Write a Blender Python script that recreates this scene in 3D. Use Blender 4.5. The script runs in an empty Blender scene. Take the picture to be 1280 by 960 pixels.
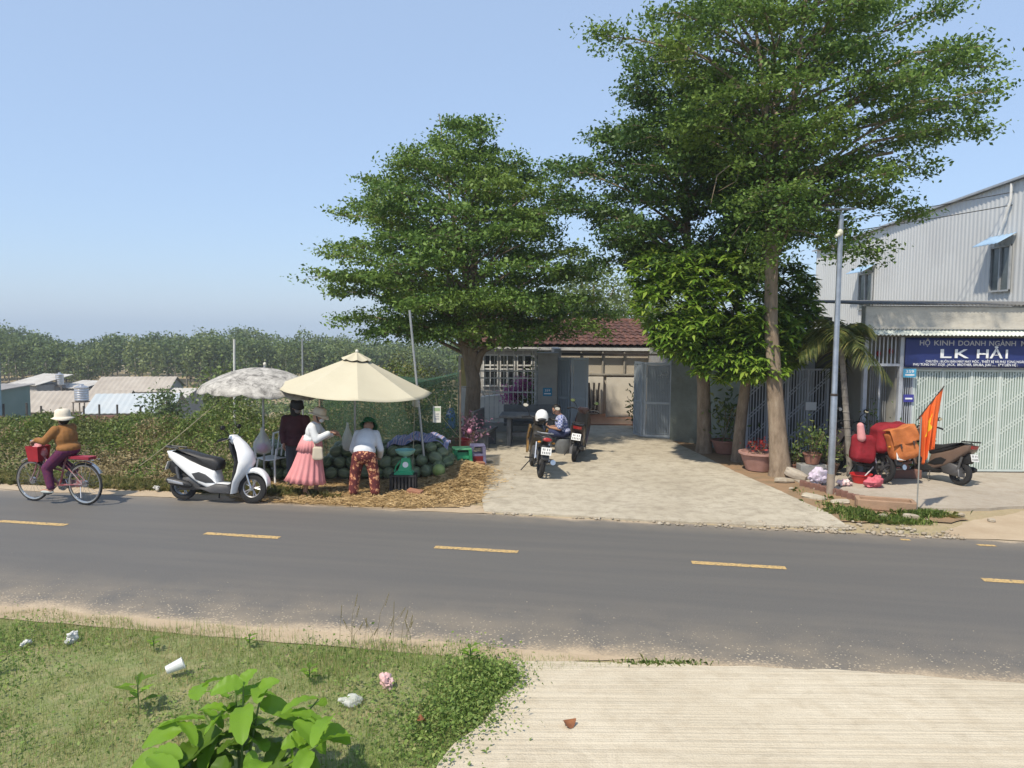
import bpy, bmesh, math, random
import numpy as np
from mathutils import Vector, Matrix, Euler
from mathutils import noise as mnoise
from mathutils.geometry import tessellate_polygon
R = math.radians
random.seed(11)
rng = np.random.default_rng(11)
sc = bpy.context.scene
col = sc.collection

# ------------------------------------------------------------------ camera, sky, sun, exposure
PITCH, ROLL, CAM_H = math.atan(72 / 961), R(0.44), 2.85
fw = Vector((0, math.cos(PITCH), -math.sin(PITCH)))
r0 = Vector((1, 0, 0)); u0 = Vector((0, math.sin(PITCH), math.cos(PITCH)))
rt = r0 * math.cos(ROLL) + u0 * math.sin(ROLL)
up = -r0 * math.sin(ROLL) + u0 * math.cos(ROLL)
cd = bpy.data.cameras.new('camera'); cam = bpy.data.objects.new('camera', cd); col.objects.link(cam)
cam.matrix_world = Matrix(((rt.x, up.x, -fw.x, 0), (rt.y, up.y, -fw.y, 0), (rt.z, up.z, -fw.z, CAM_H), (0, 0, 0, 1)))
cd.sensor_width = 36; cd.lens = 36 * 961 / 1280; cd.clip_end = 3000; cd.clip_start = 0.05
sc.camera = cam
TO_SUN = Vector((-0.42, -0.58, 1.0)).normalized()
SUN_EL = math.asin(TO_SUN.z); SUN_AZ = math.atan2(TO_SUN.x, TO_SUN.y)
w = bpy.data.worlds.new('World'); sc.world = w; w.use_nodes = True
nt = w.node_tree; bg = nt.nodes['Background']
sky = nt.nodes.new('ShaderNodeTexSky'); sky.sky_type = 'NISHITA'; sky.sun_disc = False
sky.sun_elevation = SUN_EL; sky.sun_rotation = SUN_AZ
sky.air_density = 1.0; sky.dust_density = 1.1; sky.ozone_density = 6.0; sky.altitude = 0
veil = nt.nodes.new('ShaderNodeMix'); veil.data_type = 'RGBA'; veil.inputs[0].default_value = 0.75     # even humid veil over the whole sky
veil.inputs[7].default_value = (1.50, 1.93, 2.60, 1); nt.links.new(sky.outputs[0], veil.inputs[6]); nt.links.new(veil.outputs[2], bg.inputs[0]); bg.inputs[1].default_value = 0.15
sd = bpy.data.lights.new('sun', 'SUN'); sun = bpy.data.objects.new('sun', sd); col.objects.link(sun)
sd.energy = 2.7; sd.angle = R(1.4); sd.color = (1.0, 0.90, 0.74)
sun.rotation_euler = TO_SUN.to_track_quat('Z', 'Y').to_euler(); sun.location = (-20, -18, 40)
sc.view_settings.view_transform = 'Standard'; sc.view_settings.look = 'None'
sc.view_settings.exposure = 0.95; sc.view_settings.gamma = 1.0
sc.render.engine = 'CYCLES'
sc.cycles.max_bounces = 6; sc.cycles.transparent_max_bounces = 12
sc.cycles.use_denoising = True

# ------------------------------------------------------------------ materials
MATS = {}
def nn(t, kind, **kw):
    n = t.nodes.new(kind)
    for k, v in kw.items(): setattr(n, k, v)
    return n
def ramp(t, fac, stops):
    r = nn(t, 'ShaderNodeValToRGB'); el = r.color_ramp.elements
    while len(el) < len(stops): el.new(0.5)
    for e, (p, c) in zip(el, stops):
        e.position = p; e.color = (c[0], c[1], c[2], 1) if not isinstance(c, (int, float)) else (c, c, c, 1)
    t.links.new(fac, r.inputs[0]); return r.outputs[0]
def noise(t, scale, detail=5, rough=0.6, vec=None, dist=0):
    n = nn(t, 'ShaderNodeTexNoise'); n.inputs['Scale'].default_value = scale; n.inputs['Detail'].default_value = detail
    n.inputs['Roughness'].default_value = rough; n.inputs['Distortion'].default_value = dist
    if vec is not None: t.links.new(vec, n.inputs['Vector'])
    return n.outputs['Fac']
def mixc(t, fac, a, b, mode='MIX'):
    m = nn(t, 'ShaderNodeMix', data_type='RGBA', blend_type=mode)
    for s, v in ((m.inputs[0], fac), (m.inputs[6], a), (m.inputs[7], b)):
        if isinstance(v, (tuple, list)): s.default_value = (v[0], v[1], v[2], 1)
        elif isinstance(v, (int, float)): s.default_value = v
        else: t.links.new(v, s)
    return m.outputs[2]
def mth(t, op, a, b=0.0):
    m = nn(t, 'ShaderNodeMath', operation=op)
    for s, v in zip(m.inputs, (a, b)):
        if isinstance(v, (int, float)): s.default_value = v
        else: t.links.new(v, s)
    return m.outputs[0]
def newmat(name):
    m = bpy.data.materials.new(name); m.use_nodes = True
    t = m.node_tree; b = t.nodes['Principled BSDF']; MATS[name] = m
    return m, t, b
def objco(t): return nn(t, 'ShaderNodeTexCoord').outputs['Object']
def addbump(t, b, h, strength=0.3, dist=0.02):
    n = nn(t, 'ShaderNodeBump'); n.inputs['Strength'].default_value = strength; n.inputs['Distance'].default_value = dist
    t.links.new(h, n.inputs['Height']); t.links.new(n.outputs[0], b.inputs['Normal'])
def mat(name, c, rough=0.6, metal=0.0, var=0.25, scale=6.0, bump=0.0, bscale=40.0, c2=None, spec=0.4, rnd=0.0, coat=0.0):
    """plain material: base colour broken up by noise (grime, wear), optional bump and per-object variation"""
    if name in MATS: return MATS[name]
    m, t, b = newmat(name)
    co = objco(t); f = noise(t, scale, vec=co)
    c2 = c2 or tuple(x * (1 - var) for x in c)
    out = mixc(t, ramp(t, f, [(0.35, 0.0), (0.68, 1.0)]), c, c2)
    if rnd:
        oi = nn(t, 'ShaderNodeObjectInfo'); hs = nn(t, 'ShaderNodeHueSaturation')
        v = mth(t, 'MULTIPLY_ADD', oi.outputs['Random'], rnd); t.nodes[-1].inputs[2].default_value = 1 - rnd / 2
        t.links.new(v, hs.inputs['Value']); t.links.new(out, hs.inputs['Color']); out = hs.outputs[0]
    t.links.new(out, b.inputs['Base Color'])
    b.inputs['Roughness'].default_value = rough; b.inputs['Metallic'].default_value = metal
    b.inputs['Specular IOR Level'].default_value = spec; b.inputs['Coat Weight'].default_value = coat
    if bump: addbump(t, b, noise(t, bscale, vec=co), bump)
    return m
def leafmat(name, dark, light, trans=0.3, hi=None, patch=None, rough=0.5):
    """foliage: each leaf (mesh island) its own tone, some light passing through"""
    m, t, b = newmat(name)
    g = nn(t, 'ShaderNodeNewGeometry')
    st = [(0.0, dark), (0.7, light)] + ([(1.0, hi)] if hi else [])
    c = ramp(t, g.outputs['Random Per Island'], st)
    if patch: c = mixc(t, ramp(t, noise(t, patch[0], 3, vec=objco(t)), [(0.45, 0.0), (0.65, 1.0)]), c, patch[1])
    t.links.new(c, b.inputs['Base Color']); b.inputs['Roughness'].default_value = rough
    b.inputs['Specular IOR Level'].default_value = 0.3
    tr = nn(t, 'ShaderNodeBsdfTranslucent'); t.links.new(c, tr.inputs[0])
    mx = nn(t, 'ShaderNodeMixShader'); mx.inputs[0].default_value = trans
    t.links.new(b.outputs[0], mx.inputs[1]); t.links.new(tr.outputs[0], mx.inputs[2])
    t.links.new(mx.outputs[0], t.nodes['Material Output'].inputs[0])
    return m

# ------------------------------------------------------------------ mesh helpers
class MB:
    def __init__(s): s.v = []; s.f = []; s.m = []; s.cur = 0
    def add(s, vs, fs):
        o = len(s.v); s.v.extend([tuple(v) for v in vs])
        for f in fs: s.f.append(tuple(i + o for i in f)); s.m.append(s.cur)
        return s
    def box(s, c, d, rot=None):
        vs = [Vector((x * d[0] / 2, y * d[1] / 2, z * d[2] / 2)) for x in (-1, 1) for y in (-1, 1) for z in (-1, 1)]
        if rot is not None:
            M = Euler(rot).to_matrix(); vs = [M @ v for v in vs]
        vs = [v + Vector(c) for v in vs]
        return s.add(vs, [(0, 1, 3, 2), (4, 6, 7, 5), (0, 4, 5, 1), (2, 3, 7, 6), (0, 2, 6, 4), (1, 5, 7, 3)])
    def bx(s, x0, x1, y0, y1, z0, z1): return s.box(((x0 + x1) / 2, (y0 + y1) / 2, (z0 + z1) / 2), (x1 - x0, y1 - y0, z1 - z0))
    def tube(s, pts, r, n=8, cap=True):
        pts = [Vector(p) for p in pts]; k = len(pts)
        rs = r if isinstance(r, (list, tuple)) else [r] * k
        prev = None; rings = []
        for i, p in enumerate(pts):
            d = (pts[min(i + 1, k - 1)] - pts[max(i - 1, 0)])
            d = d.normalized() if d.length > 1e-9 else Vector((0, 0, 1))
            if prev is None:
                a = Vector((0, 0, 1)) if abs(d.z) < 0.9 else Vector((1, 0, 0))
                x = d.cross(a).normalized()
            else:
                x = (prev - d * prev.dot(d)); x = x.normalized() if x.length > 1e-6 else d.orthogonal().normalized()
            prev = x; y = d.cross(x)
            rings.append([p + (x * math.cos(2 * math.pi * j / n) + y * math.sin(2 * math.pi * j / n)) * rs[i] for j in range(n)])
        return s.loft(rings, cap)
    def loft(s, rings, cap=True, closed=False):
        n = len(rings[0]); vs = [p for r in rings for p in r]; fs = []
        m = len(rings); last = m if closed else m - 1
        for i in range(last):
            i2 = (i + 1) % m
            for j in range(n):
                fs.append((i * n + j, i * n + (j + 1) % n, i2 * n + (j + 1) % n, i2 * n + j))
        if cap and not closed:
            fs.append(tuple(range(n - 1, -1, -1))); fs.append(tuple((m - 1) * n + j for j in range(n)))
        return s.add(vs, fs)
    def lathe(s, prof, n=20, M=None, cap=False, closed=False):
        M = M or Matrix()
        rings = [[M @ Vector((r * math.cos(2 * math.pi * j / n), r * math.sin(2 * math.pi * j / n), z)) for j in range(n)] for r, z in prof]
        return s.loft(rings, cap, closed)
    def ell(s, c, r, rot=None, n=14, m=9):
        M = Euler(rot).to_matrix() if rot is not None else Matrix.Identity(3)
        vs = [Vector(c) + M @ Vector((0, 0, -r[2]))]
        for i in range(1, m):
            a = -math.pi / 2 + math.pi * i / m
            for j in range(n):
                b = 2 * math.pi * j / n
                vs.append(Vector(c) + M @ Vector((r[0] * math.cos(a) * math.cos(b), r[1] * math.cos(a) * math.sin(b), r[2] * math.sin(a))))
        vs.append(Vector(c) + M @ Vector((0, 0, r[2])))
        fs = [(0, 1 + (j + 1) % n, 1 + j) for j in range(n)]
        for i in range(m - 2):
            for j in range(n):
                fs.append((1 + i * n + j, 1 + i * n + (j + 1) % n, 1 + (i + 1) * n + (j + 1) % n, 1 + (i + 1) * n + j))
        t = len(vs) - 1; o = 1 + (m - 2) * n
        fs += [(o + j, o + (j + 1) % n, t) for j in range(n)]
        return s.add(vs, fs)
    def caps(s, p0, r0, p1, r1, n=12):
        s.tube([p0, p1], [r0, r1], n); s.ell(p0, (r0,) * 3, n=n, m=8); return s.ell(p1, (r1,) * 3, n=n, m=8)
    def slab(s, prof, wd, inset=0.02, y0=0.0):
        """side profile (x, z) given rounded thickness 2*wd across y"""
        P = [Vector((p[0], 0, p[1])) for p in prof]; n = len(P)
        area = sum(P[i].x * P[(i + 1) % n].z - P[(i + 1) % n].x * P[i].z for i in range(n))
        sg = 1 if area > 0 else -1
        def off(d):
            o = []
            for i in range(n):
                a = (P[i] - P[i - 1]).normalized(); b = (P[(i + 1) % n] - P[i]).normalized()
                t = (a + b); t = t.normalized() if t.length > 1e-6 else a
                nrm = Vector((-t.z, 0, t.x)) * sg
                o.append(P[i] + nrm * d)
            return o
        rings = []
        for fy, d in ((-1, inset), (-0.93, inset * 0.45), (-0.78, 0.0), (0.78, 0.0), (0.93, inset * 0.45), (1, inset)):
            rings.append([p + Vector((0, y0 + fy * wd, 0)) for p in off(d)])
        return s.loft(rings, True)
    def grid(s, fn, nu, nv):
        vs = [fn(i / nu, j / nv) for i in range(nu + 1) for j in range(nv + 1)]
        fs = [(i * (nv + 1) + j, (i + 1) * (nv + 1) + j, (i + 1) * (nv + 1) + j + 1, i * (nv + 1) + j + 1) for i in range(nu) for j in range(nv)]
        return s.add(vs, fs)
    def mesh(s, name, mats, smooth=False, ang=38):
        me = bpy.data.meshes.new(name); me.from_pydata(s.v, [], s.f)
        for m in (mats if isinstance(mats, (list, tuple)) else [mats]): me.materials.append(m)
        if any(s.m): me.polygons.foreach_set('material_index', s.m)
        bm = bmesh.new(); bm.from_mesh(me)
        bmesh.ops.recalc_face_normals(bm, faces=bm.faces[:])
        if smooth:
            la = R(ang)
            for f in bm.faces: f.smooth = True
            for e in bm.edges:
                if len(e.link_faces) == 2 and e.calc_face_angle(0) > la: e.smooth = False
        bm.to_mesh(me); bm.free(); me.update()
        return me
    def build(s, name, mats, parent=None, smooth=False, loc=None, ang=38):
        return link(name, s.mesh(name, mats, smooth, ang), parent, loc)
def link(name, me, parent=None, loc=None):
    o = bpy.data.objects.new(name, me); col.objects.link(o)
    if parent is not None: o.parent = parent
    if loc is not None: o.location = loc
    return o
def tag(o, label, cat, group=None, kind=None):
    o['label'] = label; o['category'] = cat
    if group: o['group'] = group
    if kind: o['kind'] = kind
    return o
def struct(o): o['kind'] = 'structure'; return o
def thing(name, label, cat, loc=(0, 0, 0), rz=0.0, group=None):
    o = bpy.data.objects.new(name, None); col.objects.link(o); o.empty_display_size = 0.1
    o.location = loc; o.rotation_euler = (0, 0, rz)
    return tag(o, label, cat, group)
def bevel(o, wd=0.01, seg=2):
    m = o.modifiers.new('edge', 'BEVEL'); m.width = wd; m.segments = seg; m.limit_method = 'ANGLE'; return o
def npmesh(name, V, F, mats, midx=None, smooth=False):
    me = bpy.data.meshes.new(name); V = np.asarray(V, np.float32); F = np.asarray(F, np.int32); k = F.shape[1]
    me.vertices.add(len(V)); me.vertices.foreach_set('co', V.ravel())
    me.loops.add(F.size); me.loops.foreach_set('vertex_index', F.ravel())
    me.polygons.add(len(F)); me.polygons.foreach_set('loop_start', np.arange(0, F.size, k, dtype=np.int32))
    me.polygons.foreach_set('loop_total', np.full(len(F), k, np.int32))
    for m in (mats if isinstance(mats, (list, tuple)) else [mats]): me.materials.append(m)
    if midx is not None: me.polygons.foreach_set('material_index', np.asarray(midx, np.int32))
    if smooth: me.polygons.foreach_set('use_smooth', np.ones(len(F), bool))
    me.update(calc_edges=True); me.validate()
    return me
def leaves(P, size, up=0.6, aspect=0.5, dirs=None, fold=0.15, svar=0.35):
    """one diamond leaf per point: returns verts, quads"""
    P = np.asarray(P, float); N = len(P)
    nrm = rng.normal(size=(N, 3)) * (1 - up); nrm[:, 2] += up; nrm /= np.linalg.norm(nrm, axis=1, keepdims=True) + 1e-9
    d = rng.normal(size=(N, 3)) if dirs is None else np.asarray(dirs, float)
    d = d - nrm * np.sum(d * nrm, 1, keepdims=True); d /= np.linalg.norm(d, axis=1, keepdims=True) + 1e-9
    sd_ = np.cross(nrm, d); L = (np.asarray(size) * (1 + svar * rng.uniform(-1, 1, N)))[:, None]
    a = P - d * L * 0.5; b = P + sd_ * L * aspect * 0.5 + nrm * L * fold; c = P + d * L * 0.5; e = P - sd_ * L * aspect * 0.5 + nrm * L * fold
    V = np.stack([a, b, c, e], 1).reshape(-1, 3)
    return V, np.arange(N * 4).reshape(N, 4)
def inpoly(P, poly):
    x, y = P[:, 0], P[:, 1]; ins = np.zeros(len(P), bool); n = len(poly)
    for i in range(n):
        x0, y0 = poly[i]; x1, y1 = poly[(i + 1) % n]
        c = ((y0 > y) != (y1 > y)) & (x < (x1 - x0) * (y - y0) / ((y1 - y0) if y1 != y0 else 1e-9) + x0)
        ins ^= c
    return ins
def scatter(poly, n):
    a = np.array(poly); lo, hi = a.min(0), a.max(0); out = []
    got = 0
    while got < n:
        p = rng.uniform(lo, hi, (max(n, 200), 2)); p = p[inpoly(p, poly)]; out.append(p); got += len(p)
    return np.concatenate(out)[:n]
def fbm(x, y, s, seed=0.0): return mnoise.fractal(Vector((x * s + seed, y * s - seed, seed * 1.7)), 0.8, 2.0, 4)
def rough_outline(pts, step=0.12, amp=0.05, seed=1.0, close=True):
    out = []; n = len(pts)
    for i in range(n if close else n - 1):
        a = Vector(pts[i]).to_2d() if len(pts[i]) > 2 else Vector(pts[i]); b = Vector(pts[(i + 1) % n])
        L = (b - a).length; k = max(1, int(L / step)); nr = Vector((-(b - a).y, (b - a).x)).normalized()
        for j in range(k):
            p = a + (b - a) * j / k
            q = p + nr * amp * (mnoise.noise(Vector((p.x * 2.3, p.y * 2.3, seed))) + 0.6 * mnoise.noise(Vector((p.x * 8, p.y * 8, seed))))
            out.append((q.x, q.y))
    return out
def patch(name, pts, z, m, thick=0.0, step=0.12, amp=0.05, seed=1.0, zf=None):
    """flat-lying sheet with a ragged outline"""
    o = rough_outline(pts, step, amp, seed)
    z_ = (lambda x, y: z) if zf is None else zf
    tris = tessellate_polygon([[Vector((p[0], p[1], 0)) for p in o]])
    mb = MB(); n = len(o)
    vs = [(p[0], p[1], z_(p[0], p[1])) for p in o]; fs = [tuple(t) for t in tris]
    if thick:
        vs += [(p[0], p[1], z_(p[0], p[1]) - thick) for p in o]
        fs += [(i, (i + 1) % n, n + (i + 1) % n, n + i) for i in range(n)]
    mb.add(vs, fs)
    ob = mb.build(name, m); 
    return ob
def bxs(boxes, name, m, parent):
    for q in boxes: MB().bx(*q).build(name, m, parent)
def stick(name, p0, p1, r, m, parent=None, n=8):
    return MB().tube([p0, p1], r, n).build(name, m, parent, True)
def copy_tree(o, parent=None):
    c = o.copy(); col.objects.link(c); c.parent = parent
    for ch in o.children: copy_tree(ch, c)
    return c

# ------------------------------------------------------------------ ground
def sstep(a, b, x):
    t = min(1, max(0, (x - a) / (b - a))); return t * t * (3 - 2 * t)
def ground_h(x, y):
    side = 1 - sstep(-4.5, -2.0, x) * (1 - sstep(40, 55, y))
    h = -0.03 - 6.6 * sstep(19, 58, y) * side + 1.0 * sstep(105, 135, y) - 40 * sstep(165, 420, y)
    t = 0.175 * x + 0.985 * y
    if t < 6.6 and y < 9: h += 0.028 + 0.025 * fbm(x, y, 0.8, 3) * sstep(6.4, 6.0, t) - 0.04 * sstep(6.2, 4.5, t)
    if t > 11.6 and x < -1: h += 0.04 * fbm(x, y, 0.7, 9)
    if t > 11.2 and y < 21 and x > -6: h += 0.02
    if y > 25: h += 0.3 * fbm(x, y, 0.06, 2) * sstep(25, 60, y)
    return h
xs = sorted(set([round(v, 3) for v in list(np.linspace(-14, 14, 113)) + list(np.linspace(-14, -160, 40)) + list(np.linspace(14, 160, 40)) + [-900, -500, -300, 300, 500, 900]]))
ys = sorted(set([round(v, 3) for v in list(np.linspace(0, 24, 97)) + list(np.linspace(24, 160, 60)) + list(np.linspace(0, -20, 11)) + [-60, -200, 180, 220, 280, 340, 420, 600, 900]]))
gv = [(x, y, ground_h(x, y)) for x in xs for y in ys]; ny = len(ys)
gf = [(i * ny + j, (i + 1) * ny + j, (i + 1) * ny + j + 1, i * ny + j + 1) for i in range(len(xs) - 1) for j in range(ny - 1)]
m, t, b = newmat('earth'); co = objco(t)
n1 = noise(t, 0.9, 6, vec=co); n2 = noise(t, 14, 6, vec=co)
c = ramp(t, n1, [(0.3, (0.33, 0.26, 0.16)), (0.5, (0.38, 0.30, 0.19)), (0.7, (0.27, 0.25, 0.13))])
c = mixc(t, ramp(t, n2, [(0.35, 0.0), (0.7, 0.6)]), c, (0.24, 0.21, 0.10))
sx = nn(t, 'ShaderNodeSeparateXYZ'); t.links.new(co, sx.inputs[0])
tt_ = mth(t, 'ADD', mth(t, 'MULTIPLY', sx.outputs['X'], .175), mth(t, 'MULTIPLY', sx.outputs['Y'], .985))
bank = mth(t, 'LESS_THAN', mth(t, 'ADD', tt_, mth(t, 'MULTIPLY', n2, .25)), 6.5)
th = ramp(t, noise(t, 3.0, 6, .7, vec=co), [(.32, (0.25, 0.235, 0.11)), (.5, (0.17, 0.20, 0.075)), (.68, (0.31, 0.27, 0.15))])
c = mixc(t, bank, c, th)
t.links.new(c, b.inputs['Base Color']); b.inputs['Roughness'].default_value = 0.95; addbump(t, b, n2, 0.6, 0.03)
struct(link('ground', npmesh('ground', gv, gf, m, smooth=True)))

# road (own axes: x along the road, y across)
ROAD_A = math.atan2(-0.175, 0.985)
m, t, b = newmat('asphalt'); co = objco(t)
sep = nn(t, 'ShaderNodeSeparateXYZ'); t.links.new(co, sep.inputs[0]); Yc = sep.outputs['Y']
fine = noise(t, 85, 3, .8, vec=co); mid = noise(t, 5, 5, vec=co); big = noise(t, 0.5, 4, vec=co)
st = nn(t, 'ShaderNodeMapping'); st.inputs['Scale'].default_value = (0.12, 2.2, 1); t.links.new(co, st.inputs[0])
streak = noise(t, 2.0, 5, vec=st.outputs[0])
c = ramp(t, fine, [(0.3, (0.064, 0.063, 0.061)), (0.55, (0.116, 0.113, 0.108)), (0.8, (0.205, 0.197, 0.182))])
c = mixc(t, ramp(t, streak, [(0.42, 0.0), (0.75, 0.34)]), c, (0.17, 0.155, 0.135))
c = mixc(t, ramp(t, big, [(0.4, 0.0), (0.7, 0.25)]), c, (0.12, 0.11, 0.10))
# loose sand and grit thickening toward the near edge (y = 6.55), a little at the far edge
near = nn(t, 'ShaderNodeMapRange'); near.inputs[1].default_value = 8.3; near.inputs[2].default_value = 6.55; t.links.new(Yc, near.inputs[0])
vor = nn(t, 'ShaderNodeTexVoronoi'); vor.inputs['Scale'].default_value = 26; t.links.new(co, vor.inputs['Vector'])
grit = mth(t, 'LESS_THAN', vor.outputs['Distance'], mth(t, 'MULTIPLY', mth(t, 'MULTIPLY', near.outputs[0], near.outputs[0]), mth(t, 'MULTIPLY', mid, 0.62)))
c = mixc(t, grit, c, (0.42, 0.36, 0.27))
film = mth(t, 'MULTIPLY', mth(t, 'POWER', near.outputs[0], 2.2), ramp(t, noise(t, 1.6, 6, vec=co), [(0.3, 0.0), (0.7, 0.8)]))
c = mixc(t, film, c, (0.33, 0.27, 0.19))
far = nn(t, 'ShaderNodeMapRange'); far.inputs[1].default_value = 10.7; far.inputs[2].default_value = 11.3; t.links.new(Yc, far.inputs[0])
c = mixc(t, mth(t, 'MULTIPLY', far.outputs[0], mid), c, (0.26, 0.22, 0.17))
def sandmask(v0):
    v = mth(t, 'ADD', v0, mth(t, 'MULTIPLY', mth(t, 'SUBTRACT', noise(t, 1.1, 5, vec=co), .5), 3.4))
    v = mth(t, 'ADD', v, mth(t, 'MULTIPLY', mth(t, 'SUBTRACT', noise(t, 45, 3, vec=co), .5), 2.2)); q = nn(t, 'ShaderNodeClamp'); t.links.new(v, q.inputs[0]); return q.outputs[0]
sandc = ramp(t, noise(t, 2.2, 6, vec=co), [(0.3, (0.37, 0.285, 0.19)), (0.7, (0.46, 0.37, 0.26))])
c = mixc(t, sandmask(mth(t, 'MULTIPLY', mth(t, 'SUBTRACT', 6.74, Yc), 3.6)), c, sandc)
c = mixc(t, sandmask(mth(t, 'MULTIPLY', mth(t, 'SUBTRACT', Yc, 11.19), 6.0)), c, sandc)
t.links.new(c, b.inputs['Base Color']); b.inputs['Roughness'].default_value = 0.75; b.inputs['Specular IOR Level'].default_value = 0.35
addbump(t, b, fine, 0.35, 0.006)
mb = MB(); ss = list(np.linspace(-60, 60, 241)); rows = [6.45, 7.5, 9.0, 10.2, 11.3]
mb.add([(s, tt + (0.05 * mnoise.noise(Vector((s * 1.4, tt, 0))) if k in (0, 4) else 0), 0) for s in ss for k, tt in enumerate(rows)],
       [(i * 5 + j, (i + 1) * 5 + j, (i + 1) * 5 + j + 1, i * 5 + j + 1) for i in range(240) for j in range(4)])
road = struct(mb.build('road', m)); road.rotation_euler = (0, 0, ROAD_A)
# worn yellow dashes, as painted sheets on the road
m, t, b = newmat('road_paint'); co = objco(t); n1 = noise(t, 30, 5, vec=co)
c = ramp(t, n1, [(0.36, (0.15, 0.13, 0.10)), (0.5, (0.47, 0.32, 0.13)), (0.72, (0.56, 0.40, 0.18))])
t.links.new(c, b.inputs['Base Color']); b.inputs['Roughness'].default_value = 0.8
s0 = -4.17 * 0.985 - 10.3 * 0.175
for k in range(-4, 7):
    s = s0 + 3.24 * k
    o = rough_outline([(s, 9.36), (s + 1.09, 9.36), (s + 1.09, 9.475), (s, 9.475)], 0.06, 0.012, k)
    d = MB().add([(x, y, 0.004) for x, y in o], [tuple(range(len(o)))]).build('lane_dash', m, road)
for s, tt, L in ((4.35, 10.93, 0.22), (3.42, 11.0, 0.12)):
    o = rough_outline([(s, tt), (s + L, tt), (s + L, tt + 0.07), (s, tt + 0.07)], 0.04, 0.012, s)
    MB().add([(x, y, 0.004) for x, y in o], [tuple(range(len(o)))]).build('paint_scrap', m, road)

# sand drifts along the road
m, t, b = newmat('sand'); co = objco(t); n1 = noise(t, 2.2, 6, vec=co); n2 = noise(t, 60, 3, vec=co)
c = ramp(t, n1, [(0.3, (0.37, 0.285, 0.19)), (0.7, (0.46, 0.37, 0.26))]); c = mixc(t, ramp(t, n2, [(0.4, 0.0), (0.8, 0.5)]), c, (0.31, 0.24, 0.16))
t.links.new(c, b.inputs['Base Color']); b.inputs['Roughness'].default_value = 0.95; addbump(t, b, n2, 0.5, 0.01)
SAND = m
def rw(s, tt): return (s * 0.985 + tt * 0.175, -s * 0.175 + tt * 0.985)
far_in = [rw(s, 11.25 + 0.02 * math.sin(s * 2.1)) for s in np.linspace(-30, -2.3, 40)]
far_out = [rw(s, 11.75 + 0.1 * math.sin(s * 1.3)) for s in np.linspace(-2.3, -30, 40)]
struct(patch('sand_verge', far_in + far_out, 0.006, SAND, amp=0.05))
near_in = [rw(s, 6.53 + 0.02 * math.sin(s * 1.7)) for s in np.linspace(0.0, -30, 60)]
near_out = [rw(s, 6.25) for s in np.linspace(-30, -1.2, 60)] + [(0.05, 6.30)]
struct(patch('sand_verge', near_in + near_out, 0.006, SAND, amp=0.02, seed=4))
struct(patch('sand_verge', [(5.9, 10.35), (7.0, 10.2), (9, 9.85), (16, 8.6), (16, 12.5), (10, 12.6), (8.2, 12.0), (7.2, 11.5), (6.7, 11.2)], 0.0065, SAND, amp=0.08, seed=7))

# concrete sheets
def concrete(name, c1, c2, c3, groove=None, sc_=1.0, bump=0.4):
    m, t, b = newmat(name); co = objco(t)
    a1 = noise(t, 0.55 * sc_, 6, 0.65, vec=co); a2 = noise(t, 4.5 * sc_, 6, 0.7, vec=co); a3 = noise(t, 70, 3, vec=co)
    c = ramp(t, a1, [(0.35, c1), (0.65, c2)]); a4 = noise(t, 1.7 * sc_, 7, .75, vec=co, dist=1.2)
    c = mixc(t, ramp(t, a4, [(.52, 0.0), (.66, .45)]), c, tuple(x * .78 for x in c3))
    c = mixc(t, ramp(t, a2, [(0.45, 0.0), (0.72, 0.75)]), c, c3)
    c = mixc(t, ramp(t, a3, [(0.3, 0.22), (0.6, 0.0)]), c, (0.2, 0.17, 0.13))
    h = mth(t, 'ADD', a3, mth(t, 'MULTIPLY', a2, 1.5))
    if groove:
        mp = nn(t, 'ShaderNodeMapping'); mp.inputs['Rotation'].default_value = (0, 0, groove[0]); mp.inputs['Scale'].default_value = (0.02, 1, 1); t.links.new(co, mp.inputs[0])
        gn = noise(t, groove[1], 3, 0.5, vec=mp.outputs[0], dist=0.0)
        c = mixc(t, ramp(t, gn, [(0.32, 0.22), (0.48, 0.0)]), c, (0.32, 0.265, 0.19)); h = mth(t, 'ADD', h, mth(t, 'MULTIPLY', gn, 2.5))
    t.links.new(c, b.inputs['Base Color']); b.inputs['Roughness'].default_value = 0.9; b.inputs['Specular IOR Level'].default_value = 0.2
    addbump(t, b, h, bump, 0.012); return m
CONC_DRIVE = concrete('drive_concrete', (0.41, 0.365, 0.285), (0.50, 0.455, 0.365), (0.25, 0.215, 0.165))
CONC_APRON = concrete('apron_concrete', (0.50, 0.44, 0.335), (0.57, 0.51, 0.40), (0.44, 0.375, 0.275), groove=(0.02, 30.0), bump=.6)
CONC_YARD = concrete('yard_concrete', (0.36, 0.32, 0.265), (0.43, 0.385, 0.325), (0.31, 0.26, 0.20))
drive = [(-0.42, 11.62), (-0.48, 12.6), (-0.50, 13.9), (-0.62, 15.2), (-0.85, 16.6), (-1.3, 18), (-1.3, 20.4), (0.7, 20.75), (4.0, 20.75), (4.1, 18.4), (4.3, 16.4), (4.45, 14.9), (4.66, 13.6), (4.80, 12.5), (4.9, 11.6), (4.85, 10.85), (3.6, 10.92), (2.0, 11.18), (0.8, 11.42)]
struct(patch('driveway', drive, 0.02, CONC_DRIVE, 0.05, amp=0.035, seed=2))
apron = [(0.02, 6.36), (0.9, 6.34), (1.7, 6.30), (2.6, 6.24), (3.6, 6.10), (4.6, 5.92), (8, 5.35), (10, 4.9), (10, 0), (-1.6, 0), (-0.95, 3.2), (-0.62, 4.2), (-0.42, 4.9), (-0.2, 5.3), (-0.06, 5.75), (0.06, 6.05)]
struct(patch('concrete_apron', apron, 0.012, CONC_APRON, 0.06, amp=0.045, seed=3))
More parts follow.
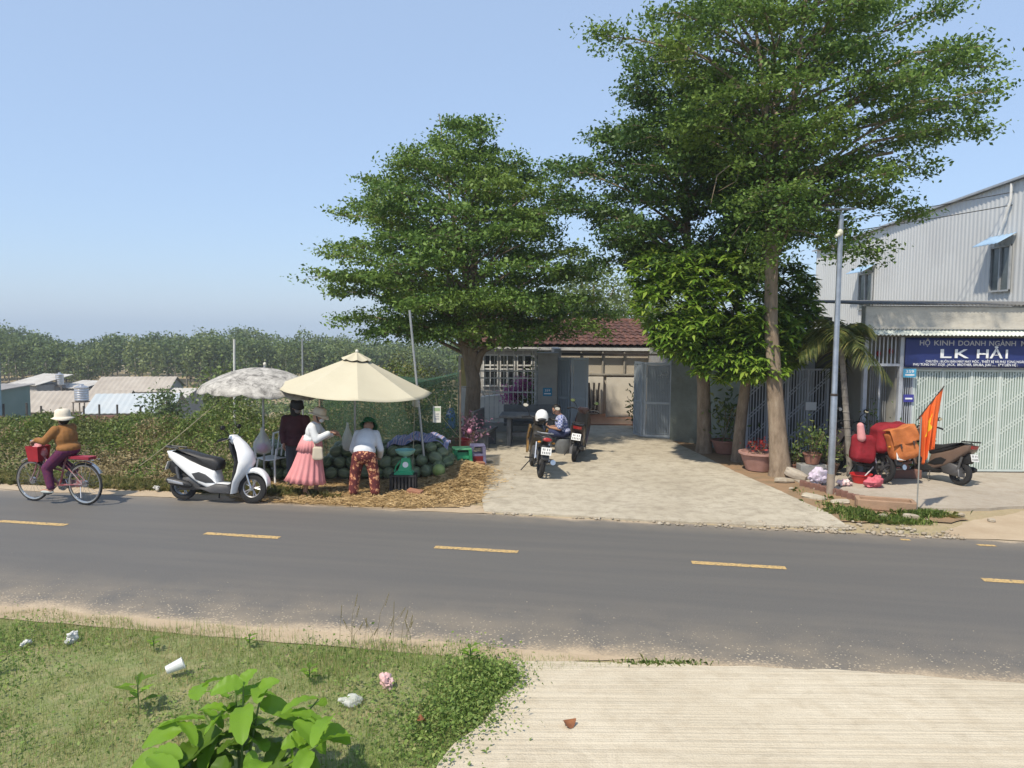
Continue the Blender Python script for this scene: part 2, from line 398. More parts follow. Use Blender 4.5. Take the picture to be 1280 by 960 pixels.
yard = [(5.35, 13.55), (5.9, 12.6), (6.25, 12.05), (7.2, 11.95), (8.6, 12.25), (10.5, 12.3), (14, 12.0), (14, 16), (6.9, 16), (5.2, 15.0)]
struct(patch('shop_yard', yard, 0.035, CONC_YARD, 0.08, amp=0.04, seed=5))
SOIL = mat('bed_soil', (0.30, 0.19, 0.11), 0.95, c2=(0.20, 0.145, 0.085), scale=3, bump=0.7, bscale=25)
struct(patch('soil_bed', [(4.86, 11.2), (4.78, 12.5), (4.6, 13.7), (4.4, 15), (4.2, 17), (4.05, 19.3), (5.1, 19.3), (6.9, 16.6), (6.8, 14.6), (5.45, 13.5), (5.95, 12.6), (6.3, 12.0), (6.75, 11.7), (6.85, 11.4), (6.5, 11.2), (5.8, 11.22), (5.3, 11.15)], 0.012, SOIL, amp=0.14, seed=6))
TILE = mat('red_floor', (0.32, 0.15, 0.085), 0.4, c2=(0.25, 0.12, 0.07), scale=2)
struct(MB().bx(-1.3, 6, 22.1, 30, -0.02, 0.05).build('house_floor', TILE)); struct(MB().bx(-1.3, 6, 20.6, 22.1, -0.02, 0.015).build('forecourt', CONC_DRIVE))

# ------------------------------------------------------------------ grass, weeds, litter stuff
GRASS = leafmat('grass_blade', (0.140, 0.205, 0.050), (0.250, 0.340, 0.085), 0.35, hi=(0.460, 0.430, 0.190), patch=(0.9, (0.350, 0.360, 0.150)))
GRASS2 = leafmat('verge_grass', (0.130, 0.210, 0.050), (0.220, 0.330, 0.075), 0.35, hi=(0.380, 0.380, 0.150))
DRY2 = leafmat('verge_mixed', (0.16, 0.19, 0.06), (0.28, 0.28, 0.11), 0.35, hi=(0.45, 0.38, 0.2))
DRY = leafmat('dry_grass', (0.26, 0.20, 0.10), (0.40, 0.31, 0.16), 0.2)
def blades(name, pts, h0, h1, wd, m, lean=0.5, zf=ground_h, dens=None, label=None, cat='grass', slim=False):
    if dens is not None: pts = pts[[rng.random() < dens(*p) for p in pts]]
    N = len(pts); z = np.array([zf(*p) for p in pts])
    h = rng.uniform(h0, h1, N); a = rng.uniform(0, 2 * np.pi, N); l = np.abs(rng.normal(0, lean, N)) * h; wd_ = wd * rng.uniform(0.6, 1.4, N)
    base = np.c_[pts, z - 0.01]; d = np.c_[np.cos(a), np.sin(a), np.zeros(N)]; s = np.c_[-np.sin(a), np.cos(a), np.zeros(N)]
    mid = base + d * (l * 0.35)[:, None]; mid[:, 2] += h * 0.6
    tip = base + d * l[:, None]; tip[:, 2] += h * np.sqrt(np.maximum(0.1, 1 - (np.minimum(l / h, 0.9)) ** 2))
    if slim:
        V = np.stack([base - s * wd_[:, None], base + s * wd_[:, None], tip], 1).reshape(-1, 3)
        return tag(link(name, npmesh(name, V, np.arange(N * 3).reshape(N, 3), m)), label, cat, kind='stuff')
    V = np.stack([base - s * wd_[:, None], base + s * wd_[:, None], mid + s * wd_[:, None] * 0.8, tip, mid - s * wd_[:, None] * 0.8], 1).reshape(-1, 3)
    o = link(name, npmesh(name, V, np.arange(N * 5).reshape(N, 5), m))
    return tag(o, label or name.replace('_', ' '), cat, kind='stuff')
gpoly = [rw(0.0, 6.34)] + [rw(s, 6.44 + .07 * math.sin(s * 3.1) + .06 * math.sin(s * 7.3)) for s in np.linspace(-.4, -10, 60)] + [(-10, 7.8), (-10, 1.5), (-1.3, 1.5), (-0.95, 3.2), (-0.5, 4.6), (-0.25, 5.3), (-0.02, 5.8), (0.06, 6.12)]
gp = scatter(gpoly, 430000); gp = gp[(gp[:, 1] > 3.2) & (gp[:, 0] > -1.0 * gp[:, 1])]
blades('grass', gp, 0.02, 0.075, 0.0022, GRASS, 0.8, slim=True, dens=lambda x, y: 0.45 + 0.9 * (fbm(x, y, 1.3, 5) + 0.35), label='short mixed green and dry grass on the bank beside the concrete apron')
tp = np.concatenate([rng.normal((cx, cy), (sx, sy), (n, 2)) for cx, cy, sx, sy, n in ((-1.0, 6.55, 0.35, 0.2, 900), (-0.35, 5.9, 0.18, 0.35, 1500), (-3.8, 6.9, 0.8, 0.2, 1200), (-2.2, 6.6, 0.7, 0.2, 700), (-1.5, 6.2, 0.25, 0.25, 900), (-4.5, 6.4, 0.5, 0.4, 1000), (-3.5, 5.0, 0.6, 0.4, 1200), (-0.75, 4.9, 0.3, 0.4, 1500))])
tp = tp[inpoly(tp, gpoly)]
blades('grass', tp, 0.05, 0.15, 0.0024, GRASS2, 0.5, slim=True, label='taller green grass tufts standing on the grass bank')
dp = scatter(gpoly, 60000); dp = dp[(dp[:, 1] > 3.6) & (dp[:, 0] > -0.8 * dp[:, 1])]; dp = dp[[fbm(x, y, 1.6, 31) > .1 for x, y in dp]]
blades('grass', dp, .03, .11, .002, DRY, 1.0, slim=True, label='dry straw coloured grass clumps on the grass bank')
# tall bare seed stalks at the road edge of the bank
for k in range(16):
    x, y = random.uniform(-1.5, -0.5), random.uniform(6.5, 6.85); h = random.uniform(0.22, 0.42); z = ground_h(x, y)
    dx, dy = random.uniform(-0.12, 0.16), random.uniform(-0.05, 0.05)
    o = MB().tube([(x, y, z), (x + dx * 0.3, y + dy * 0.3, z + h * 0.55), (x + dx, y + dy, z + h)], [0.002, 0.0016, 0.001], 4)
    for q in range(5):
        f = 0.7 + 0.06 * q; o.ell((x + dx * f, y + dy * f, z + h * (0.55 + (f - 0.5) * 0.9)), (0.004, 0.004, 0.011), n=5, m=4)
    tag(o.build('grass_stalk', mat('stalk', (0.20, 0.17, 0.08), 0.8)), 'thin tall seed stalk rising above the grass at the road edge', 'grass stalk', 'seed stalks at the road edge')
# low leafy ground cover along the concrete edge and through the bank
WEED = leafmat('weed_leaf', (0.110, 0.180, 0.040), (0.200, 0.300, 0.070), 0.35, hi=(0.320, 0.380, 0.120))
cv = np.concatenate([rng.normal((cx, cy), (sx, sy), (n, 2)) for cx, cy, sx, sy, n in ((-0.28, 5.75, 0.16, 0.33, 3200), (-0.05, 6.0, 0.10, 0.12, 900), (-0.55, 5.2, 0.16, 0.3, 1400), (-4.3, 5.6, 0.35, 0.35, 900), (-3.9, 5.0, 0.4, 0.25, 700), (-4.6, 6.6, 0.5, 0.25, 900), (-2.4, 5.3, 0.4, 0.2, 300), (-0.9, 5.6, 0.35, 0.5, 700))])
ex = scatter(gpoly, 26000); ex = ex[(ex[:, 1] > 3.6) & (ex[:, 0] > -0.8 * ex[:, 1])]; ex = ex[[fbm(x, y, 1.1, 21) + .5 * fbm(x, y, 3.5, 5) > .12 + .25 * rng.random() for x, y in ex]]
cv = np.concatenate([cv, ex])
cz = np.array([ground_h(*p) for p in cv]) + np.abs(rng.normal(0.05, 0.035, len(cv)))
V, F = leaves(np.c_[cv, cz], 0.03, 0.55, 0.6)
tag(link('ground_cover', npmesh('ground_cover', V, F, WEED)), 'low creeping leafy weeds spilling over the concrete edge', 'weeds', kind='stuff')
# verge opposite: strip of grass between sand and bushes, and patch by the flag
vp = scatter([rw(-14, 11.65), rw(-6, 11.68), rw(-4.9, 11.75), (-3.9, 13.0), (-5.6, 13.5), (-9, 14.2), (-15, 15)], 16000)
blades('grass', vp, 0.05, 0.2, 0.005, DRY2, 0.7, label='rough grass strip between the sandy verge and the bushes')
ap_ = np.c_[rng.normal(1.25, .2, 260), rng.normal(6.33, .025, 260)]
blades('grass', ap_, .02, .06, .003, GRASS2, .8, zf=lambda x, y: .012, label='little grass tuft between road edge and concrete apron')
fp = np.concatenate([scatter([(4.9, 11.25), (5.2, 11.9), (5.8, 11.75), (6.4, 11.85), (7.0, 11.5), (6.9, 11.05), (5.6, 11.05)], 4200), rng.normal((5.15, 12.4), (0.12, 0.5), (900, 2)), rng.normal((5.35, 11.75), (0.2, 0.1), (1200, 2)), rng.normal((6.45, 11.65), (0.2, 0.08), (1000, 2))])
blades('grass', fp, 0.03, 0.12, 0.004, GRASS2, 0.7, zf=lambda x, y: 0.01, dens=lambda x, y: 0.1 + 1.6 * (fbm(x, y, 1.4, 4) + 0.2), label='green grass patch around the flag pole beside the road')
# straw under the stall
def straw_h(x, y):
    e = math.exp(-(((x + 0.95) / 0.5) ** 2 + ((y - 14.3) / 0.9) ** 2))
    return 0.012 + 0.24 * e + 0.03 * max(0, fbm(x, y, 1.5, 8))
STRAWM = mat('straw_mat', (0.35, 0.245, 0.125), 0.95, c2=(0.25, 0.175, 0.085), scale=9, bump=0.8, bscale=60)
sp = [(-4.4, 12.25), (-3.2, 12.05), (-1.6, 11.78), (-0.6, 12.0), (-0.45, 12.9), (-0.48, 14.3), (-0.65, 15.6), (-1.2, 16.0), (-3, 15.4), (-5, 15.3), (-5.2, 13.2)]
gx = np.linspace(-5.3, -0.4, 60); gy = np.linspace(11.7, 16.1, 54)
V = [(x, y, straw_h(x, y)) for x in gx for y in gy]; F = [(i * 54 + j, (i + 1) * 54 + j, (i + 1) * 54 + j + 1, i * 54 + j + 1) for i in range(59) for j in range(53)]
keep = inpoly(np.array([((V[f[0]][0] + V[f[2]][0]) / 2, (V[f[0]][1] + V[f[2]][1]) / 2) for f in F]), rough_outline(sp, 0.2, 0.1, 3))
struct(link('straw_ground', npmesh('straw_ground', V, [f for f, k in zip(F, keep) if k], STRAWM, smooth=True)))
pts = np.concatenate([scatter(sp, 9000), rng.normal((-0.95, 14.2), (0.3, 0.7), (5000, 2)), scatter([(-4.3, 12.2), (-1.5, 11.8), (-0.7, 12.3), (-0.7, 13.3), (-4, 13.3)], 5000)])
N = len(pts); a = rng.uniform(0, 2 * np.pi, N); L = rng.uniform(0.06, 0.2, N) / 2; z = np.array([straw_h(*p) for p in pts]) + np.abs(rng.normal(0.012, 0.012, N))
d = np.c_[np.cos(a), np.sin(a), rng.normal(0, 0.16, N)] * L[:, None]; s = np.c_[-np.sin(a), np.cos(a), rng.normal(0, 0.5, N)] * 0.0045; c = np.c_[pts, z]
tag(link('straw', npmesh('straw', np.stack([c - d - s, c + d - s, c + d + s, c - d + s], 1).reshape(-1, 3), np.arange(N * 4).reshape(N, 4), leafmat('straw_blade', (0.33, 0.225, 0.105), (0.50, 0.36, 0.18), 0.15))), 'golden dry straw strewn under the melon stall', 'straw', kind='stuff')
# rubble along the broken driveway edge
def stones(name, pts, r0, r1, m, zf, label):
    V = []; F = []
    ico = [(0, 0, -1), (.72, .53, -.45), (-.28, .85, -.45), (-.89, 0, -.45), (-.28, -.85, -.45), (.72, -.53, -.45), (.28, .85, .45), (-.72, .53, .45), (-.72, -.53, .45), (.28, -.85, .45), (.89, 0, .45), (0, 0, 1)]
    fi = [(0, 2, 1), (0, 3, 2), (0, 4, 3), (0, 5, 4), (0, 1, 5), (1, 2, 6), (2, 3, 7), (3, 4, 8), (4, 5, 9), (5, 1, 10), (1, 6, 10), (2, 7, 6), (3, 8, 7), (4, 9, 8), (5, 10, 9), (6, 7, 11), (7, 8, 11), (8, 9, 11), (9, 10, 11), (10, 6, 11)]
    for x, y in pts:
        r = r0 + (r1 - r0) * random.random() ** 2.2; sx, sy, sz = random.uniform(.7, 1.4), random.uniform(.7, 1.3), random.uniform(.35, .7); q = random.uniform(0, 6.3); o = len(V)
        for v in ico:
            k = r * random.uniform(.8, 1.15); X, Y = v[0] * sx * k, v[1] * sy * k
            V.append((x + X * math.cos(q) - Y * math.sin(q), y + X * math.sin(q) + Y * math.cos(q), zf(x, y) + r * sz * 0.35 + v[2] * sz * k))
        F += [(a + o, b_ + o, c_ + o) for a, b_, c_ in fi]
    return tag(link(name, npmesh(name, V, F, m)), label, 'gravel', kind='stuff')
STONE = mat('pale_stone', (0.40, 0.355, 0.285), 0.9, c2=(0.28, 0.23, 0.165), scale=5, bump=0.5)
rp = np.concatenate([np.array([rw(s, 11.2 + max(-.03, random.gauss(.08, 0.16))) for s in rng.uniform(0.2, 2.9, 150)]), np.array([rw(s, 11.28 + max(-.08, random.gauss(.1, 0.24))) for s in rng.uniform(2.2, 4.3, 300)]), np.array([rw(s, 11.25 + abs(random.gauss(0, 0.06))) for s in rng.uniform(-2.3, 0.5, 60)])])
stones('gravel', rp, 0.006, 0.042, STONE, lambda x, y: 0.010, 'pale broken stones along the driveway edge at the road')
stones('gravel', np.array([rw(s, 6.5 + abs(random.gauss(0, 0.6))) for s in rng.uniform(-8, 6, 800)]), 0.003, 0.009, STONE, lambda x, y: 0.0, 'loose pebbles scattered on the near side of the road')

# bushes on the far verge: masses of leaves over a lumpy height field
UND = [leafmat('under_olive', (0.080, 0.109, 0.036), (0.174, 0.196, 0.065), 0.3), leafmat('under_green', (0.068, 0.115, 0.030), (0.155, 0.223, 0.054), 0.35, hi=(0.257, 0.311, 0.081)), leafmat('under_dry', (0.169, 0.137, 0.072), (0.286, 0.234, 0.117), 0.2)]
def bush_h(x, y):
    edge = sstep(0, 1.4, (0.175 * x + 0.985 * y) - 12.1)
    h = 0.22 + 0.30 * sstep(13.6, 16.0, y) - 0.35 * sstep(17.0, 20.5, y) + 0.40 * fbm(x, y, 0.55, 1) + 0.16 * fbm(x, y, 1.6, 4)
    h += 1.55 * math.exp(-(((x + 2.5) / 1.7) ** 4 + ((y - 17.3) / 1.2) ** 2)) + 0.55 * math.exp(-(((x + 6.2) / 1.0) ** 2 + ((y - 16.8) / 1.0) ** 2)) + 0.4 * math.exp(-(((x + 9.8) / 1.2) ** 2 + ((y - 16.5) / 1.0) ** 2))
    return max(0.05, h * edge)
bpoly = [rw(-22, 12.2), rw(-8, 12.1), rw(-7.0, 12.5), (-5.3, 14.2), (-5.0, 15.7), (-1.5, 16.0), (-1.2, 16.6), (-1.45, 20.5), (-8, 22), (-25, 23)]
bp = scatter(bpoly, 190000); bp = bp[(bp[:, 0] > -0.95 * bp[:, 1])]
hh = np.array([bush_h(*p) for p in bp]); gz = np.array([ground_h(*p) for p in bp])
z = gz + hh * (1 - np.abs(rng.normal(0, 0.3, len(bp))).clip(0, 0.95))
V, F = leaves(np.c_[bp, z], 0.068, 0.45, 0.5)
pick = np.array([fbm(x, y, 0.45, 6) + random.gauss(0, 0.12) for x, y in bp])
mi = np.where(pick < -0.15, 0, np.where(pick < 0.28, 1, 2))
tag(link('undergrowth', npmesh('undergrowth', V, F, UND, mi)), 'dense tangle of weeds and bushes behind the far road edge', 'undergrowth', kind='stuff')
# bare stems poking out
mb = MB()
for k in range(130):
    x, y = scatter(bpoly, 1)[0]; h = bush_h(x, y); z = ground_h(x, y)
    mb.tube([(x, y, z), (x + random.gauss(0, .08), y + random.gauss(0, .08), z + h * 1.0 + random.uniform(0.02, 0.22))], [0.006, 0.002], 4)
tag(mb.build('undergrowth', mat('twig', (0.2, 0.15, 0.09), 0.9)), 'bare twigs sticking out of the roadside bushes', 'undergrowth', kind='stuff')

# ------------------------------------------------------------------ valley beyond: sheds, tanks, wood
TIN_W = mat('tin_white', (0.48, 0.47, 0.44), 0.6, c2=(0.38, 0.35, 0.31), scale=0.8)
TIN_C = mat('tin_cream', (0.40, 0.36, 0.305), 0.7, c2=(0.32, 0.28, 0.235), scale=0.6)
TIN_B = mat('tin_blue', (0.38, 0.43, 0.46), 0.6, c2=(0.44, 0.47, 0.48), scale=0.5)
WALLG = mat('shed_grey', (0.30, 0.29, 0.28), 0.8, c2=(0.22, 0.21, 0.2), scale=0.8)
TEAL = mat('shed_teal', (0.10, 0.17, 0.16), 0.6, c2=(0.13, 0.2, 0.19), scale=0.8)
DARK = mat('dark_void', (0.02, 0.02, 0.02), 0.9)
def ribbed(x0, x1, y0, z0, y1, z1, th=0.05, pitch=0.4, amp=0.03):
    """sloping ribbed sheet from eave (y0,z0) to ridge (y1,z1)"""
    n = max(2, int((x1 - x0) / pitch * 2)); mb = MB(); vs = []
    for i in range(n + 1):
        x = x0 + (x1 - x0) * i / n; a = amp * (i % 2)
        vs += [(x, y0, z0 + a), (x, y1, z1 + a), (x, y1, z1 + a - th), (x, y0, z0 + a - th)]
    fs = [(4 * i + j, 4 * i + (j + 1) % 4, 4 * i + 4 + (j + 1) % 4, 4 * i + 4 + j) for i in range(n) for j in range(4)] + [(0, 1, 2, 3), (4 * n, 4 * n + 3, 4 * n + 2, 4 * n + 1)]
    return mb.add(vs, fs)
def shed(label, loc, rz, L, D_, zt, rise, wall, roof, mono=False, wins=()):
    x, y, z = loc; o = thing('shed', label, 'shed', (x, y, z), rz, 'sheds in the valley')
    h = zt - z; w2 = MB().bx(-L / 2, L / 2, -D_ / 2, D_ / 2, 0, h)
    if not mono:
        for sx in (-L / 2, L / 2): w2.add([(sx, -D_ / 2, h), (sx, D_ / 2, h), (sx, 0, h + rise)], [(0, 1, 2)])
    w2.build('wall', wall, o)
    if mono: ribbed(-L / 2 - .2, L / 2 + .2, -D_ / 2 - .3, h + .05, D_ / 2 + .3, h + rise).build('roof', roof, o)
    else:
        ribbed(-L / 2 - .2, L / 2 + .2, -D_ / 2 - .3, h - .02, -0.02, h + rise + .08).build('roof', roof, o)
        ribbed(-L / 2 - .2, L / 2 + .2, D_ / 2 + .3, h - .02, 0.02, h + rise + .08).build('roof', roof, o)
    for wx in wins: MB().bx(wx, wx + 1.0, -D_ / 2 - .03, -D_ / 2 + .05, h * .45, h * .8).build('window', DARK, o)
    return o
shed('teal walled shed with dark side standing at the end of the weedy bank', (-32.5, 47, -5.2), R(8), 3.4, 4.5, -1.2, 0.1, TEAL, WALLG, True)
shed('long cream roofed shed behind the steel water tank', (-35.5, 62, -6.6), R(14), 8.5, 7, -3.9, 1.2, WALLG, TIN_C, wins=(-3, 0, 2.4))
shed('cream roofed shed joined behind the long shed', (-33.5, 69, -6.6), R(10), 6, 6, -3.0, 1.0, WALLG, TIN_C)
shed('white roofed shed with pale ribbed sheets beside the brick wall', (-26.3, 54, -6.2), R(12), 5.2, 5.5, -3.1, 0.95, WALLG, TIN_B, wins=(-1,))
shed('small grey hut with white roof among the shrubs', (-26.8, 63, -6.6), R(-8), 1.7, 3.0, -3.0, 0.5, WALLG, TIN_W)
shed('pale tin roof far off below the wood, sloping to one side', (-49.3, 80, -6.6), R(-16), 3.6, 4, -3.5, 0.9, WALLG, TIN_W, True)
shed('narrow white roof beside the far water tank', (-46.0, 82, -6.6), R(-14), 3.0, 3, -4.0, 0.6, WALLG, TIN_W, True)
shed('low white canopy roof at the foot of the wood', (-38.6, 84, -6.6), R(3), 3.0, 3, -4.3, 0.3, WALLG, TIN_W, True)
shed('little white roof half hidden by shrubs at the foot of the wood', (-32.5, 86, -6.6), R(-5), 2.4, 3, -4.3, 0.4, WALLG, TIN_W)
shed('white outbuilding peeking out near the patterned parasol', (-28.6, 80, -6.6), R(6), 2.2, 2, -3.6, 0.4, TIN_W, TIN_W)
STEEL = mat('tank_steel', (0.55, 0.55, 0.56), 0.35, 0.8, c2=(0.42, 0.42, 0.43), scale=3)
def tank(label, x, y, z0, zt, d, h):
    o = thing('water_tank', label, 'water tank', (x, y, z0))
    H = zt - z0 - h; fr = MB()
    for sx in (-1, 1):
        for sy in (-1, 1): fr.tube([(sx * d * .45, sy * d * .45, -0.5), (sx * d * .42, sy * d * .42, H)], 0.05, 6)
    for k in (0.35, 0.7, 1.0):
        fr.box((0, 0, H * k), (d, d, 0.05))
    fr.build('stand', mat('rusty_steel', (0.2, 0.17, 0.15), 0.8), o)
    pr = [(0.02, H + h), (d * .16, H + h), (d * .18, H + h * .93), (d * .42, H + h * .86)]
    for k in range(6): pr += [(d * .5, H + h * (.82 - .13 * k)), (d * .5, H + h * (.74 - .13 * k)), (d * .475, H + h * (.72 - .13 * k))]
    MB().lathe(pr + [(d * .4, H + .03), (0.02, H + .03)], 20).build('tank', STEEL, o, True)
    return o
tank('steel water tank on a frame tower behind the cyclist', -32.6, 58, -6.4, -1.75, 1.0, 1.35)
tank('far small steel water tank beside white roofs', -47.2, 80, -6.6, -2.3, 0.8, 1.4)
BRICKW = mat('old_brick', (0.20, 0.10, 0.075), 0.9, c2=(0.13, 0.08, 0.065), scale=3, bump=0.4)
tag(MB().box((-25.2, 47, -4.1), (4.6, 0.2, 2.6), (0, 0, R(8))).build('brick_wall', BRICKW), 'dark red brick wall before the pale blue roof', 'wall')
for k in range(11):
    x = -34 + k * 1.15; y = 46 + 0.3 * math.sin(k * 2)
    tag(stick('fence_post', (x, y, ground_h(x, y) - 0.4), (x + .03, y, -2.1 + 0.12 * math.sin(k * 5)), 0.06, mat('post_dark', (0.07, 0.065, 0.06), 0.9)), 'dark fence post on the slope before the sheds', 'post', 'fence posts before the sheds')
BLUEP = mat('blue_post', (0.16, 0.28, 0.36), 0.5)
tag(MB().bx(-30.0, -29.55, 44, 44.3, -5, 1.75).build('steel_post', BLUEP), 'tall blue steel post beside the teal shed', 'post')
stick_m = mat('thin_pole_metal', (0.45, 0.46, 0.47), 0.4, 0.7)

WOOD = [leafmat('wood_dark', (0.055, 0.095, 0.032), (0.110, 0.165, 0.055), 0.3), leafmat('wood_mid', (0.080, 0.125, 0.040), (0.150, 0.205, 0.065), 0.3), leafmat('wood_light', (0.110, 0.155, 0.050), (0.190, 0.235, 0.080), 0.3)]
BARK_P = mat('bark_pale', (0.30, 0.27, 0.22), 0.9, c2=(0.2, 0.18, 0.14), scale=3)
Pw = []; Mw = []; tr = MB()
def wood_top(x):
    u = x / 130.0 * 961 + 640      # azimuth, as the skyline dips and rises
    k = [(-300, 3.4), (0, 2.6), (60, 1.0), (95, -0.6), (140, 1.4), (300, 1.9), (420, 1.0), (520, 0.0), (600, -0.4), (720, 2.0), (1300, 1.5)]
    return np.interp(u, [a for a, _ in k], [b_ for _, b_ in k])
for k in range(620):
    row = k % 5; y = 112 + row * 7 + random.uniform(-2.5, 2.5); x = random.uniform(-108, 48) * y / 125
    g = ground_h(x, y); top = (wood_top(x * 130 / y) - 2.85) * y / 130 + 2.85 + random.gauss(-0.5, 0.5) - (4 - row) * 0.25
    if row > 2: top += 0.3
    hgt = top - g; cr = random.uniform(1.5, 2.6); mi_ = random.choice((0, 1, 1, 2)) if x > -72 else random.choice((0, 0, 1))
    n = 420 if row < 3 else 260
    q = rng.normal(size=(n, 3)); q /= np.linalg.norm(q, axis=1, keepdims=True); q *= rng.uniform(0.55, 1.0, (n, 1)) ** 0.5
    q[:, 0] *= cr; q[:, 1] *= cr; q[:, 2] *= hgt * 0.40
    q *= (1 + 0.11 * rng.normal(size=(n, 1)))
    q += (x, y, g + hgt * 0.62); Pw.append(q); Mw.append(np.full(n, mi_))
    if row < 2: tr.tube([(x, y, g - .2), (x + random.uniform(-.3, .3), y, g + hgt * 0.6)], [0.13, 0.07], 5)
Pw = np.concatenate(Pw); V, F = leaves(Pw, 0.46, 0.35, 0.6)
tag(link('wood', npmesh('wood', V, F, WOOD, np.concatenate(Mw))), 'far hazy wood of slender plantation trees across the valley', 'wood', kind='stuff')
tag(tr.build('wood', BARK_P), 'pale slender trunks at the edge of the far wood', 'wood', kind='stuff')
# shrubs on the valley floor
q = np.c_[rng.uniform(-62, 0, 26000), rng.uniform(58, 104, 26000)]; q = q[(q[:, 0] > -0.75 * q[:, 1])]
h = np.array([0.3 + max(0, 1.5 * (fbm(x, y, 0.11, 3) + 0.15)) * sstep(62, 85, y) for x, y in q])
z = np.array([ground_h(x, y) for x, y in q]) + h * rng.uniform(0.4, 1.0, len(q))
V, F = leaves(np.c_[q, z], 0.42, 0.45, 0.6)
tag(link('valley_scrub', npmesh('valley_scrub', V, F, WOOD, rng.integers(0, 3, len(q)))), 'green scrub covering the valley floor between the sheds', 'scrub', kind='stuff')

# ------------------------------------------------------------------ trees
m, t, b = newmat('bark'); co = objco(t)
mp = nn(t, 'ShaderNodeMapping'); mp.inputs['Scale'].default_value = (1, 1, 0.3); t.links.new(co, mp.inputs[0])
n1 = noise(t, 9, 6, 0.7, vec=mp.outputs[0]); n2 = noise(t, 1.6, 4, vec=co)
c = ramp(t, n1, [(0.3, (0.13, 0.095, 0.065)), (0.55, (0.25, 0.19, 0.135)), (0.75, (0.34, 0.28, 0.21))]); c = mixc(t, ramp(t, n2, [(0.5, 0), (0.7, 0.5)]), c, (0.30, 0.24, 0.17))
t.links.new(c, b.inputs['Base Color']); b.inputs['Roughness'].default_value = 0.95; addbump(t, b, n1, 0.8, 0.03); BARK = m
LEAF = leafmat('terminalia_leaf', (0.052, 0.110, 0.024), (0.135, 0.235, 0.048), 0.35, hi=(0.220, 0.330, 0.080), patch=(0.55, (0.170, 0.250, 0.050)))
LEAF_D = leafmat('terminalia_dark', (0.040, 0.085, 0.022), (0.095, 0.175, 0.040), 0.3, hi=(0.150, 0.230, 0.060))
SEED = 5
def layered_tree(label, base, stems, axis, tiers, lm, nleaf=24, leaf=0.075, dens=1.0, trunk_r=0.2, bare=()):
    """trunk and stems given; flat tiers of branches, each branch carrying flat sprays of leaves"""
    global rng
    random.seed(len(label) * 7 + SEED); rng = np.random.default_rng(len(label) + SEED)
    o = thing('shade_tree', label, 'tree', base); tr = MB(); P = []
    for pts, rs in stems: tr.tube(pts, rs, 10)
    def ax(z):
        zs = [a[0] for a in axis]; return Vector((np.interp(z, zs, [a[1] for a in axis]), np.interp(z, zs, [a[2] for a in axis]), z))
    for (z, rl, rr, rd, nb) in tiers:
        off = random.uniform(0, 6.28)
        for k in range(nb):
            a = off + 2 * math.pi * k / nb + random.uniform(-.25, .25)
            ca, sa = math.cos(a), math.sin(a); rx = rr if ca > 0 else rl
            r = 1 / math.sqrt((ca / rx) ** 2 + (sa / rd) ** 2) * random.choice((random.uniform(0.5, 0.8), random.uniform(0.8, 1.1), random.uniform(.85, 1.12)))
            s0_ = ax(max(axis[0][0] + random.uniform(0.1, 0.9), z - 0.22 * r - 0.25)); rise = random.uniform(0.02, 0.16) * r
            tip = Vector((ax(z).x + ca * r, ax(z).y + sa * r, z + rise + random.uniform(-.15, .15)))
            mid = s0_.lerp(tip, 0.45) + Vector((random.gauss(0, .08) * r * .4, random.gauss(0, .08) * r * .4, 0.10 * r))
            q3 = s0_.lerp(tip, 0.75) + Vector((random.gauss(0, .05) * r, random.gauss(0, .05) * r, 0.10 * r))
            crv = [s0_, mid, q3, tip]; br = 0.007 + 0.006 * r
            tr.tube(crv, [br * 1.5, br, br * 0.6, 0.005], 5)
            def at(f):
                f *= 3; i = min(2, int(f)); return crv[i].lerp(crv[i + 1], f - i)
            dirv = Vector((ca, sa, 0)); side = Vector((-sa, ca, 0))
            ns = int((5 + 7.5 * r) * dens)
            for s in range(ns):
                f = 0.22 + 0.80 * random.random() ** 0.75; f = min(f, 1.0)
                lat = random.gauss(0, 0.16 + 0.20 * r * (1.15 - f)); c = at(f) + side * lat + Vector((0, 0, random.gauss(0.03, 0.07) - 0.10 * abs(lat)))
                if random.random() < 0.4: tr.tube([at(max(0, f - 0.12)), c], [0.007, 0.003], 3, False)
                n = int(nleaf * random.uniform(0.5, 1.3)); sp_ = random.uniform(0.10, 0.22)
                g = rng.normal(size=(n, 3)) * (sp_, sp_, 0.055)
                g[:, 2] += 0.12 * (g @ np.array([ca, sa, 0])); P.append(g + np.array(c))
    for pts, rs in bare: tr.tube(pts, rs, 5)
    P = np.concatenate(P); V, F = leaves(P, leaf, 0.55, 0.55, fold=0.12)
    tr.build('trunk', BARK, o, True, ang=80)
    link('crown', npmesh('crown', V, F, lm), o)
    print(label, len(P)); return o
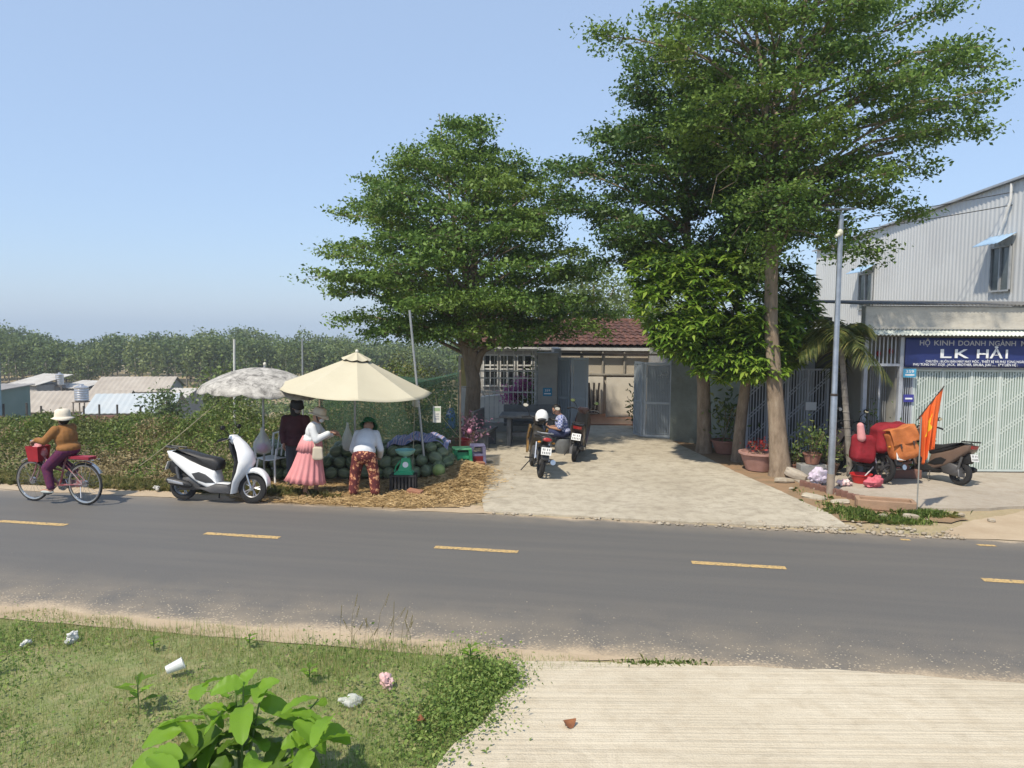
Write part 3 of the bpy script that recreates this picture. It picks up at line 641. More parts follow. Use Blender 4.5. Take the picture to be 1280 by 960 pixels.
# tree by the melon stall, crown spread wide over the fence
layered_tree('broad tiered shade tree with low fork beside the melon stall', (-1.01, 19.4, 0),
    [([(0, 0, -.1), (.0, 0, .5), (.04, 0, 1.4), (-.02, 0, 1.85)], [.27, .21, .19, .17]),
     ([(0.0, 0, 1.3), (-.12, 0, 2.0), (-.35, .05, 2.7), (-.6, .1, 4.0), (-.7, .1, 5.4)], [.13, .11, .09, .06, .03]),
     ([(0.03, 0, 1.4), (.0, .05, 2.3), (0.0, .0, 3.5), (.1, 0, 5.5), (.2, 0, 7.7)], [.15, .14, .11, .07, .02]),
     ([(.03, 0, 1.5), (.22, -.03, 2.15), (.55, -.05, 2.6), (1.2, -.1, 3.1), (1.9, -.1, 3.6)], [.11, .09, .075, .05, .03]),
     ([(0, 0, 3.5), (-.5, .2, 5.5), (-.85, .1, 8.1)], [.07, .05, .01])],
    [(1.9, 0, 0), (4, -.1, 0), (6, -.15, 0), (8.2, -.1, 0)],
    [(7.65, .55, .5, .5, 5), (7.2, 1.1, .9, .9, 7), (6.75, 2.3, 1.6, 1.8, 9), (6.25, 2.9, 2.2, 2.3, 11), (5.7, 3.3, 2.6, 2.8, 12), (5.15, 3.5, 2.8, 3.0, 12), (4.55, 3.7, 2.9, 3.2, 13), (3.9, 3.75, 3.0, 3.3, 13), (3.3, 3.8, 3.1, 3.4, 14), (2.75, 3.75, 3.2, 3.4, 14), (2.5, 3.0, 3.5, 2.8, 12)],
    LEAF, 36, 0.097, 1.08)
# tall tree at the driveway corner
layered_tree('tallest shade tree with straight pale trunk at the driveway corner', (5.18, 14.64, 0),
    [([(0, 0, -.1), (0, 0, .15), (-.08, 0, .9), (-.17, 0, 1.8), (-.28, 0, 3.0), (-.31, 0, 4.5), (-.29, 0, 5.3)], [.26, .205, .165, .145, .125, .115, .11]),
     ([(-.31, 0, 4.6), (-.42, .05, 5.8), (-.5, .1, 7.2), (-.8, .1, 9.0)], [.09, .075, .05, .02]),
     ([(-.28, 0, 4.8), (-.1, -.05, 5.9), (.0, -.1, 7.2), (.2, -.1, 9.6)], [.085, .075, .05, .02]),
     ([(-.22, 0, 5.2), (.25, 0, 5.75), (.9, -.1, 5.95), (1.8, -.2, 6.1)], [.06, .055, .045, .03]),
     ([(-.2, 0, 4.2), (0.05, -.1, 4.95), (.35, -.1, 5.15), (.9, -.2, 4.9)], [.03, .025, .02, .01])],
    [(4.6, -.3, 0), (5.5, -.2, .35), (8, -.2, .5), (10, -.1, .4)],
    [(9.6, 1.2, 1.0, 1.2, 7), (9.1, 2.2, 1.9, 1.8, 10), (8.6, 2.9, 2.3, 2.1, 12), (8.0, 3.4, 3.7, 2.3, 13), (7.35, 2.9, 4.4, 2.4, 13), (6.75, 2.3, 4.2, 2.4, 13), (6.2, 1.8, 4.5, 2.3, 12), (5.7, 1.4, 3.8, 2.1, 11), (5.1, 1.0, 3.3, 1.8, 9), (4.55, .8, 2.6, 1.5, 7), (4.1, .5, 2.3, 1.2, 6), (3.7, .4, 2.0, 1.0, 4)],
    LEAF, 36, 0.086, 1.08,
    bare=[([(-.35, -.1, 5.9), (-1.0, -.4, 6.0), (-1.5, -.5, 5.6), (-1.6, -.5, 5.1)], [.02, .014, .009, .004]), ([(-1.0, -.4, 6.0), (-1.3, -.5, 6.6), (-1.2, -.5, 7.0)], [.012, .008, .004]), ([(-1.0, -.4, 6.0), (-1.15, -.5, 5.5), (-1.5, -.6, 5.3)], [.01, .007, .003])])
# darker tree behind it by the gate
layered_tree('dark tiered tree with leaning trunk by the open gate', (4.40, 17.42, 0),
    [([(0, 0, -.1), (0, 0, .3), (-.05, 0, 1.6), (-.25, 0, 3.0), (-.5, 0, 4.8), (-.6, 0, 6.5), (-.6, 0, 8.0)], [.22, .165, .145, .12, .09, .06, .03]),
     ([(-.35, 0, 3.6), (-1.0, .1, 4.5), (-2.0, .1, 5.0)], [.07, .05, .02])],
    [(3.2, -.3, 0), (5, -.5, 0), (8, -.6, 0)],
    [(8.1, 1.3, 1.0, 1.2, 8), (7.6, 1.9, 1.6, 1.7, 10), (7.1, 2.2, 2.0, 2.1, 11), (6.5, 2.4, 2.4, 2.4, 12), (5.9, 2.9, 2.6, 2.6, 13), (5.2, 3.0, 2.8, 2.7, 13), (4.6, 3.0, 2.8, 2.7, 12), (4.1, 2.7, 2.2, 2.2, 9)],
    LEAF_D, 32, 0.098, 1.1)
# mango-like tree: long glossy leaves in rosettes
MANGO = leafmat('mango_leaf', (0.075, 0.155, 0.020), (0.190, 0.310, 0.040), 0.35, hi=(0.300, 0.380, 0.070), rough=0.4)
def rosettes(C, n, L, aspect, droop, lm, name, parent, seg_curve=0.25):
    """rosettes of long leaves; each leaf two quads bent along its length"""
    V = []; F = []
    for c in C:
        k = random.randint(n - 3, n + 3); a0 = random.uniform(0, 6.28)
        for i in range(k):
            a = a0 + 2.4 * i; el = random.uniform(-droop, 0.75); l = L * random.uniform(.6, 1.15); wd = l * aspect * .5
            d = Vector((math.cos(a) * math.cos(el), math.sin(a) * math.cos(el), math.sin(el))); s = Vector((-math.sin(a), math.cos(a), random.gauss(0, .3))).normalized()
            p0 = c + d * 0.02; p1 = c + d * l * .5; p2 = c + d * l - Vector((0, 0, seg_curve * l))
            o = len(V); V += [p0, p1 - s * wd, p1 + s * wd, p2, p1 - Vector((0, 0, wd * .35))]
            F += [(o, o + 1, o + 4), (o, o + 4, o + 2), (o + 1, o + 3, o + 4), (o + 4, o + 3, o + 2)]
    return link(name, npmesh(name, [tuple(v) for v in V], F, lm), parent)
o = thing('mango_tree', 'bushy tree with long bright green leaves before the boundary wall', 'tree', (4.84, 16.3, 0))
tr = MB().tube([(0, 0, -.1), (0, 0, .15), (.05, 0, .9), (.14, 0, 1.84), (.05, 0, 2.7), (-.2, 0, 3.6)], [.17, .13, .12, .105, .08, .04], 10)
C = []
blobs = [(-.9, -.5, 3.5, 1.2, .9, .8), (-1.5, -.3, 3.4, .8, .8, .7), (-.3, -.6, 3.0, 1.1, .9, .8), (.5, -.3, 3.4, .9, .8, .8), (-1.2, 0, 4.2, .8, .8, .55), (-.2, .1, 4.2, .9, .9, .5), (.8, -.2, 2.8, .6, .6, .6), (-.9, -.6, 2.5, .75, .6, .45), (0, -.75, 2.35, .75, .55, .4), (1.0, 0, 3.7, .5, .5, .5), (1.15, -.1, 3.1, .5, .5, .5), (.9, -.4, 2.4, .4, .4, .35), (-.45, -.9, 2.75, .8, .4, .4), (-1.7, -.9, 3.2, .75, .6, .6), (-1.25, -1.2, 2.7, .7, .5, .45), (-.6, -1.35, 3.2, .9, .5, .6), (.1, -1.3, 2.75, .7, .5, .5), (-1.9, -.5, 3.9, .6, .5, .5), (-.9, -1.1, 3.9, .9, .6, .5), (.3, -.6, 2.2, .6, .4, .35), (-.7, -1.2, 2.15, .65, .45, .35), (-.1, -1.4, 2.1, .6, .4, .32), (-1.5, -1.1, 2.6, .6, .45, .4)]
for bx_, by_, bz_, ra, rb, rc in blobs:
    tr.tube([(0.1, 0, 1.9 + random.random()), (bx_ * .5, by_ * .5, bz_ - .4), (bx_, by_, bz_)], [.04, .025, .01], 5)
    for k in range(95):
        v = Vector((random.gauss(0, 1), random.gauss(0, 1), random.gauss(0, 1))).normalized() * (random.uniform(.5, 1.0) ** .4)
        C.append(Vector((bx_ + v.x * ra, by_ + v.y * rb, bz_ + v.z * rc)))
tr.build('trunk', BARK, o, True, ang=80); rosettes(C, 11, 0.24, 0.30, 0.5, MANGO, 'crown', o)
# small palm with grey trunk, drooping yellowing fronds
FROND = leafmat('frond', (0.05, 0.075, 0.02), (0.12, 0.145, 0.04), 0.3, hi=(0.26, 0.23, 0.07))
o = thing('palm_tree', 'small palm with thin grey leaning trunk beside the lamp post', 'palm tree', (6.53, 14.6, 0.02))
tk = MB().tube([(0, 0, -.05), (-.04, 0, .3), (-.14, 0, 1.19), (-.28, 0, 2.41), (-.33, 0, 2.75)], [.085, .062, .055, .05, .06], 10)
for k in range(16): tk.lathe([(.06, -.008), (.066, 0), (.06, .008)], 10, Matrix.Translation((np.interp(.2 + k * .15, [0, 1.19, 2.41], [0, -.14, -.28]), 0, .2 + k * .15)))
tk.build('trunk', mat('palm_bark', (0.27, 0.25, 0.22), 0.9, c2=(0.17, 0.15, 0.13), scale=8), o, True)
for k in range(15):
    a = k * 2.399; el = [1.2, .9, .6, .35, .1, -.1][k % 6] + random.gauss(0, .1); L = random.uniform(.75, 1.1)
    fr = MB(); c0 = Vector((-.33, 0, 2.7)); pts = []
    for i in range(9):
        f = i / 8; d = Vector((math.cos(a) * math.cos(el), math.sin(a) * math.cos(el), math.sin(el)))
        pts.append(c0 + d * L * f - Vector((0, 0, 0.75 * L * f * f)))
    fr.tube(pts, [.014 - .0013 * i for i in range(9)], 5)
    for i in range(1, 44):
        f = i / 44 * 8; j = min(7, int(f)); p = pts[j].lerp(pts[j + 1], f - j); tdir = (pts[j + 1] - pts[j]).normalized()
        s = tdir.cross(Vector((0, 0, 1))).normalized(); l = 0.42 * math.sin(math.pi * (0.12 + .82 * i / 44)) + .05
        for sg in (-1, 1):
            e = p + (s * sg * .85 + tdir * .5).normalized() * l - Vector((0, 0, l * random.uniform(.25, .7))); md = p.lerp(e, .5) + Vector((0, 0, l * .12)); wv = tdir * .012
            fr.add([p - wv * .5, p + wv * .5, md + wv, e, md - wv], [(0, 1, 2, 4), (4, 2, 3)])
    fr.build('frond', FROND, o)
# small dark trees in the valley and behind the house
def bush_tree(label, x, y, h, r, lm, n=2600, leaf=0.22, group=None):
    z = ground_h(x, y); o = thing('leafy_tree', label, 'tree', (x, y, z), 0, group)
    tr = MB().tube([(0, 0, -.2), (random.gauss(0, .1), 0, h * .5), (0, 0, h * .8)], [.1 + .02 * h, .07 + .01 * h, .03], 7); P = []
    for k in range(26):
        v = Vector((random.gauss(0, 1), random.gauss(0, 1), random.gauss(0, 1))).normalized() * random.uniform(.45, 1)
        c = Vector((v.x * r, v.y * r, h * .62 + v.z * h * .36)); tr.tube([(0, 0, h * .4), c], [.04, .01], 4)
        P.append(rng.normal(size=(n // 26, 3)) * (r * .28, r * .28, h * .09) + np.array(c))
    V, F = leaves(np.concatenate(P), leaf, .4, .55); tr.build('trunk', BARK, o, True); link('crown', npmesh('crown', V, F, lm), o); return o
bush_tree('dark young tree on the slope between the white roof and the grey hut', -18.2, 40, 3.4, 1.0, WOOD[0], 1500, .2)
bush_tree('bright bush tree on the slope behind the patterned parasol', -13.2, 36, 3.6, 1.5, WOOD[1], 1800, .2)
bush_tree('round shrub tree on the slope below the far water tank', -30, 72, 3.0, 2.2, WOOD[1], 1200, .35)
bush_tree('tall pale green tree rising behind the tiled roof', 4.2, 40, 6.4, 3.4, WOOD[1], 5200, .22)
bush_tree('green tree behind the tiled roof, close to the tall pale one', 7.8, 43, 6.0, 3.0, WOOD[2], 4200, .22)
bush_tree('dark tree behind the house, half hidden by the stall tree', -1.5, 45, 4.6, 2.6, WOOD[0], 3000, .25)

# ------------------------------------------------------------------ house with tiled roof, fence and gates
GREYW = mat('weathered_render', (0.36, 0.355, 0.34), 0.9, c2=(0.27, 0.265, 0.25), scale=2.5, bump=0.3, bscale=30)
MOSSW = mat('mossy_render', (0.19, 0.215, 0.195), 0.9, c2=(0.12, 0.13, 0.11), scale=1.8, bump=0.4, bscale=25)
GREENW = mat('green_render', (0.24, 0.29, 0.27), 0.9, c2=(0.19, 0.23, 0.21), scale=1.5, bump=0.2)
BEIGE = mat('beige_wall', (0.42, 0.38, 0.31), 0.9, c2=(0.37, 0.33, 0.27), scale=1.2)
CREAMW = mat('cream_wall', (0.60, 0.56, 0.48), 0.9, c2=(0.52, 0.48, 0.40), scale=1.6)
WHITEW = mat('white_wall', (0.78, 0.76, 0.71), 0.85, c2=(0.66, 0.63, 0.57), scale=2.2)
BARW = mat('fence_paint', (0.66, 0.66, 0.63), 0.5, c2=(0.40, 0.38, 0.35), scale=9)
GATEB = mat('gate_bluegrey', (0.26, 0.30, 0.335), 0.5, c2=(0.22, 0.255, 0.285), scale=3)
GATEB_LIT = mat('gate_bluegrey_pale_lit', (0.36, 0.405, 0.445), 0.45, c2=(0.30, 0.34, 0.375), scale=3)  # paler copy of the gate paint: folded leaves' light and shade put into colour
DARKW = mat('dark_wood', (0.045, 0.035, 0.03), 0.6)
GLASSD = mat('dark_pane', (0.025, 0.03, 0.033), 0.12, spec=0.6)
RTILE = mat('roof_tile', (0.135, 0.056, 0.038), 0.85, c2=(0.065, 0.036, 0.03), scale=7, bump=0.4, bscale=30, rnd=0.6)
BLUEPL = mat('plate_blue', (0.03, 0.23, 0.42), 0.4, var=0.1)
LETTER = mat('letter_white', (0.78, 0.80, 0.82), 0.6, var=0.1)
hs = thing('tiled_house', 'low house with red tiled roof behind the open gate', 'house', (0, 0, 0))
bxs([(-1.3, 1.25, 24.9, 25.1, 0, 2.2), (1.25, 1.45, 22.9, 25.1, 0.03, 2.2), (4.4, 4.6, 21.2, 25.1, .03, 2.2)], 'wall', GREYW, hs)
MB().bx(1.45, 4.4, 24.9, 25.1, .03, 2.2).build('wall', BEIGE, hs)
bxs([(2.95, 4.39, 23.9, 24.05, .03, 1.28), (1.46, 2.94, 24.7, 24.88, .03, 1.25)], 'wall', CREAMW, hs)
MB().bx(1.46, 4.39, 24.80, 24.88, 1.30, 1.35).bx(2.2, 2.25, 24.82, 24.88, 1.35, 2.1).bx(2.9, 2.95, 24.82, 24.88, 1.35, 2.1).bx(3.6, 3.65, 24.82, 24.88, 1.35, 2.1).build('rail', mat('rail_beige', (0.3, 0.28, 0.24), 0.7), hs)
MB().bx(1.5, 1.85, 23.6, 24.4, .03, 1.3).build('cabinet', DARKW, hs)
for k in range(4): MB().box((2.35 + k * .13, 24.45, .60), (.05, .1, .95), (R(-9), R(4 * (k - 1.5)), 0)).build('leaning_board', DARKW, hs)
# window front behind the fence
for x0 in (-.95, -.4, .15, .7):
    wf = MB()
    for a in (x0, x0 + .22, x0 + .46): wf.bx(a, a + .04, 24.83, 24.89, .9, 1.95)
    for z in (.9, 1.45, 1.57, 1.90): wf.bx(x0, x0 + .5, 24.835, 24.885, z, z + .045)
    wo = wf.build('window_frame', BARW, hs); MB().bx(x0 + .02, x0 + .48, 24.893, 24.897, .9, 1.95).build('pane', GLASSD, wo)
# roof: battens under real tiles
NX, NYR = 27, 8; tx0, tx1 = -1.2, 4.6; ey, ez, ry, rz_ = 24.75, 2.26, 27.9, 3.06
dvec = Vector((0, ry - ey, rz_ - ez)); slope = math.atan2(rz_ - ez, ry - ey)
MB().add([(tx0, ey, ez - .03), (tx1, ey, ez - .03), (tx1, ry, rz_ - .03), (tx0, ry, rz_ - .03), (tx0, ey, ez - .09), (tx1, ey, ez - .09), (tx1, ry, rz_ - .09), (tx0, ry, rz_ - .09)], [(0, 1, 2, 3), (4, 5, 6, 7), (0, 1, 5, 4), (1, 2, 6, 5), (2, 3, 7, 6), (3, 0, 4, 7)]).build('roof_deck', DARKW, hs)
twd = (tx1 - tx0) / NX; tl = dvec.length / NYR * 1.15; tb = MB(); prof = [(-.5, .0), (-.3, .05), (0, .02), (.3, -.02), (.5, .0)]
tb.add([(p * twd, y, q * .6 + (0.03 if y < 0 else .0) + dz) for dz in (0, -.018) for y in (-tl * .5, tl * .5) for p, q in prof], [(i, i + 1, i + 6, i + 5) for i in range(4)] + [(10 + i, 11 + i, 16 + i, 15 + i) for i in range(4)] + [(i, i + 1, 11 + i, 10 + i) for i in range(4)])
tme = tb.mesh('tile', RTILE, True)
for j in range(NYR):
    for i in range(NX):
        o = link('tile', tme, hs); c = Vector((tx0 + (i + .5) * twd, ey, ez)) + dvec * ((j + .45) / NYR)
        o.location = c + Vector((0, 0, .02 + random.uniform(0, .012))); o.rotation_euler = (slope + random.gauss(0, .012), random.gauss(0, .012), random.gauss(0, .01))
MB().tube([(tx0, ry, rz_ + .02), (tx1, ry, rz_ + .02)], .09, 10).build('ridge', RTILE, hs, True)
MB().bx(tx0, tx1, ey - .13, ey - .04, ez - .16, ez - .07).build('gutter', mat('gutter_white', (0.55, 0.55, 0.53), 0.5), hs, )
MB().bx(1.46, 4.39, 22.7, 22.76, 2.02, 2.08).build('beam', DARKW, hs)
# back slope so that the roof is a body
MB().add([(tx0, ry, rz_), (tx1, ry, rz_), (tx1, 31, 2.3), (tx0, 31, 2.3)], [(0, 1, 2, 3)]).build('roof_back', RTILE, hs)
# low white garden wall inside the fence, curved top
lw = MB(); N = 24; rf = []
for i in range(N + 1):
    x = -1.1 + 1.75 * i / N; zt = .82 + .08 * math.sin(i / N * 3.0) - (.22 if i < 3 else 0)
    rf.append([(x, 21.8, 0), (x, 21.8, zt), (x, 22.0, zt), (x, 22.0, 0)])
tag(lw.loft(rf).build('garden_wall', WHITEW), 'low white garden wall with curved top behind the bar fence', 'wall')
tag(MB().bx(.1, .62, 21.45, 21.6, 0, .74).build('white_panel', WHITEW), 'small white panel leaning inside the fence under the pink flowers', 'panel')
def text(name, s, x0, x1, z0, y, m, parent, cap=None, bold=0.012):
    """lettering as a thin raised mesh fitted between x0 and x1, baseline z0, facing -Y"""
    cu = bpy.data.curves.new(name, 'FONT'); cu.body = s; cu.size = 1; cu.extrude = 0.0; cu.resolution_u = 3; cu.offset = bold
    ob = bpy.data.objects.new(name, cu); col.objects.link(ob); dg = bpy.context.evaluated_depsgraph_get()
    me = bpy.data.meshes.new_from_object(ob.evaluated_get(dg)); bpy.data.objects.remove(ob)
    xs_ = [v.co.x for v in me.vertices]; w_ = max(xs_) - min(xs_); k = (x1 - x0) / w_; kz = cap / 0.69 if cap else k; mn = min(xs_)
    for v in me.vertices: v.co = (x0 + (v.co.x - mn) * k, y, z0 + v.co.y * kz)
    me.materials.clear(); me.materials.append(m); return link(name, me, parent)
# fence: bars and rails
fn = thing('bar_fence', 'pale metal bar fence between white post and grey gate pillar', 'fence', (0, 20.7, 0))
MB().bx(-1.05, .69, -.08, .08, 0, .26).build('plinth', GREYW, fn)
for z in (.34, 1.06, 1.44, 1.63): MB().bx(-1.05, .69, -.012, .012, z, z + .035).build('rail', BARW, fn)
bme = MB().bx(-.011, .011, -.03, -.014, .28, 1.67).mesh('bar', BARW)
for k in range(14): link('bar', bme, fn, (-.99 + k * .128, 0, 0))
bme2 = MB().bx(-.009, .009, -.03, -.014, 1.67, 2.2).mesh('bar', BARW)
for k in range(7): link('bar', bme2, fn, (-.99 + k * .256, 0, 0))
MB().bx(-1.05, .69, -.04, .04, 2.2, 2.25).build('rail', BARW, fn); MB().bx(.6, .66, -.04, .04, .26, 2.2).build('post', BARW, fn)
po = thing('concrete_post', 'white concrete post with pasted yellow notice beside the stall tree', 'post', (-1.32, 20.6, 0))
MB().bx(-.12, .12, -.1, .1, 0, 2.05).build('post', WHITEW, po); MB().bx(-.05, .13, -.112, -.104, 1.25, 2.0).build('notice', mat('yellow_paper', (0.55, 0.46, 0.20), 0.8), po)
gp_ = thing('gate_pillar', 'grey rendered gate pillar with blue number plate', 'pillar', (.95, 20.7, 0))
bevel(MB().bx(-.26, .26, -.22, .22, 0, 2.1).build('pillar', GREYW, gp_), .015); bevel(MB().bx(-.29, .29, -.25, .25, 2.1, 2.16).build('cap', GREYW, gp_), .01)
pl_ = MB().bx(-.12, .12, -.235, -.222, 1.0, 1.22).build('number_plate', BLUEPL, gp_); text('lettering', '359', -.07, .07, 1.12, -.239, LETTER, pl_, .06); MB().bx(-.09, .09, -.239, -.236, 1.05, 1.08).build('lettering', LETTER, pl_)
def leaf_gate(name, label, p0, p1, h, n, m1, m2, cat='gate', boards=True):
    """sheet metal gate leaf from p0 to p1: frame plus vertical boards"""
    a = Vector((p0[0], p0[1], 0)); b_ = Vector((p1[0], p1[1], 0)); L = (b_ - a).length; rz = math.atan2((b_ - a).y, (b_ - a).x)
    g = thing(name, label, cat, (a.x, a.y, 0.03), rz)
    for x in (0, L - .06): bevel(MB().bx(x, x + .06, -.03, .03, .03, h).build('stile', m2, g), .006)
    for z in (.03, h * .45, h - .06): MB().bx(.061, L - .061, -.025, .025, z, z + .06).build('rail', m2, g)
    st_ = (L - .14) / n; sl = MB().bx(0, st_ * .72, -.018, .008, .1, h - .07).mesh('board', m1)
    for k in range(n): link('board', sl, g, (.07 + st_ * (k + .14), 0, 0))
    MB().bx(.065, L - .065, .0095, .014, .1, h - .07).build('backing', m1, g)
    return g
leaf_gate('gate_leaf', 'blue grey gate leaf in a darker shaded colour, folded against the grey pillar', (1.24, 20.62), (1.55, 20.4), 2.0, 5, GATEB, GATEB)
leaf_gate('gate_leaf', 'blue grey gate leaf with a sunlit tone in its colour, folded open beside the passage', (1.57, 20.38), (2.02, 20.3), 2.0, 8, GATEB_LIT, GATEB_LIT)
leaf_gate('gate_leaf', 'narrow edge-on gate leaf swung open before the mossy wall', (3.22, 20.1), (3.36, 19.62), 1.93, 4, GATEB_LIT, GATEB_LIT)
g = leaf_gate('gate_leaf', 'open slatted gate leaf with scrollwork beside the mossy wall', (3.38, 19.6), (4.06, 19.42), 1.93, 14, GATEB, GATEB_LIT)
SCR = mat('scroll_pale', (0.45, 0.48, 0.5), 0.5)
for k in range(12):
    a = random.uniform(0, 6.28); r = random.uniform(.03, .07); cx, cz = random.uniform(.3, .62), random.uniform(1.0, 1.7)
    MB().tube([(cx + r * math.cos(a + q * .7) * (1 - q * .1), -.03, cz + r * math.sin(a + q * .7)) for q in range(7)], .006, 4).build('scroll', SCR, g)
# boundary wall right of the gate
bw = thing('boundary_wall', 'mossy grey green rendered wall behind the leaning tree', 'wall', (0, 0, 0))
def wallseg(p0, p1, h, th, m, name='wall', parent=None, z0=0):
    a = Vector((*p0, 0)); b_ = Vector((*p1, 0)); L = (b_ - a).length; rz = math.atan2((b_ - a).y, (b_ - a).x)
    o = MB().bx(0, L, -th / 2, th / 2, z0, h).build(name, m, parent, loc=(a.x, a.y, 0)); o.rotation_euler = (0, 0, rz); return o
wallseg((4.08, 19.35), (4.62, 18.75), 2.05, .22, MOSSW, 'pillar', bw); wallseg((4.64, 18.72), (5.2, 17.25), 1.95, .16, GREENW, 'wall', bw)

# ------------------------------------------------------------------ white lattice gates beside the shop, porch behind
GATEW = mat('gate_lilac', (0.42, 0.45, 0.50), 0.45, c2=(0.34, 0.36, 0.40), scale=5)
def lattice_gate(name, label, x0, x1, y, z0, z1, panels, nb, m, sheet=None, step=.5, rise=.36, barw=.022, stile=.05):
    g = thing(name, label, 'gate', (x0, y, 0)); W = (x1 - x0) / panels
    for p in range(panels + 1):
        bevel(MB().bx(-stile / 2, stile / 2, -.03, .03, z0, z1).build('stile', m, g, loc=(p * W, 0, 0)), .006)
    inn = W - stile; st_ = inn / nb
    sl = MB().bx(-barw / 2, barw / 2, -.022, -.006, z0 + .045, z1 - .045).mesh('slat', m)
    for p in range(panels):
        b0 = p * W + stile / 2
        for k in range(nb): link('slat', sl, g, (b0 + st_ * (k + .5), 0, 0))
        MB().bx(b0 + .002, b0 + inn - .002, -.024, .0, z0, z0 + .04).build('rail', m, g); MB().bx(b0 + .002, b0 + inn - .002, -.024, .0, z1 - .04, z1).build('rail', m, g)
        z = z0 - .25
        while z < z1 - .1:
            for dz in (0, .075):
                za, zb = z + dz, z + dz + rise; xa, xb = b0 + .004, b0 + inn - .004
                if za < z0 + .05: xa += (z0 + .05 - za) / (zb - za) * (xb - xa); za = z0 + .05
                if zb > z1 - .05: xb -= (zb - z1 + .05) / (zb - za) * (xb - xa); zb = z1 - .05
                if za < zb and xa < xb:
                    MB().add([(xa, -.0045, za), (xb, -.0045, zb), (xb, -.0045, zb + .03), (xa, -.0045, za + .03), (xa, .0015, za), (xb, .0015, zb), (xb, .0015, zb + .03), (xa, .0015, za + .03)], [(0, 1, 2, 3), (4, 7, 6, 5), (0, 4, 5, 1), (3, 2, 6, 7), (0, 3, 7, 4), (1, 5, 6, 2)]).build('diagonal_bar', m, g)
            z += step
        if sheet: MB().bx(b0 + .001, b0 + inn - .001, .006, .012, z0, z1).build('sheet', sheet, g)
    return g
lattice_gate('lattice_gate', 'lilac white lattice gate behind the potted plants', 5.24, 7.0, 17.0, .08, 1.97, 4, 6, GATEW, barw=.02)
sp_ = thing('shop_porch', 'dark roofed porch behind the lattice gate next to the shop', 'porch')
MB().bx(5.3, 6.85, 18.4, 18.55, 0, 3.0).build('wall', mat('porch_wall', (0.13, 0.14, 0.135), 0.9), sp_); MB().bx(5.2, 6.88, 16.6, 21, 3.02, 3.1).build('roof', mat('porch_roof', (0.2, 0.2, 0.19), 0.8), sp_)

# ------------------------------------------------------------------ shop
GATEG = mat('gate_palegreen', (0.56, 0.62, 0.59), 0.4, c2=(0.48, 0.54, 0.51), scale=4)
SHEETG = mat('gate_sheet_green', (0.25, 0.34, 0.31), 0.5, c2=(0.22, 0.30, 0.27), scale=3)
m, t, b = newmat('stained_parapet'); co = objco(t)
mp = nn(t, 'ShaderNodeMapping'); mp.inputs['Scale'].default_value = (1, 1, 4); t.links.new(co, mp.inputs[0])
c = ramp(t, noise(t, 1.1, 6, .7, vec=mp.outputs[0]), [(.32, (0.34, 0.325, 0.29)), (.55, (0.50, 0.475, 0.42)), (.75, (0.40, 0.37, 0.31))])
c = mixc(t, ramp(t, noise(t, 4, 6, .7, vec=co), [(.55, 0), (.75, .6)]), c, (0.26, 0.23, 0.19))
t.links.new(c, b.inputs['Base Color']); b.inputs['Roughness'].default_value = .95; addbump(t, b, noise(t, 20, vec=co), .3); PARA = m
CANOPY = mat('canopy_sheet', (0.52, 0.57, 0.53), 0.6, c2=(0.60, 0.63, 0.58), scale=1.2)
TINR = mat('old_tin', (0.17, 0.17, 0.16), 0.8, c2=(0.11, 0.105, 0.1), scale=3)
BLUEB = mat('banner_blue', (0.022, 0.036, 0.165), 0.45, c2=(0.018, 0.03, 0.125), scale=1.3)
sh = thing('shop', 'single storey shop with stained parapet and pale green canopy', 'shop')
MB().bx(7.58, 7.72, 15.17, 21, 0, 2.7).bx(13.35, 13.5, 15.17, 21, 0, 2.85).bx(6.86, 13.5, 20.9, 21.05, 0, 2.85).build('wall', mat('shop_wall', (0.36, 0.36, 0.33), 0.9, c2=(0.3, 0.29, 0.27), scale=1.5), sh)
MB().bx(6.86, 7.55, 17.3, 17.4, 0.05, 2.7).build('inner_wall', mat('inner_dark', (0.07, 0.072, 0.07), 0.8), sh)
bevel(MB().bx(6.86, 13.6, 15.0, 15.2, 2.86, 3.30).build('parapet', PARA, sh), .02)
MB().bx(6.84, 13.62, 14.93, 15.0, 2.865, 2.905).build('ledge', PARA, sh)
def corr(x0, x1, ya, za, yb, zb, pitch, amp, name, m, parent):
    n = int((x1 - x0) / pitch * 4); mb = MB(); vs = []
    for i in range(n + 1):
        x = x0 + (x1 - x0) * i / n; q = amp * math.sin(2 * math.pi * (x - x0) / pitch)
        vs += [(x, ya, za + q), (x, yb, zb + q)]
    mb.add(vs, [(2 * i, 2 * i + 2, 2 * i + 3, 2 * i + 1) for i in range(n)]); o = mb.build(name, m, parent)
    s = o.modifiers.new('th', 'SOLIDIFY'); s.thickness = .006; return o
corr(6.8, 13.65, 14.92, 3.33, 21.1, 3.62, .076, .012, 'roof_sheet', TINR, sh)
MB().bx(6.84, 13.6, 15.02, 15.06, 3.302, 3.312).build('flashing', TINR, sh)
corr(6.82, 13.55, 14.78, 2.745, 15.0, 2.85, .076, .012, 'canopy', CANOPY, sh)
MB().bx(6.86, 13.5, 15.01, 15.12, 2.70, 2.80).build('lintel', mat('lintel_dark', (0.16, 0.16, 0.15), 0.8), sh)
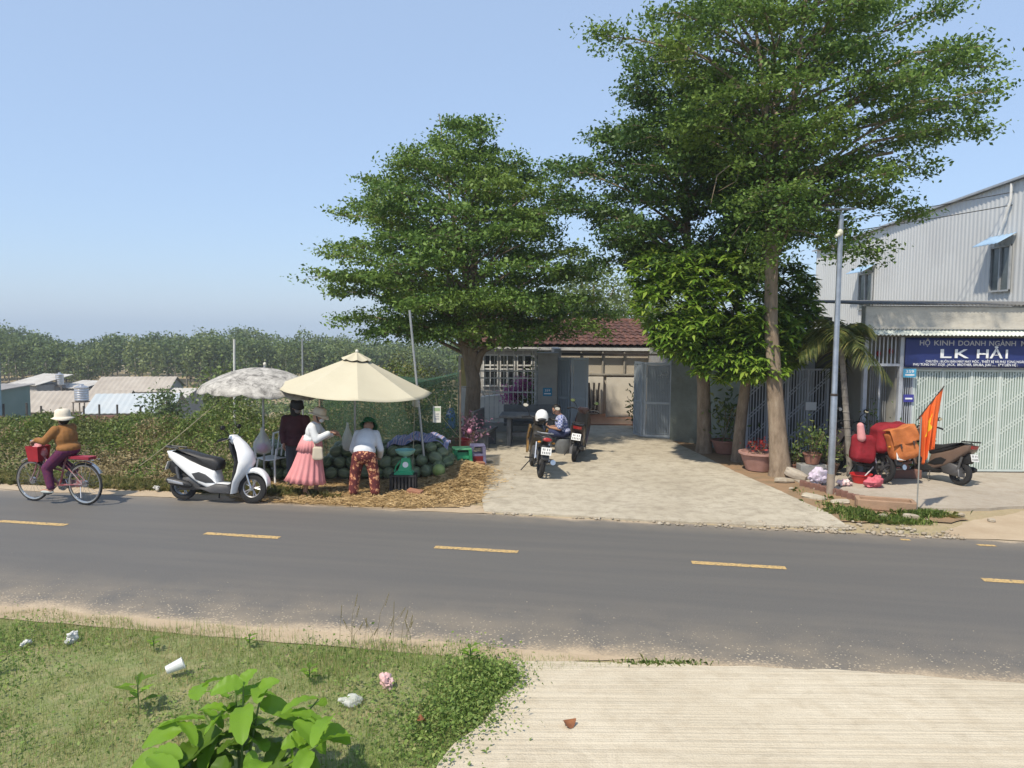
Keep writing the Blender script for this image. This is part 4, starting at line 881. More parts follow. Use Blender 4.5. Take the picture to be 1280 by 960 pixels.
# porch bay with grille above
for x in (6.88, 7.58): bevel(MB().bx(x, x + .08, 15.02, 15.12, 0.03, 2.70).build('post', GATEW, sh), .008)
MB().bx(6.96, 7.58, 15.03, 15.09, 2.13, 2.18).build('rail', GATEW, sh)
ub = MB().bx(-.01, .01, 15.05, 15.07, 2.18, 2.70).mesh('grille_bar', GATEW)
for k in range(7): link('grille_bar', ub, sh, (7.03 + k * .078, 0, 0))
lb = MB().bx(-.012, .012, 15.45, 15.47, .05, 2.1).mesh('grille_bar', mat('bar_dim', (0.26, 0.27, 0.28), 0.5))
for k in range(8): link('grille_bar', lb, sh, (7.22 + k * .045, 0, 0))
stick('pipe', (7.33, 15.3, .04), (7.33, 15.3, 2.12), .022, GATEW, sh)
for k in range(3):
    MB().ell((7.0 + k * .24, 15.2, 2.42 - .05 * (k % 2)), (.045, .045, .06), n=10, m=7).build('lantern', mat('lantern_red', (0.42, 0.03, 0.03), 0.5), sh, True)
lattice_gate('narrow_gate', 'narrow barred side panel under the blue number plate', 7.68, 7.88, 15.12, .06, 2.06, 1, 4, GATEW, SHEETG and None, barw=.016, stile=.03, step=5)
lattice_gate('folding_gate', 'pale green folding gate with diagonal lattice under the blue banner', 7.92, 13.0, 15.13, .05, 2.07, 9, 10, GATEG, SHEETG, step=.48, rise=.34, barw=.024)
MB().bx(7.9, 13.0, 15.08, 15.2, .03, .048).build('gate_track', DARKW, sh)
MB().bx(7.60, 13.0, 15.10, 15.19, 2.075, 2.11).build('gate_header', GATEW, sh)
bn = thing('banner', 'blue shop banner with large white lettering under the canopy', 'banner', (0, 0, 0))
b_ = MB().grid(lambda u, v: (7.66 + u * 4.2, 15.0 + .006 * math.sin(u * 23 + v * 3) + .004 * math.sin(u * 61), 2.115 + .575 * v - .006 * math.sin(u * 9) * (1 - v)), 80, 8).build('sheet', BLUEB, bn, True)
b_.modifiers.new('th', 'SOLIDIFY').thickness = .004
LG = mat('letter_grey', (0.40, 0.40, 0.42), 0.6, var=0.1)
yb = 14.982
def bt(s, p0, p1, zb, cap, m): return text('lettering', s, p0, p1, zb, yb, m, bn, cap, .02 if cap > .1 else .014)

for s, a, b2 in (('HỘ', 7.93, 8.13), ('KINH', 8.21, 8.60), ('DOANH', 8.68, 9.21), ('NGÀNH', 9.28, 9.80), ('MAY', 9.90, 10.25), ('MẶC', 10.33, 10.68)): bt(s, a, b2, 2.545, .095, LG)
bt('L', 8.34, 8.56, 2.305, .165, LETTER); bt('K', 8.62, 8.90, 2.305, .165, LETTER); bt('H', 9.05, 9.28, 2.305, .165, LETTER); bt('Ả', 9.30, 9.56, 2.305, .165, LETTER); bt('I', 9.61, 9.655, 2.305, .165, LETTER)
bt('CHUYÊN : BUÔN BÁN MÁY MAY MÓC , THIẾT BỊ VÀ PHỤ TÙNG NGÀNH', 8.06, 10.05, 2.212, .045, LETTER)
bt('PHỤ TÙNG MÁY ZOJE , JACK,  BROTHER, SIRUBA, JUKI ......  SĐT LIÊN HỆ :', 7.82, 9.86, 2.15, .045, LETTER)
def plate(label, x, y, z, w_, h_, m, lines):
    o = thing('number_plate', label, 'plate', (x, y, z)); MB().bx(-w_ / 2, w_ / 2, -.006, .006, -h_ / 2, h_ / 2).build('plate', m, o)
    for s, a, zb, cap in lines:
        if s: text('lettering', s, -a, a, zb, -.009, LETTER, o, cap)
        else: MB().bx(-a, a, -.009, -.007, zb, zb + cap).build('lettering', LETTER, o)
    return o
plate('light blue house number plate beside the banner', 7.76, 14.985, 2.0, .25, .17, mat('plate_lightblue', (0.08, 0.36, 0.58), 0.4, var=.1), [('359', .08, .005, .055), (None, .09, -.05, .03)])
plate('small dark blue plate on the narrow side panel', 7.80, 15.06, 1.50, .2, .15, mat('plate_navy', (0.05, 0.05, 0.28), 0.4, var=.1), [(None, .07, -.02, .03)])
plate('white notice hung on the lattice gate', 6.62, 16.93, 1.14, .24, .18, LETTER, [])

# ------------------------------------------------------------------ tall metal-clad building behind the shop
CLAD = mat('cladding', (0.60, 0.62, 0.63), 0.5, c2=(0.53, 0.545, 0.555), scale=0.5, metal=0.15)
TRIMM = mat('trim_metal', (0.42, 0.44, 0.46), 0.4, 0.3)
mbd = thing('metal_building', 'tall pale ribbed metal building rising behind the shop', 'building')
def wz(y): return 6.98 - (y - 19.4) * .042
n = int((35 - 19.4) / .05); vs = []
pat = [0, 0, .016, .016]
for i in range(n + 1):
    y = 19.4 + i * .05; x = 13.7 - pat[i % 4]
    vs += [(x, y, 0), (x, y, wz(y))]
MB().add(vs, [(2 * i, 2 * i + 1, 2 * i + 3, 2 * i + 2) for i in range(n)]).build('wall', CLAD, mbd)
MB().bx(13.72, 26, 19.3, 19.4, 0, 6.9).bx(13.72, 26, 35, 35.1, 0, 6.2).bx(26, 26.1, 19.3, 35.1, 0, 6.2).build('wall', CLAD, mbd)
MB().add([(13.55, 19.2, wz(19.2) + .06), (13.55, 35.2, wz(35.2) + .06), (26.3, 35.2, 8.4), (26.3, 19.2, 8.9), (13.55, 19.2, wz(19.2)), (13.55, 35.2, wz(35.2)), (26.3, 35.2, 8.3), (26.3, 19.2, 8.8)], [(0, 1, 2, 3), (4, 7, 6, 5), (0, 4, 5, 1), (1, 5, 6, 2), (2, 6, 7, 3), (3, 7, 4, 0)]).build('roof', TRIMM, mbd)
AWN = mat('awning_blue', (0.30, 0.44, 0.60), 0.45, c2=(0.25, 0.38, 0.54), scale=2)
def bwin(y0, y1, z0, z1):
    wo = MB()
    for y in (y0, (y0 + y1) / 2 - .02, y1 - .04): wo.bx(13.60, 13.655, y, y + .05, z0, z1)
    for z in (z0, z1 - .05): wo.bx(13.605, 13.65, y0, y1, z, z + .05)
    f = wo.build('window', TRIMM, mbd); MB().bx(13.655, 13.664, y0, y1, z0, z1).build('pane', mat('sky_pane', (0.10, 0.12, 0.13), 0.1, spec=.6), f)
    a = MB(); k = 12
    for i in range(k): pass
    a.grid(lambda u, v: (13.67 - .52 * v, y0 - .12 + (y1 - y0 + .24) * u, z1 + .30 - .30 * v + .012 * math.sin(u * 40)), 24, 3)
    o = a.build('awning', AWN, f, True); o.modifiers.new('th', 'SOLIDIFY').thickness = .008
bwin(21.25, 22.15, 3.92, 5.2); bwin(29.35, 30.5, 3.6, 5.0)
for y, z1 in ((21.35, 5.5), (29.8, 5.3)):
    MB().tube([(13.60, y, wz(y) - .05), (13.60, y, wz(y) - .5), (13.60, y + .35, z1 + .15), (13.60, y + .42, z1)], .035, 8).build('downpipe', mat('pvc_white', (0.78, 0.78, 0.77), 0.4), mbd, True)
CABLE = mat('cable', (0.03, 0.03, 0.03), 0.6)
for dz, nm in ((0, 'upper power cable running above the metal building roof'), (-.35, 'lower power cable running above the metal building roof')):
    a, b2 = Vector((5.5, 27, 5.75 + dz)), Vector((18, 18.5, 7.4 + dz))
    tag(MB().tube([a.lerp(b2, f) - Vector((0, 0, .9 * f * (1 - f))) for f in np.linspace(0, 1, 14)], .013, 5).build('power_cable', CABLE), nm, 'cable')

# ------------------------------------------------------------------ melon stall
def mel_mat():
    m, t, b = newmat('melon'); co = objco(t)
    sep = nn(t, 'ShaderNodeSeparateXYZ'); t.links.new(co, sep.inputs[0])
    ang = mth(t, 'ARCTAN2', sep.outputs['Y'], sep.outputs['X'])
    wob = mth(t, 'ADD', mth(t, 'MULTIPLY', ang, 6.0), mth(t, 'MULTIPLY', noise(t, 26, 4, vec=co), 3.0)); s = mth(t, 'SINE', wob)
    c = ramp(t, s, [(.35, (0.045, 0.08, 0.03)), (.75, (0.14, 0.185, 0.085))])
    oi = nn(t, 'ShaderNodeObjectInfo'); c = mixc(t, mth(t, 'MULTIPLY', oi.outputs['Random'], .45), c, (0.26, 0.28, 0.18))
    t.links.new(c, b.inputs['Base Color']); b.inputs['Roughness'].default_value = .5; return m
MEL = mel_mat(); SUNLITMEL = mat('melon_sunlit_tone', (0.30, 0.36, 0.12), 0.45, c2=(0.18, 0.28, 0.07), scale=12)  # the pale melon's colour stands in for a sunlit spot on the heap
mme = MB().ell((0, 0, 0), (.115, .115, .135), n=16, m=11).mesh('watermelon', MEL, True); mme2 = MB().ell((0, 0, 0), (.115, .115, .13), n=16, m=11).mesh('watermelon', SUNLITMEL, True)
heaps = [(-4.95, -3.95, 13.9, 15.3, 3), (-3.55, -2.75, 14.0, 15.3, 3), (-2.7, -1.15, 14.0, 15.4, 3)]
for hi_, (x0, x1, y0, y1, nl) in enumerate(heaps):
    for l in range(nl):
        ins = .13 * l; y = y0 + ins; r = 0
        while y <= y1 - ins + .01:
            x = x0 + ins + (.115 if r % 2 else 0)
            while x <= x1 - ins + .01:
                if l == 0 and x0 + .5 < x < x1 - .5 and y0 + .5 < y < y1 - .4: x += .23; continue
                o = link('watermelon', mme, None, (x + random.gauss(0, .01), y + random.gauss(0, .01), straw_h(x, y) + .115 + .185 * l))
                o.rotation_euler = (random.uniform(1.2, 1.9), random.uniform(-.3, .3), random.uniform(0, 6.28)); sz = random.uniform(.9, 1.08); o.scale = (sz,) * 3
                tag(o, ['dark green watermelon heaped beside the white chair', 'dark striped watermelon heaped beneath the beige parasol', 'dusty green watermelon in the heap beside the green scale'][hi_], 'watermelon', ['melons by the white chair', 'melons under the beige parasol', 'melons beside the scale'][hi_])
                x += .23
            y += .2; r += 1
o = link('watermelon', mme2, None, (-1.32, 13.82, straw_h(-1.32, 13.82) + .115)); o.rotation_euler = (1.4, .2, .5); tag(o, 'melon coloured pale as a sunlit spot, lying on the straw before the heap', 'watermelon')
# parasols
STEELP = mat('pole_galv', (0.42, 0.43, 0.44), 0.4, 0.6, c2=(0.33, 0.34, 0.35), scale=10)
m, t, b = newmat('patterned_cloth'); co = objco(t)
n1 = noise(t, 5.5, 6, .75, vec=co, dist=.8)
c = ramp(t, n1, [(.36, (0.12, 0.115, 0.105)), (.5, (0.34, 0.325, 0.30)), (.66, (0.52, 0.50, 0.46))]); t.links.new(c, b.inputs['Base Color']); b.inputs['Roughness'].default_value = .9; CLOTHP = m
BEIGEC = mat('beige_cloth', (0.50, 0.46, 0.345), 0.85, c2=(0.46, 0.42, 0.31), scale=1.5, bump=.08, bscale=120)
def parasol(label, loc, apex, rim, rad, n, m, dome, scallop, vent, tilt=(0, 0), rot=0.0, legz=0):
    o = thing('parasol', label, 'parasol', loc); M = Euler((tilt[0], tilt[1], rot)).to_matrix(); c0 = Vector((0, 0, rim))
    def surf(f, a, dz=0):
        k = a / (2 * math.pi) * n; fr = k - math.floor(k); ca = math.cos(math.pi / n) / math.cos((fr - .5) * 2 * math.pi / n)
        r = rad * f * (ca if not dome else ca * .5 + .5)
        z = (apex - rim) * ((1 - f ** 1.9) if dome else (1 - f) ** 1.06) - .035 * math.sin(fr * math.pi) * f * (1 if not dome else -1)
        if scallop and f > .93: z -= .09 * (f - .93) / .07 * (.55 + .45 * abs(math.sin(fr * math.pi * 2)))
        return c0 + M @ Vector((r * math.cos(a), r * math.sin(a), z + dz))
    fs = [.12 if vent else .0, .2, .35, .5, .65, .8, .93] + ([.97, 1.0] if scallop else [1.0]); na = n * 6
    mb = MB(); vs = [surf(f, 2 * math.pi * i / na) for f in fs for i in range(na)]
    mb.add(vs, [(q * na + i, q * na + (i + 1) % na, (q + 1) * na + (i + 1) % na, (q + 1) * na + i) for q in range(len(fs) - 1) for i in range(na)])
    cn = mb.build('canopy', m, o, True, ang=25 if not dome else 60); cn.modifiers.new('th', 'SOLIDIFY').thickness = .004
    if vent:
        mb = MB(); na = n * 4; vs = []
        for f in (0.02, .1, .19):
            for i in range(na):
                p = surf(f, 2 * math.pi * i / na, .055 - .02 * abs(math.sin(i / na * n * math.pi)) * f / .19); vs.append(p)
        mb.add(vs, [(q * na + i, q * na + (i + 1) % na, (q + 1) * na + (i + 1) % na, (q + 1) * na + i) for q in range(2) for i in range(na)]).build('vent_cap', m, cn, True)
    for k in range(n):
        a = 2 * math.pi * k / n; MB().tube([surf(f, a, -.012) for f in (.03, .3, .6, .97)], .006, 5).build('rib', STEELP, o)
    top = surf(.0, 0) if not vent else surf(.02, 0, .06)
    top = c0 + M @ Vector((0, 0, apex - rim + .06))
    MB().tube([(0, 0, legz), (0, 0, rim - .1), top], .02, 10).build('pole', STEELP, o, True)
    MB().ell(top, (.03, .03, .035), n=10, m=7).build('finial', mat('finial', (.6, .58, .5), .5), o, True); return o
parasol('weathered grey patterned round parasol with scalloped rim', (-4.42, 13.6, .02), 2.07, 1.62, 1.12, 10, CLOTHP, True, True, False, (R(-4), R(3)))
parasol('large plain beige parasol with vent cap', (-2.74, 13.35, .02), 2.32, 1.72, 1.36, 8, BEIGEC, False, False, True, (R(3), R(3.5)), R(14))
tag(stick('metal_pole', (-1.58, 14.1, 0), (-1.88, 14.1, 3.13), .022, STEELP), 'tall leaning steel pole beside the beige parasol', 'pole')
tag(stick('metal_pole', (-6.18, 17, -.2), (-6.14, 17, 2.52), .028, mat('pole_white', (.62, .62, .6), .5)), 'slim white pole standing behind the patterned parasol', 'pole')
tag(stick('metal_pole', (-4.92, 18, -.2), (-4.91, 18, 2.51), .022, STEELP), 'slim grey pole standing between the two parasols', 'pole')
ROPE = mat('rope', (0.34, 0.31, 0.22), .9); ROPEG = mat('rope_green', (.2, .26, .16), .9)
for lab, a, b2 in (('guy rope from the patterned parasol down to the weeds', (-5.25, 13.6, 1.45), (-6.55, 13.4, .35)), ('short rope from the patterned parasol to the melon heap', (-3.75, 13.7, 1.5), (-4.5, 14.2, .75)), ('rope from the leaning pole down to the red tub', (-1.72, 14.1, 1.75), (-1.05, 15.6, .55)), ('rope tied from the leaning pole to the stall tree', (-1.74, 14.1, 1.9), (-1.0, 19.2, 1.3)), ('thin cord hanging from the beige parasol rim by the scale', (-1.72, 13.6, 1.66), (-1.75, 13.4, .05))):
    A, B2 = Vector(a), Vector(b2); tag(MB().tube([A.lerp(B2, f) - Vector((0, 0, .12 * f * (1 - f))) for f in np.linspace(0, 1, 8)], .007, 5).build('rope', ROPE), lab, 'rope')
# green shade net
m, t, b = newmat('shade_net'); co = objco(t)
b.inputs['Base Color'].default_value = (.02, .06, .035, 1); b.inputs['Roughness'].default_value = .8
tp_ = nn(t, 'ShaderNodeBsdfTransparent'); mx = nn(t, 'ShaderNodeMixShader'); mp = nn(t, 'ShaderNodeMapping'); mp.inputs['Scale'].default_value = (9, 1, 1); t.links.new(co, mp.inputs[0])
t.links.new(ramp(t, noise(t, 2.5, 4, vec=mp.outputs[0]), [(.3, .5), (.7, .85)]), mx.inputs[0]); t.links.new(tp_.outputs[0], mx.inputs[1]); t.links.new(b.outputs[0], mx.inputs[2]); t.links.new(mx.outputs[0], t.nodes['Material Output'].inputs[0]); NET = m
def netf(u, v):
    x = -4.0 + 2.95 * u; top = np.interp(u, [0, .25, .5, .8, 1], [1.75, 1.72, 1.82, 1.78, 1.9])
    return (x, 15.75 + .06 * math.sin(u * 19) * v + .25 * v * v * .3, top * (1 - v) + .12 * v)
tag(MB().grid(netf, 40, 12).build('shade_net', NET, None, True), 'green shade net hung behind the melon heaps', 'net')
tag(MB().grid(lambda u, v: (-2.5 + 1.45 * u, 15.7 - 1.3 * v, np.interp(u, [0, .5, 1], [1.84, 1.76, 1.92]) + .02 * v - .16 * math.sin(math.pi * u) * math.sin(math.pi * v)), 20, 12).build('shade_net', NET, None, True), 'strip of green shade net stretched over the melons beside the leaning pole', 'net')
tag(stick('bamboo_post', (-1.06, 15.72, 0), (-1.06, 15.72, 1.95), .02, BARK), 'thin post holding the corner of the green net', 'post')
tag(stick('bamboo_post', (-3.95, 15.72, 0), (-3.95, 15.72, 1.8), .02, BARK), 'thin post holding the net behind the white chair', 'post')
# scale on crate
GREENP = mat('scale_green', (.035, .36, .17), .4, c2=(.03, .28, .13), scale=8); TEALP = mat('pan_teal', (.22, .48, .43), .4); BLACKP = mat('plastic_black', (.03, .03, .032), .5)
cr = thing('crate', 'black slotted plastic crate under the green scale', 'crate', (-1.85, 13.05, .03))
for sx in (-1, 1):
    for k in range(7): MB().bx(-.2 + k * .06, -.165 + k * .06, sx * .13 - .006, sx * .13 + .006, .03, .25).build('slat', BLACKP, cr)
    MB().bx(sx * .215 - .008, sx * .215 + .008, -.13, .13, .0, .28).build('end_panel', BLACKP, cr); MB().bx(-.205, .205, sx * .137 - .008, sx * .137 + .008, .25, .28).build('rim', BLACKP, cr); MB().bx(-.205, .205, sx * .137 - .008, sx * .137 + .008, 0, .03).build('rim', BLACKP, cr)
MB().bx(-.205, .205, -.12, .12, .0, .015).build('floor', BLACKP, cr); MB().bx(-.2, .2, -.12, .12, .265, .279).build('lid', BLACKP, cr)
s_ = thing('scale', 'green spring scale with teal pan standing on a crate', 'scale', (-1.84, 13.05, .311))
MB().loft([[(-.16, -.1, 0), (.16, -.1, 0), (.16, .1, 0), (-.16, .1, 0)], [(-.16, -.1, .03), (.16, -.1, .03), (.16, .1, .03), (-.16, .1, .03)], [(-.1, -.07, .06), (.13, -.07, .06), (.13, .07, .06), (-.1, .07, .06)], [(-.05, -.055, .2), (.11, -.055, .2), (.11, .055, .2), (-.05, .055, .2)], [(-.04, -.05, .28), (.09, -.05, .28), (.09, .05, .28), (-.04, .05, .28)]]).build('body', GREENP, s_)
MB().lathe([(.03, .28), (.03, .32), (.10, .325), (.155, .37), (.175, .42), (.168, .42), (.145, .372), (.095, .335), (.001, .332)], 24, Matrix.Translation((.02, 0, 0))).build('pan', TEALP, s_, True)
MB().tube([(-.06, -.06, .24), (-.13, -.06, .14), (-.16, -.06, .05)], .012, 6).build('handle', GREENP, s_, True)
MB().lathe([(.001, 0), (.05, 0), (.05, .006), (.001, .006)], 18, Matrix.Translation((.03, -.058, .17)) @ Matrix.Rotation(R(90), 4, 'X')).build('dial', LETTER, s_)
tag(bevel(MB().box((-1.62, 12.78, .05), (.26, .13, .09), (.12, .1, -.3)).build('clay_block', mat('clay', (.32, .15, .09), .9, c2=(.24, .12, .08), scale=8))), 'reddish clay block lying at the straw edge', 'block')
# cloth over the melons
CL = newmat('striped_cloth'); m, t, b = CL; co = objco(t); wv = nn(t, 'ShaderNodeTexWave'); wv.inputs['Scale'].default_value = 2.2; wv.inputs['Distortion'].default_value = 14; t.links.new(co, wv.inputs[0])
c = ramp(t, wv.outputs['Fac'], [(.1, (.10, .13, .26)), (.4, (.42, .44, .52)), (.6, (.34, .16, .18)), (.85, (.20, .22, .36))]); t.links.new(c, b.inputs['Base Color']); b.inputs['Roughness'].default_value = .4
def clf(u, v):
    x = -2.35 + 1.15 * u; y = 14.35 + .75 * v; return (x, y, .64 + .10 * math.sin(u * math.pi) + .03 * math.sin(u * 17 + v * 9) + .025 * math.sin(v * 21 - u * 6) - .35 * max(0, abs(u - .5) - .38) - .5 * max(0, abs(v - .5) - .38))
tag(MB().grid(clf, 40, 26).build('cover_cloth', m, None, True), 'crumpled blue and red striped plastic sheet over the melons', 'sheet')
# hung notice card, blue can, bags
PAPER = mat('card', (.66, .66, .60), .7, var=.1)
o = thing('notice_card', 'white printed card hanging from the rope beside the leaning pole', 'card', (-1.42, 14.5, 1.02)); MB().bx(-.075, .075, -.004, .004, 0, .31).build('card', PAPER, o)
MB().bx(-.06, .06, -.007, -.005, .22, .28).build('print', mat('print_green', (.30, .42, .24), .7), o); 
for k in range(3): MB().bx(-.04 + .01 * k, .04, -.007, -.005, .06 + .045 * k, .085 + .045 * k).build('print', LG, o)
stick('string', (0, 0, .31), (-.02, 0, .48), .003, ROPE, o, 4)
BLUECAN = mat('can_blue', (.02, .06, .26), .35, c2=(.016, .045, .2), scale=6)
o = thing('water_can', 'blue plastic water can hanging before the stall tree', 'can', (-1.33, 16.6, .62)); bevel(MB().loft([[(-.1 * k, -.08 * k, z), (.1 * k, -.08 * k, z), (.1 * k, .08 * k, z), (-.1 * k, .08 * k, z)] for z, k in ((0, .9), (.02, 1.08), (.12, 1.08), (.14, 1.02), (.26, 1.08), (.33, 1.0), (.38, .45), (.42, .4))]).build('can', BLUECAN, o, True), .012)
MB().tube([(-.09, 0, .33), (-.05, 0, .44), (.05, 0, .44), (.09, 0, .33)], .012, 6).build('handle', BLUECAN, o, True); stick('string', (0, 0, .44), (.05, 0, 1.05), .004, ROPE, o, 4)
def bag(label, loc, r, h, m, content=None):
    o = thing('plastic_bag', label, 'bag', loc); rings = []
    for f, k in ((0, .25), (.08, .75), (.25, 1.0), (.45, .92), (.65, .6), (.82, .28), (1, .16)):
        rings.append([(r * k * math.cos(a) * (1 + .12 * math.sin(5 * a + f * 9)), r * k * .75 * math.sin(a) * (1 + .1 * math.sin(4 * a)), h * f) for a in np.linspace(0, 2 * math.pi, 20, endpoint=False)])
    MB().loft(rings).build('bag', m, o, True)
    if content: MB().ell((0, 0, r * .72), (r * .62, r * .45, r * .55), n=12, m=8).build('content', content, o, True)
    return o
def film(name, c, a):
    m, t, b = newmat(name); b.inputs['Base Color'].default_value = (*c, 1); b.inputs['Roughness'].default_value = .25
    tp_ = nn(t, 'ShaderNodeBsdfTransparent'); mx = nn(t, 'ShaderNodeMixShader'); mx.inputs[0].default_value = a
    t.links.new(tp_.outputs[0], mx.inputs[1]); t.links.new(b.outputs[0], mx.inputs[2]); t.links.new(mx.outputs[0], t.nodes['Material Output'].inputs[0]); return m
FILM = film('clear_film', (.75, .76, .74), .42); PINK = mat('pink_plastic', (.55, .12, .30), .4, c2=(.35, .1, .35), scale=14)
bag('clear plastic bag with pink contents hung on the patterned parasol pole', (-4.42, 13.53, .55), .16, .48, FILM, PINK)
bag('clear plastic bag hanging at the beige parasol corner by the leaning pole', (-1.75, 13.95, 1.36), .07, .24, FILM)
bag('grey clear plastic bags hanging on the beige parasol pole', (-2.86, 13.3, .66), .10, .5, FILM)
# tubs, tables, stools at the heap end
REDP = mat('plastic_red', (.33, .03, .03), .45, c2=(.25, .03, .03), scale=5); LILAC = mat('plastic_lilac', (.34, .31, .46), .4, var=.15)
o = thing('tub', 'dark red plastic tub behind the green table', 'tub', (-1.12, 16.15, .02)); MB().lathe([(.001, 0), (.2, 0), (.24, .42), (.26, .42), (.26, .44), (.225, .44), (.19, .03), (.001, .03)], 24).build('tub', REDP, o, True)
def stool(label, cat, loc, w_, h_, m, top=None, rz=0):
    o = thing(cat.replace(' ', '_'), label, cat, loc, rz)
    bevel(MB().box((0, 0, h_ - .015), (w_, w_, .03)).build('seat' if 'stool' in cat else 'table_top', top or m, o), .012)
    for sx in (-1, 1):
        for sy in (-1, 1):
            a = w_ * .40; b3 = w_ * .47; MB().loft([[(sx * (b3 + dx) , sy * (b3 + dy), 0) for dx, dy in ((-.025, -.025), (.025, -.025), (.025, .025), (-.025, .025))], [(sx * a + dx, sy * a + dy, h_ - .031) for dx, dy in ((-.035, -.035), (.035, -.035), (.035, .035), (-.035, .035))]]).build('leg', m, o)
    for sx in (-1, 1):
        MB().box((sx * w_ * .42, 0, h_ * .5), (.014, w_ * .66, h_ * .14)).build('brace', m, o); MB().box((0, sx * w_ * .42, h_ * .5), (w_ * .66, .014, h_ * .14)).build('brace', m, o)
    return o
GREENT = mat('table_green', (.03, .30, .14), .45, c2=(.025, .22, .10), scale=5); GREENL = mat('table_green_top', (.12, .38, .2), .45, var=.2)
o = stool('green plastic table with paler top beside the melon heap', 'table', (-1.0, 15.35, .05), .36, .36, GREENT, GREENL, R(12)); MB().bx(-.15, .15, -.12, .12, .0, .28).build('panel', GREENT, o)
o = stool('lilac plastic stool with red panel beside the green table', 'stool', (-.70, 15.7, .02), .30, .40, LILAC, None, R(8)); MB().bx(-.1, .1, -.148, -.14, .0, .18).build('panel', REDP, o)
tag(bevel(MB().box((-.62, 15.2, .09), (.17, .12, .12), (.1, .1, .4)).build('clay_block', MATS['clay'])), 'small pinkish brick at the end of the straw mound', 'block')
o = thing('flower_clump', 'mauve leafy flower clump with pink ball at the stall tree foot', 'plant', (-1.0, 17.2, 0))
q = rng.normal(size=(420, 3)) * (.22, .15, .16) + (0, 0, .55); V, F = leaves(q, .07, .4, .6); link('foliage', npmesh('foliage', V, F, leafmat('mauve_leaf', (.16, .07, .12), (.3, .17, .24), .2)), o)
for k in range(8): stick('stem', (0, 0, 0), (random.gauss(0, .15), random.gauss(0, .1), .5), .006, MATS['twig'], o, 4)
MB().ell((.06, -.25, .52), (.06, .06, .06), n=12, m=8).build('flower_head', mat('pink_ball', (.62, .25, .38), .5), o, True)
# white plastic chair by the melons
WPL = mat('white_plastic', (.74, .74, .73), .35, var=.08)
o = thing('plastic_chair', 'white plastic chair half hidden behind the dark red jacket', 'chair', (-4.30, 13.75, .03), R(-25))
MB().grid(lambda u, v: (-.2 + .4 * u, -.2 + .4 * v, .42 + .015 * math.cos(u * 6)), 6, 6).build('seat', WPL, o, True).modifiers.new('th', 'SOLIDIFY').thickness = .012
for sx in (-1, 1):
    for sy, dz in ((-1, 0), (1, 0)): MB().tube([(sx * .24, sy * .23, 0), (sx * .19, sy * .18, .42)], .018, 6).build('leg', WPL, o, True)
    MB().tube([(sx * .22, -.2, .42), (sx * .25, -.2, .62), (sx * .25, .1, .64), (sx * .22, .22, .5)], .018, 6).build('armrest', WPL, o, True)
MB().tube([(-.2, .19, .42), (-.22, .26, .82), (0, .29, .88), (.22, .26, .82), (.2, .19, .42)], .022, 8).build('back_frame', WPL, o, True)
for k in range(3): MB().tube([(-.1 + .1 * k, .2, .43), (-.1 + .1 * k, .28, .86)], .014, 6).build('back_slat', WPL, o, True)

# ------------------------------------------------------------------ stone table set and pots on the driveway
STONET = mat('dark_stone', (.13, .14, .145), .6, c2=(.09, .095, .10), scale=8, bump=.15)
o = thing('stone_table', 'grey stone table in the tree shade behind the motorcycle', 'table', (.45, 18.3, .02), R(-4)); bevel(MB().bx(-.72, .72, -.4, .4, .68, .75).build('table_top', STONET, o), .015)
for sx in (-.5, .5): bevel(MB().bx(sx - .05, sx + .05, -.28, .28, 0, .68).build('leg', STONET, o), .01)
bevel(MB().bx(-.45, .45, -.04, .04, .2, .3).build('stretcher', STONET, o), .008)
def sbench(label, loc, rz, L=1.1):
    o = thing('stone_bench', label, 'bench', loc, rz); bevel(MB().bx(-L / 2, L / 2, -.19, .19, .36, .42).build('seat', STONET, o), .012)
    for sx in (-L * .36, L * .36): bevel(MB().bx(sx - .05, sx + .05, -.16, .16, 0, .36).build('leg', STONET, o), .01)
    bevel(MB().bx(-L / 2, L / 2, .15, .21, .42, .86).build('backrest', STONET, o), .015)
sbench('stone bench at the end of the stone table nearest the stall tree', (-.62, 18.1, .02), R(78), 1.0)
sbench('stone bench behind the stone table along the bar fence', (.45, 19.2, .02), 0, 1.3)
TERRA = mat('terracotta', (.30, .145, .105), .8, c2=(.22, .11, .08), scale=6); PINKC = mat('pot_rose', (.38, .22, .19), .8, c2=(.30, .17, .14), scale=6)
def pot(label, loc, r, h, m, plant=None, n=120, ph=.5, pr=.3, leaf=.1, up=.3, rimw=1.06):
    o = thing('plant_pot', label, 'pot', loc)
    MB().lathe([(.001, 0), (r * .68, 0), (r * .85, h * .5), (r * .97, h * .88), (r * rimw, h * .9), (r * rimw, h), (r * .92, h), (r * .85, h * .85), (.001, h * .84)], 26).build('pot', m, o, True)
    if plant:
        for k in range(7): stick('stem', (random.gauss(0, r * .2), random.gauss(0, r * .2), h * .8), (random.gauss(0, pr * .6), random.gauss(0, pr * .6), h + ph * .8), .006, MATS['twig'], o, 4)
        q = rng.normal(size=(n, 3)) * (pr * .55, pr * .55, ph * .3) + (0, 0, h + ph * .55); q[:, 2] = np.maximum(q[:, 2], h * .9); V, F = leaves(q, leaf, up, .35); link('foliage', npmesh('foliage', V, F, plant), o)
    return o
PLG = leafmat('pot_green', (.05, .09, .025), (.13, .19, .05), .3, hi=(.25, .27, .09)); PLR = leafmat('pot_redleaf', (.22, .03, .03), (.42, .06, .05), .3)
pot('wide rose bowl planter with oleander stems before the green wall', (4.85, 17.25, .03), .32, .30, TERRA, PLG, 160, 1.0, .35, .16, .2)
pot('large rose bowl planter with pale rim beside the tall tree trunk', (4.98, 15.25, .03), .40, .36, PINKC, PLR, 70, .25, .25, .09)
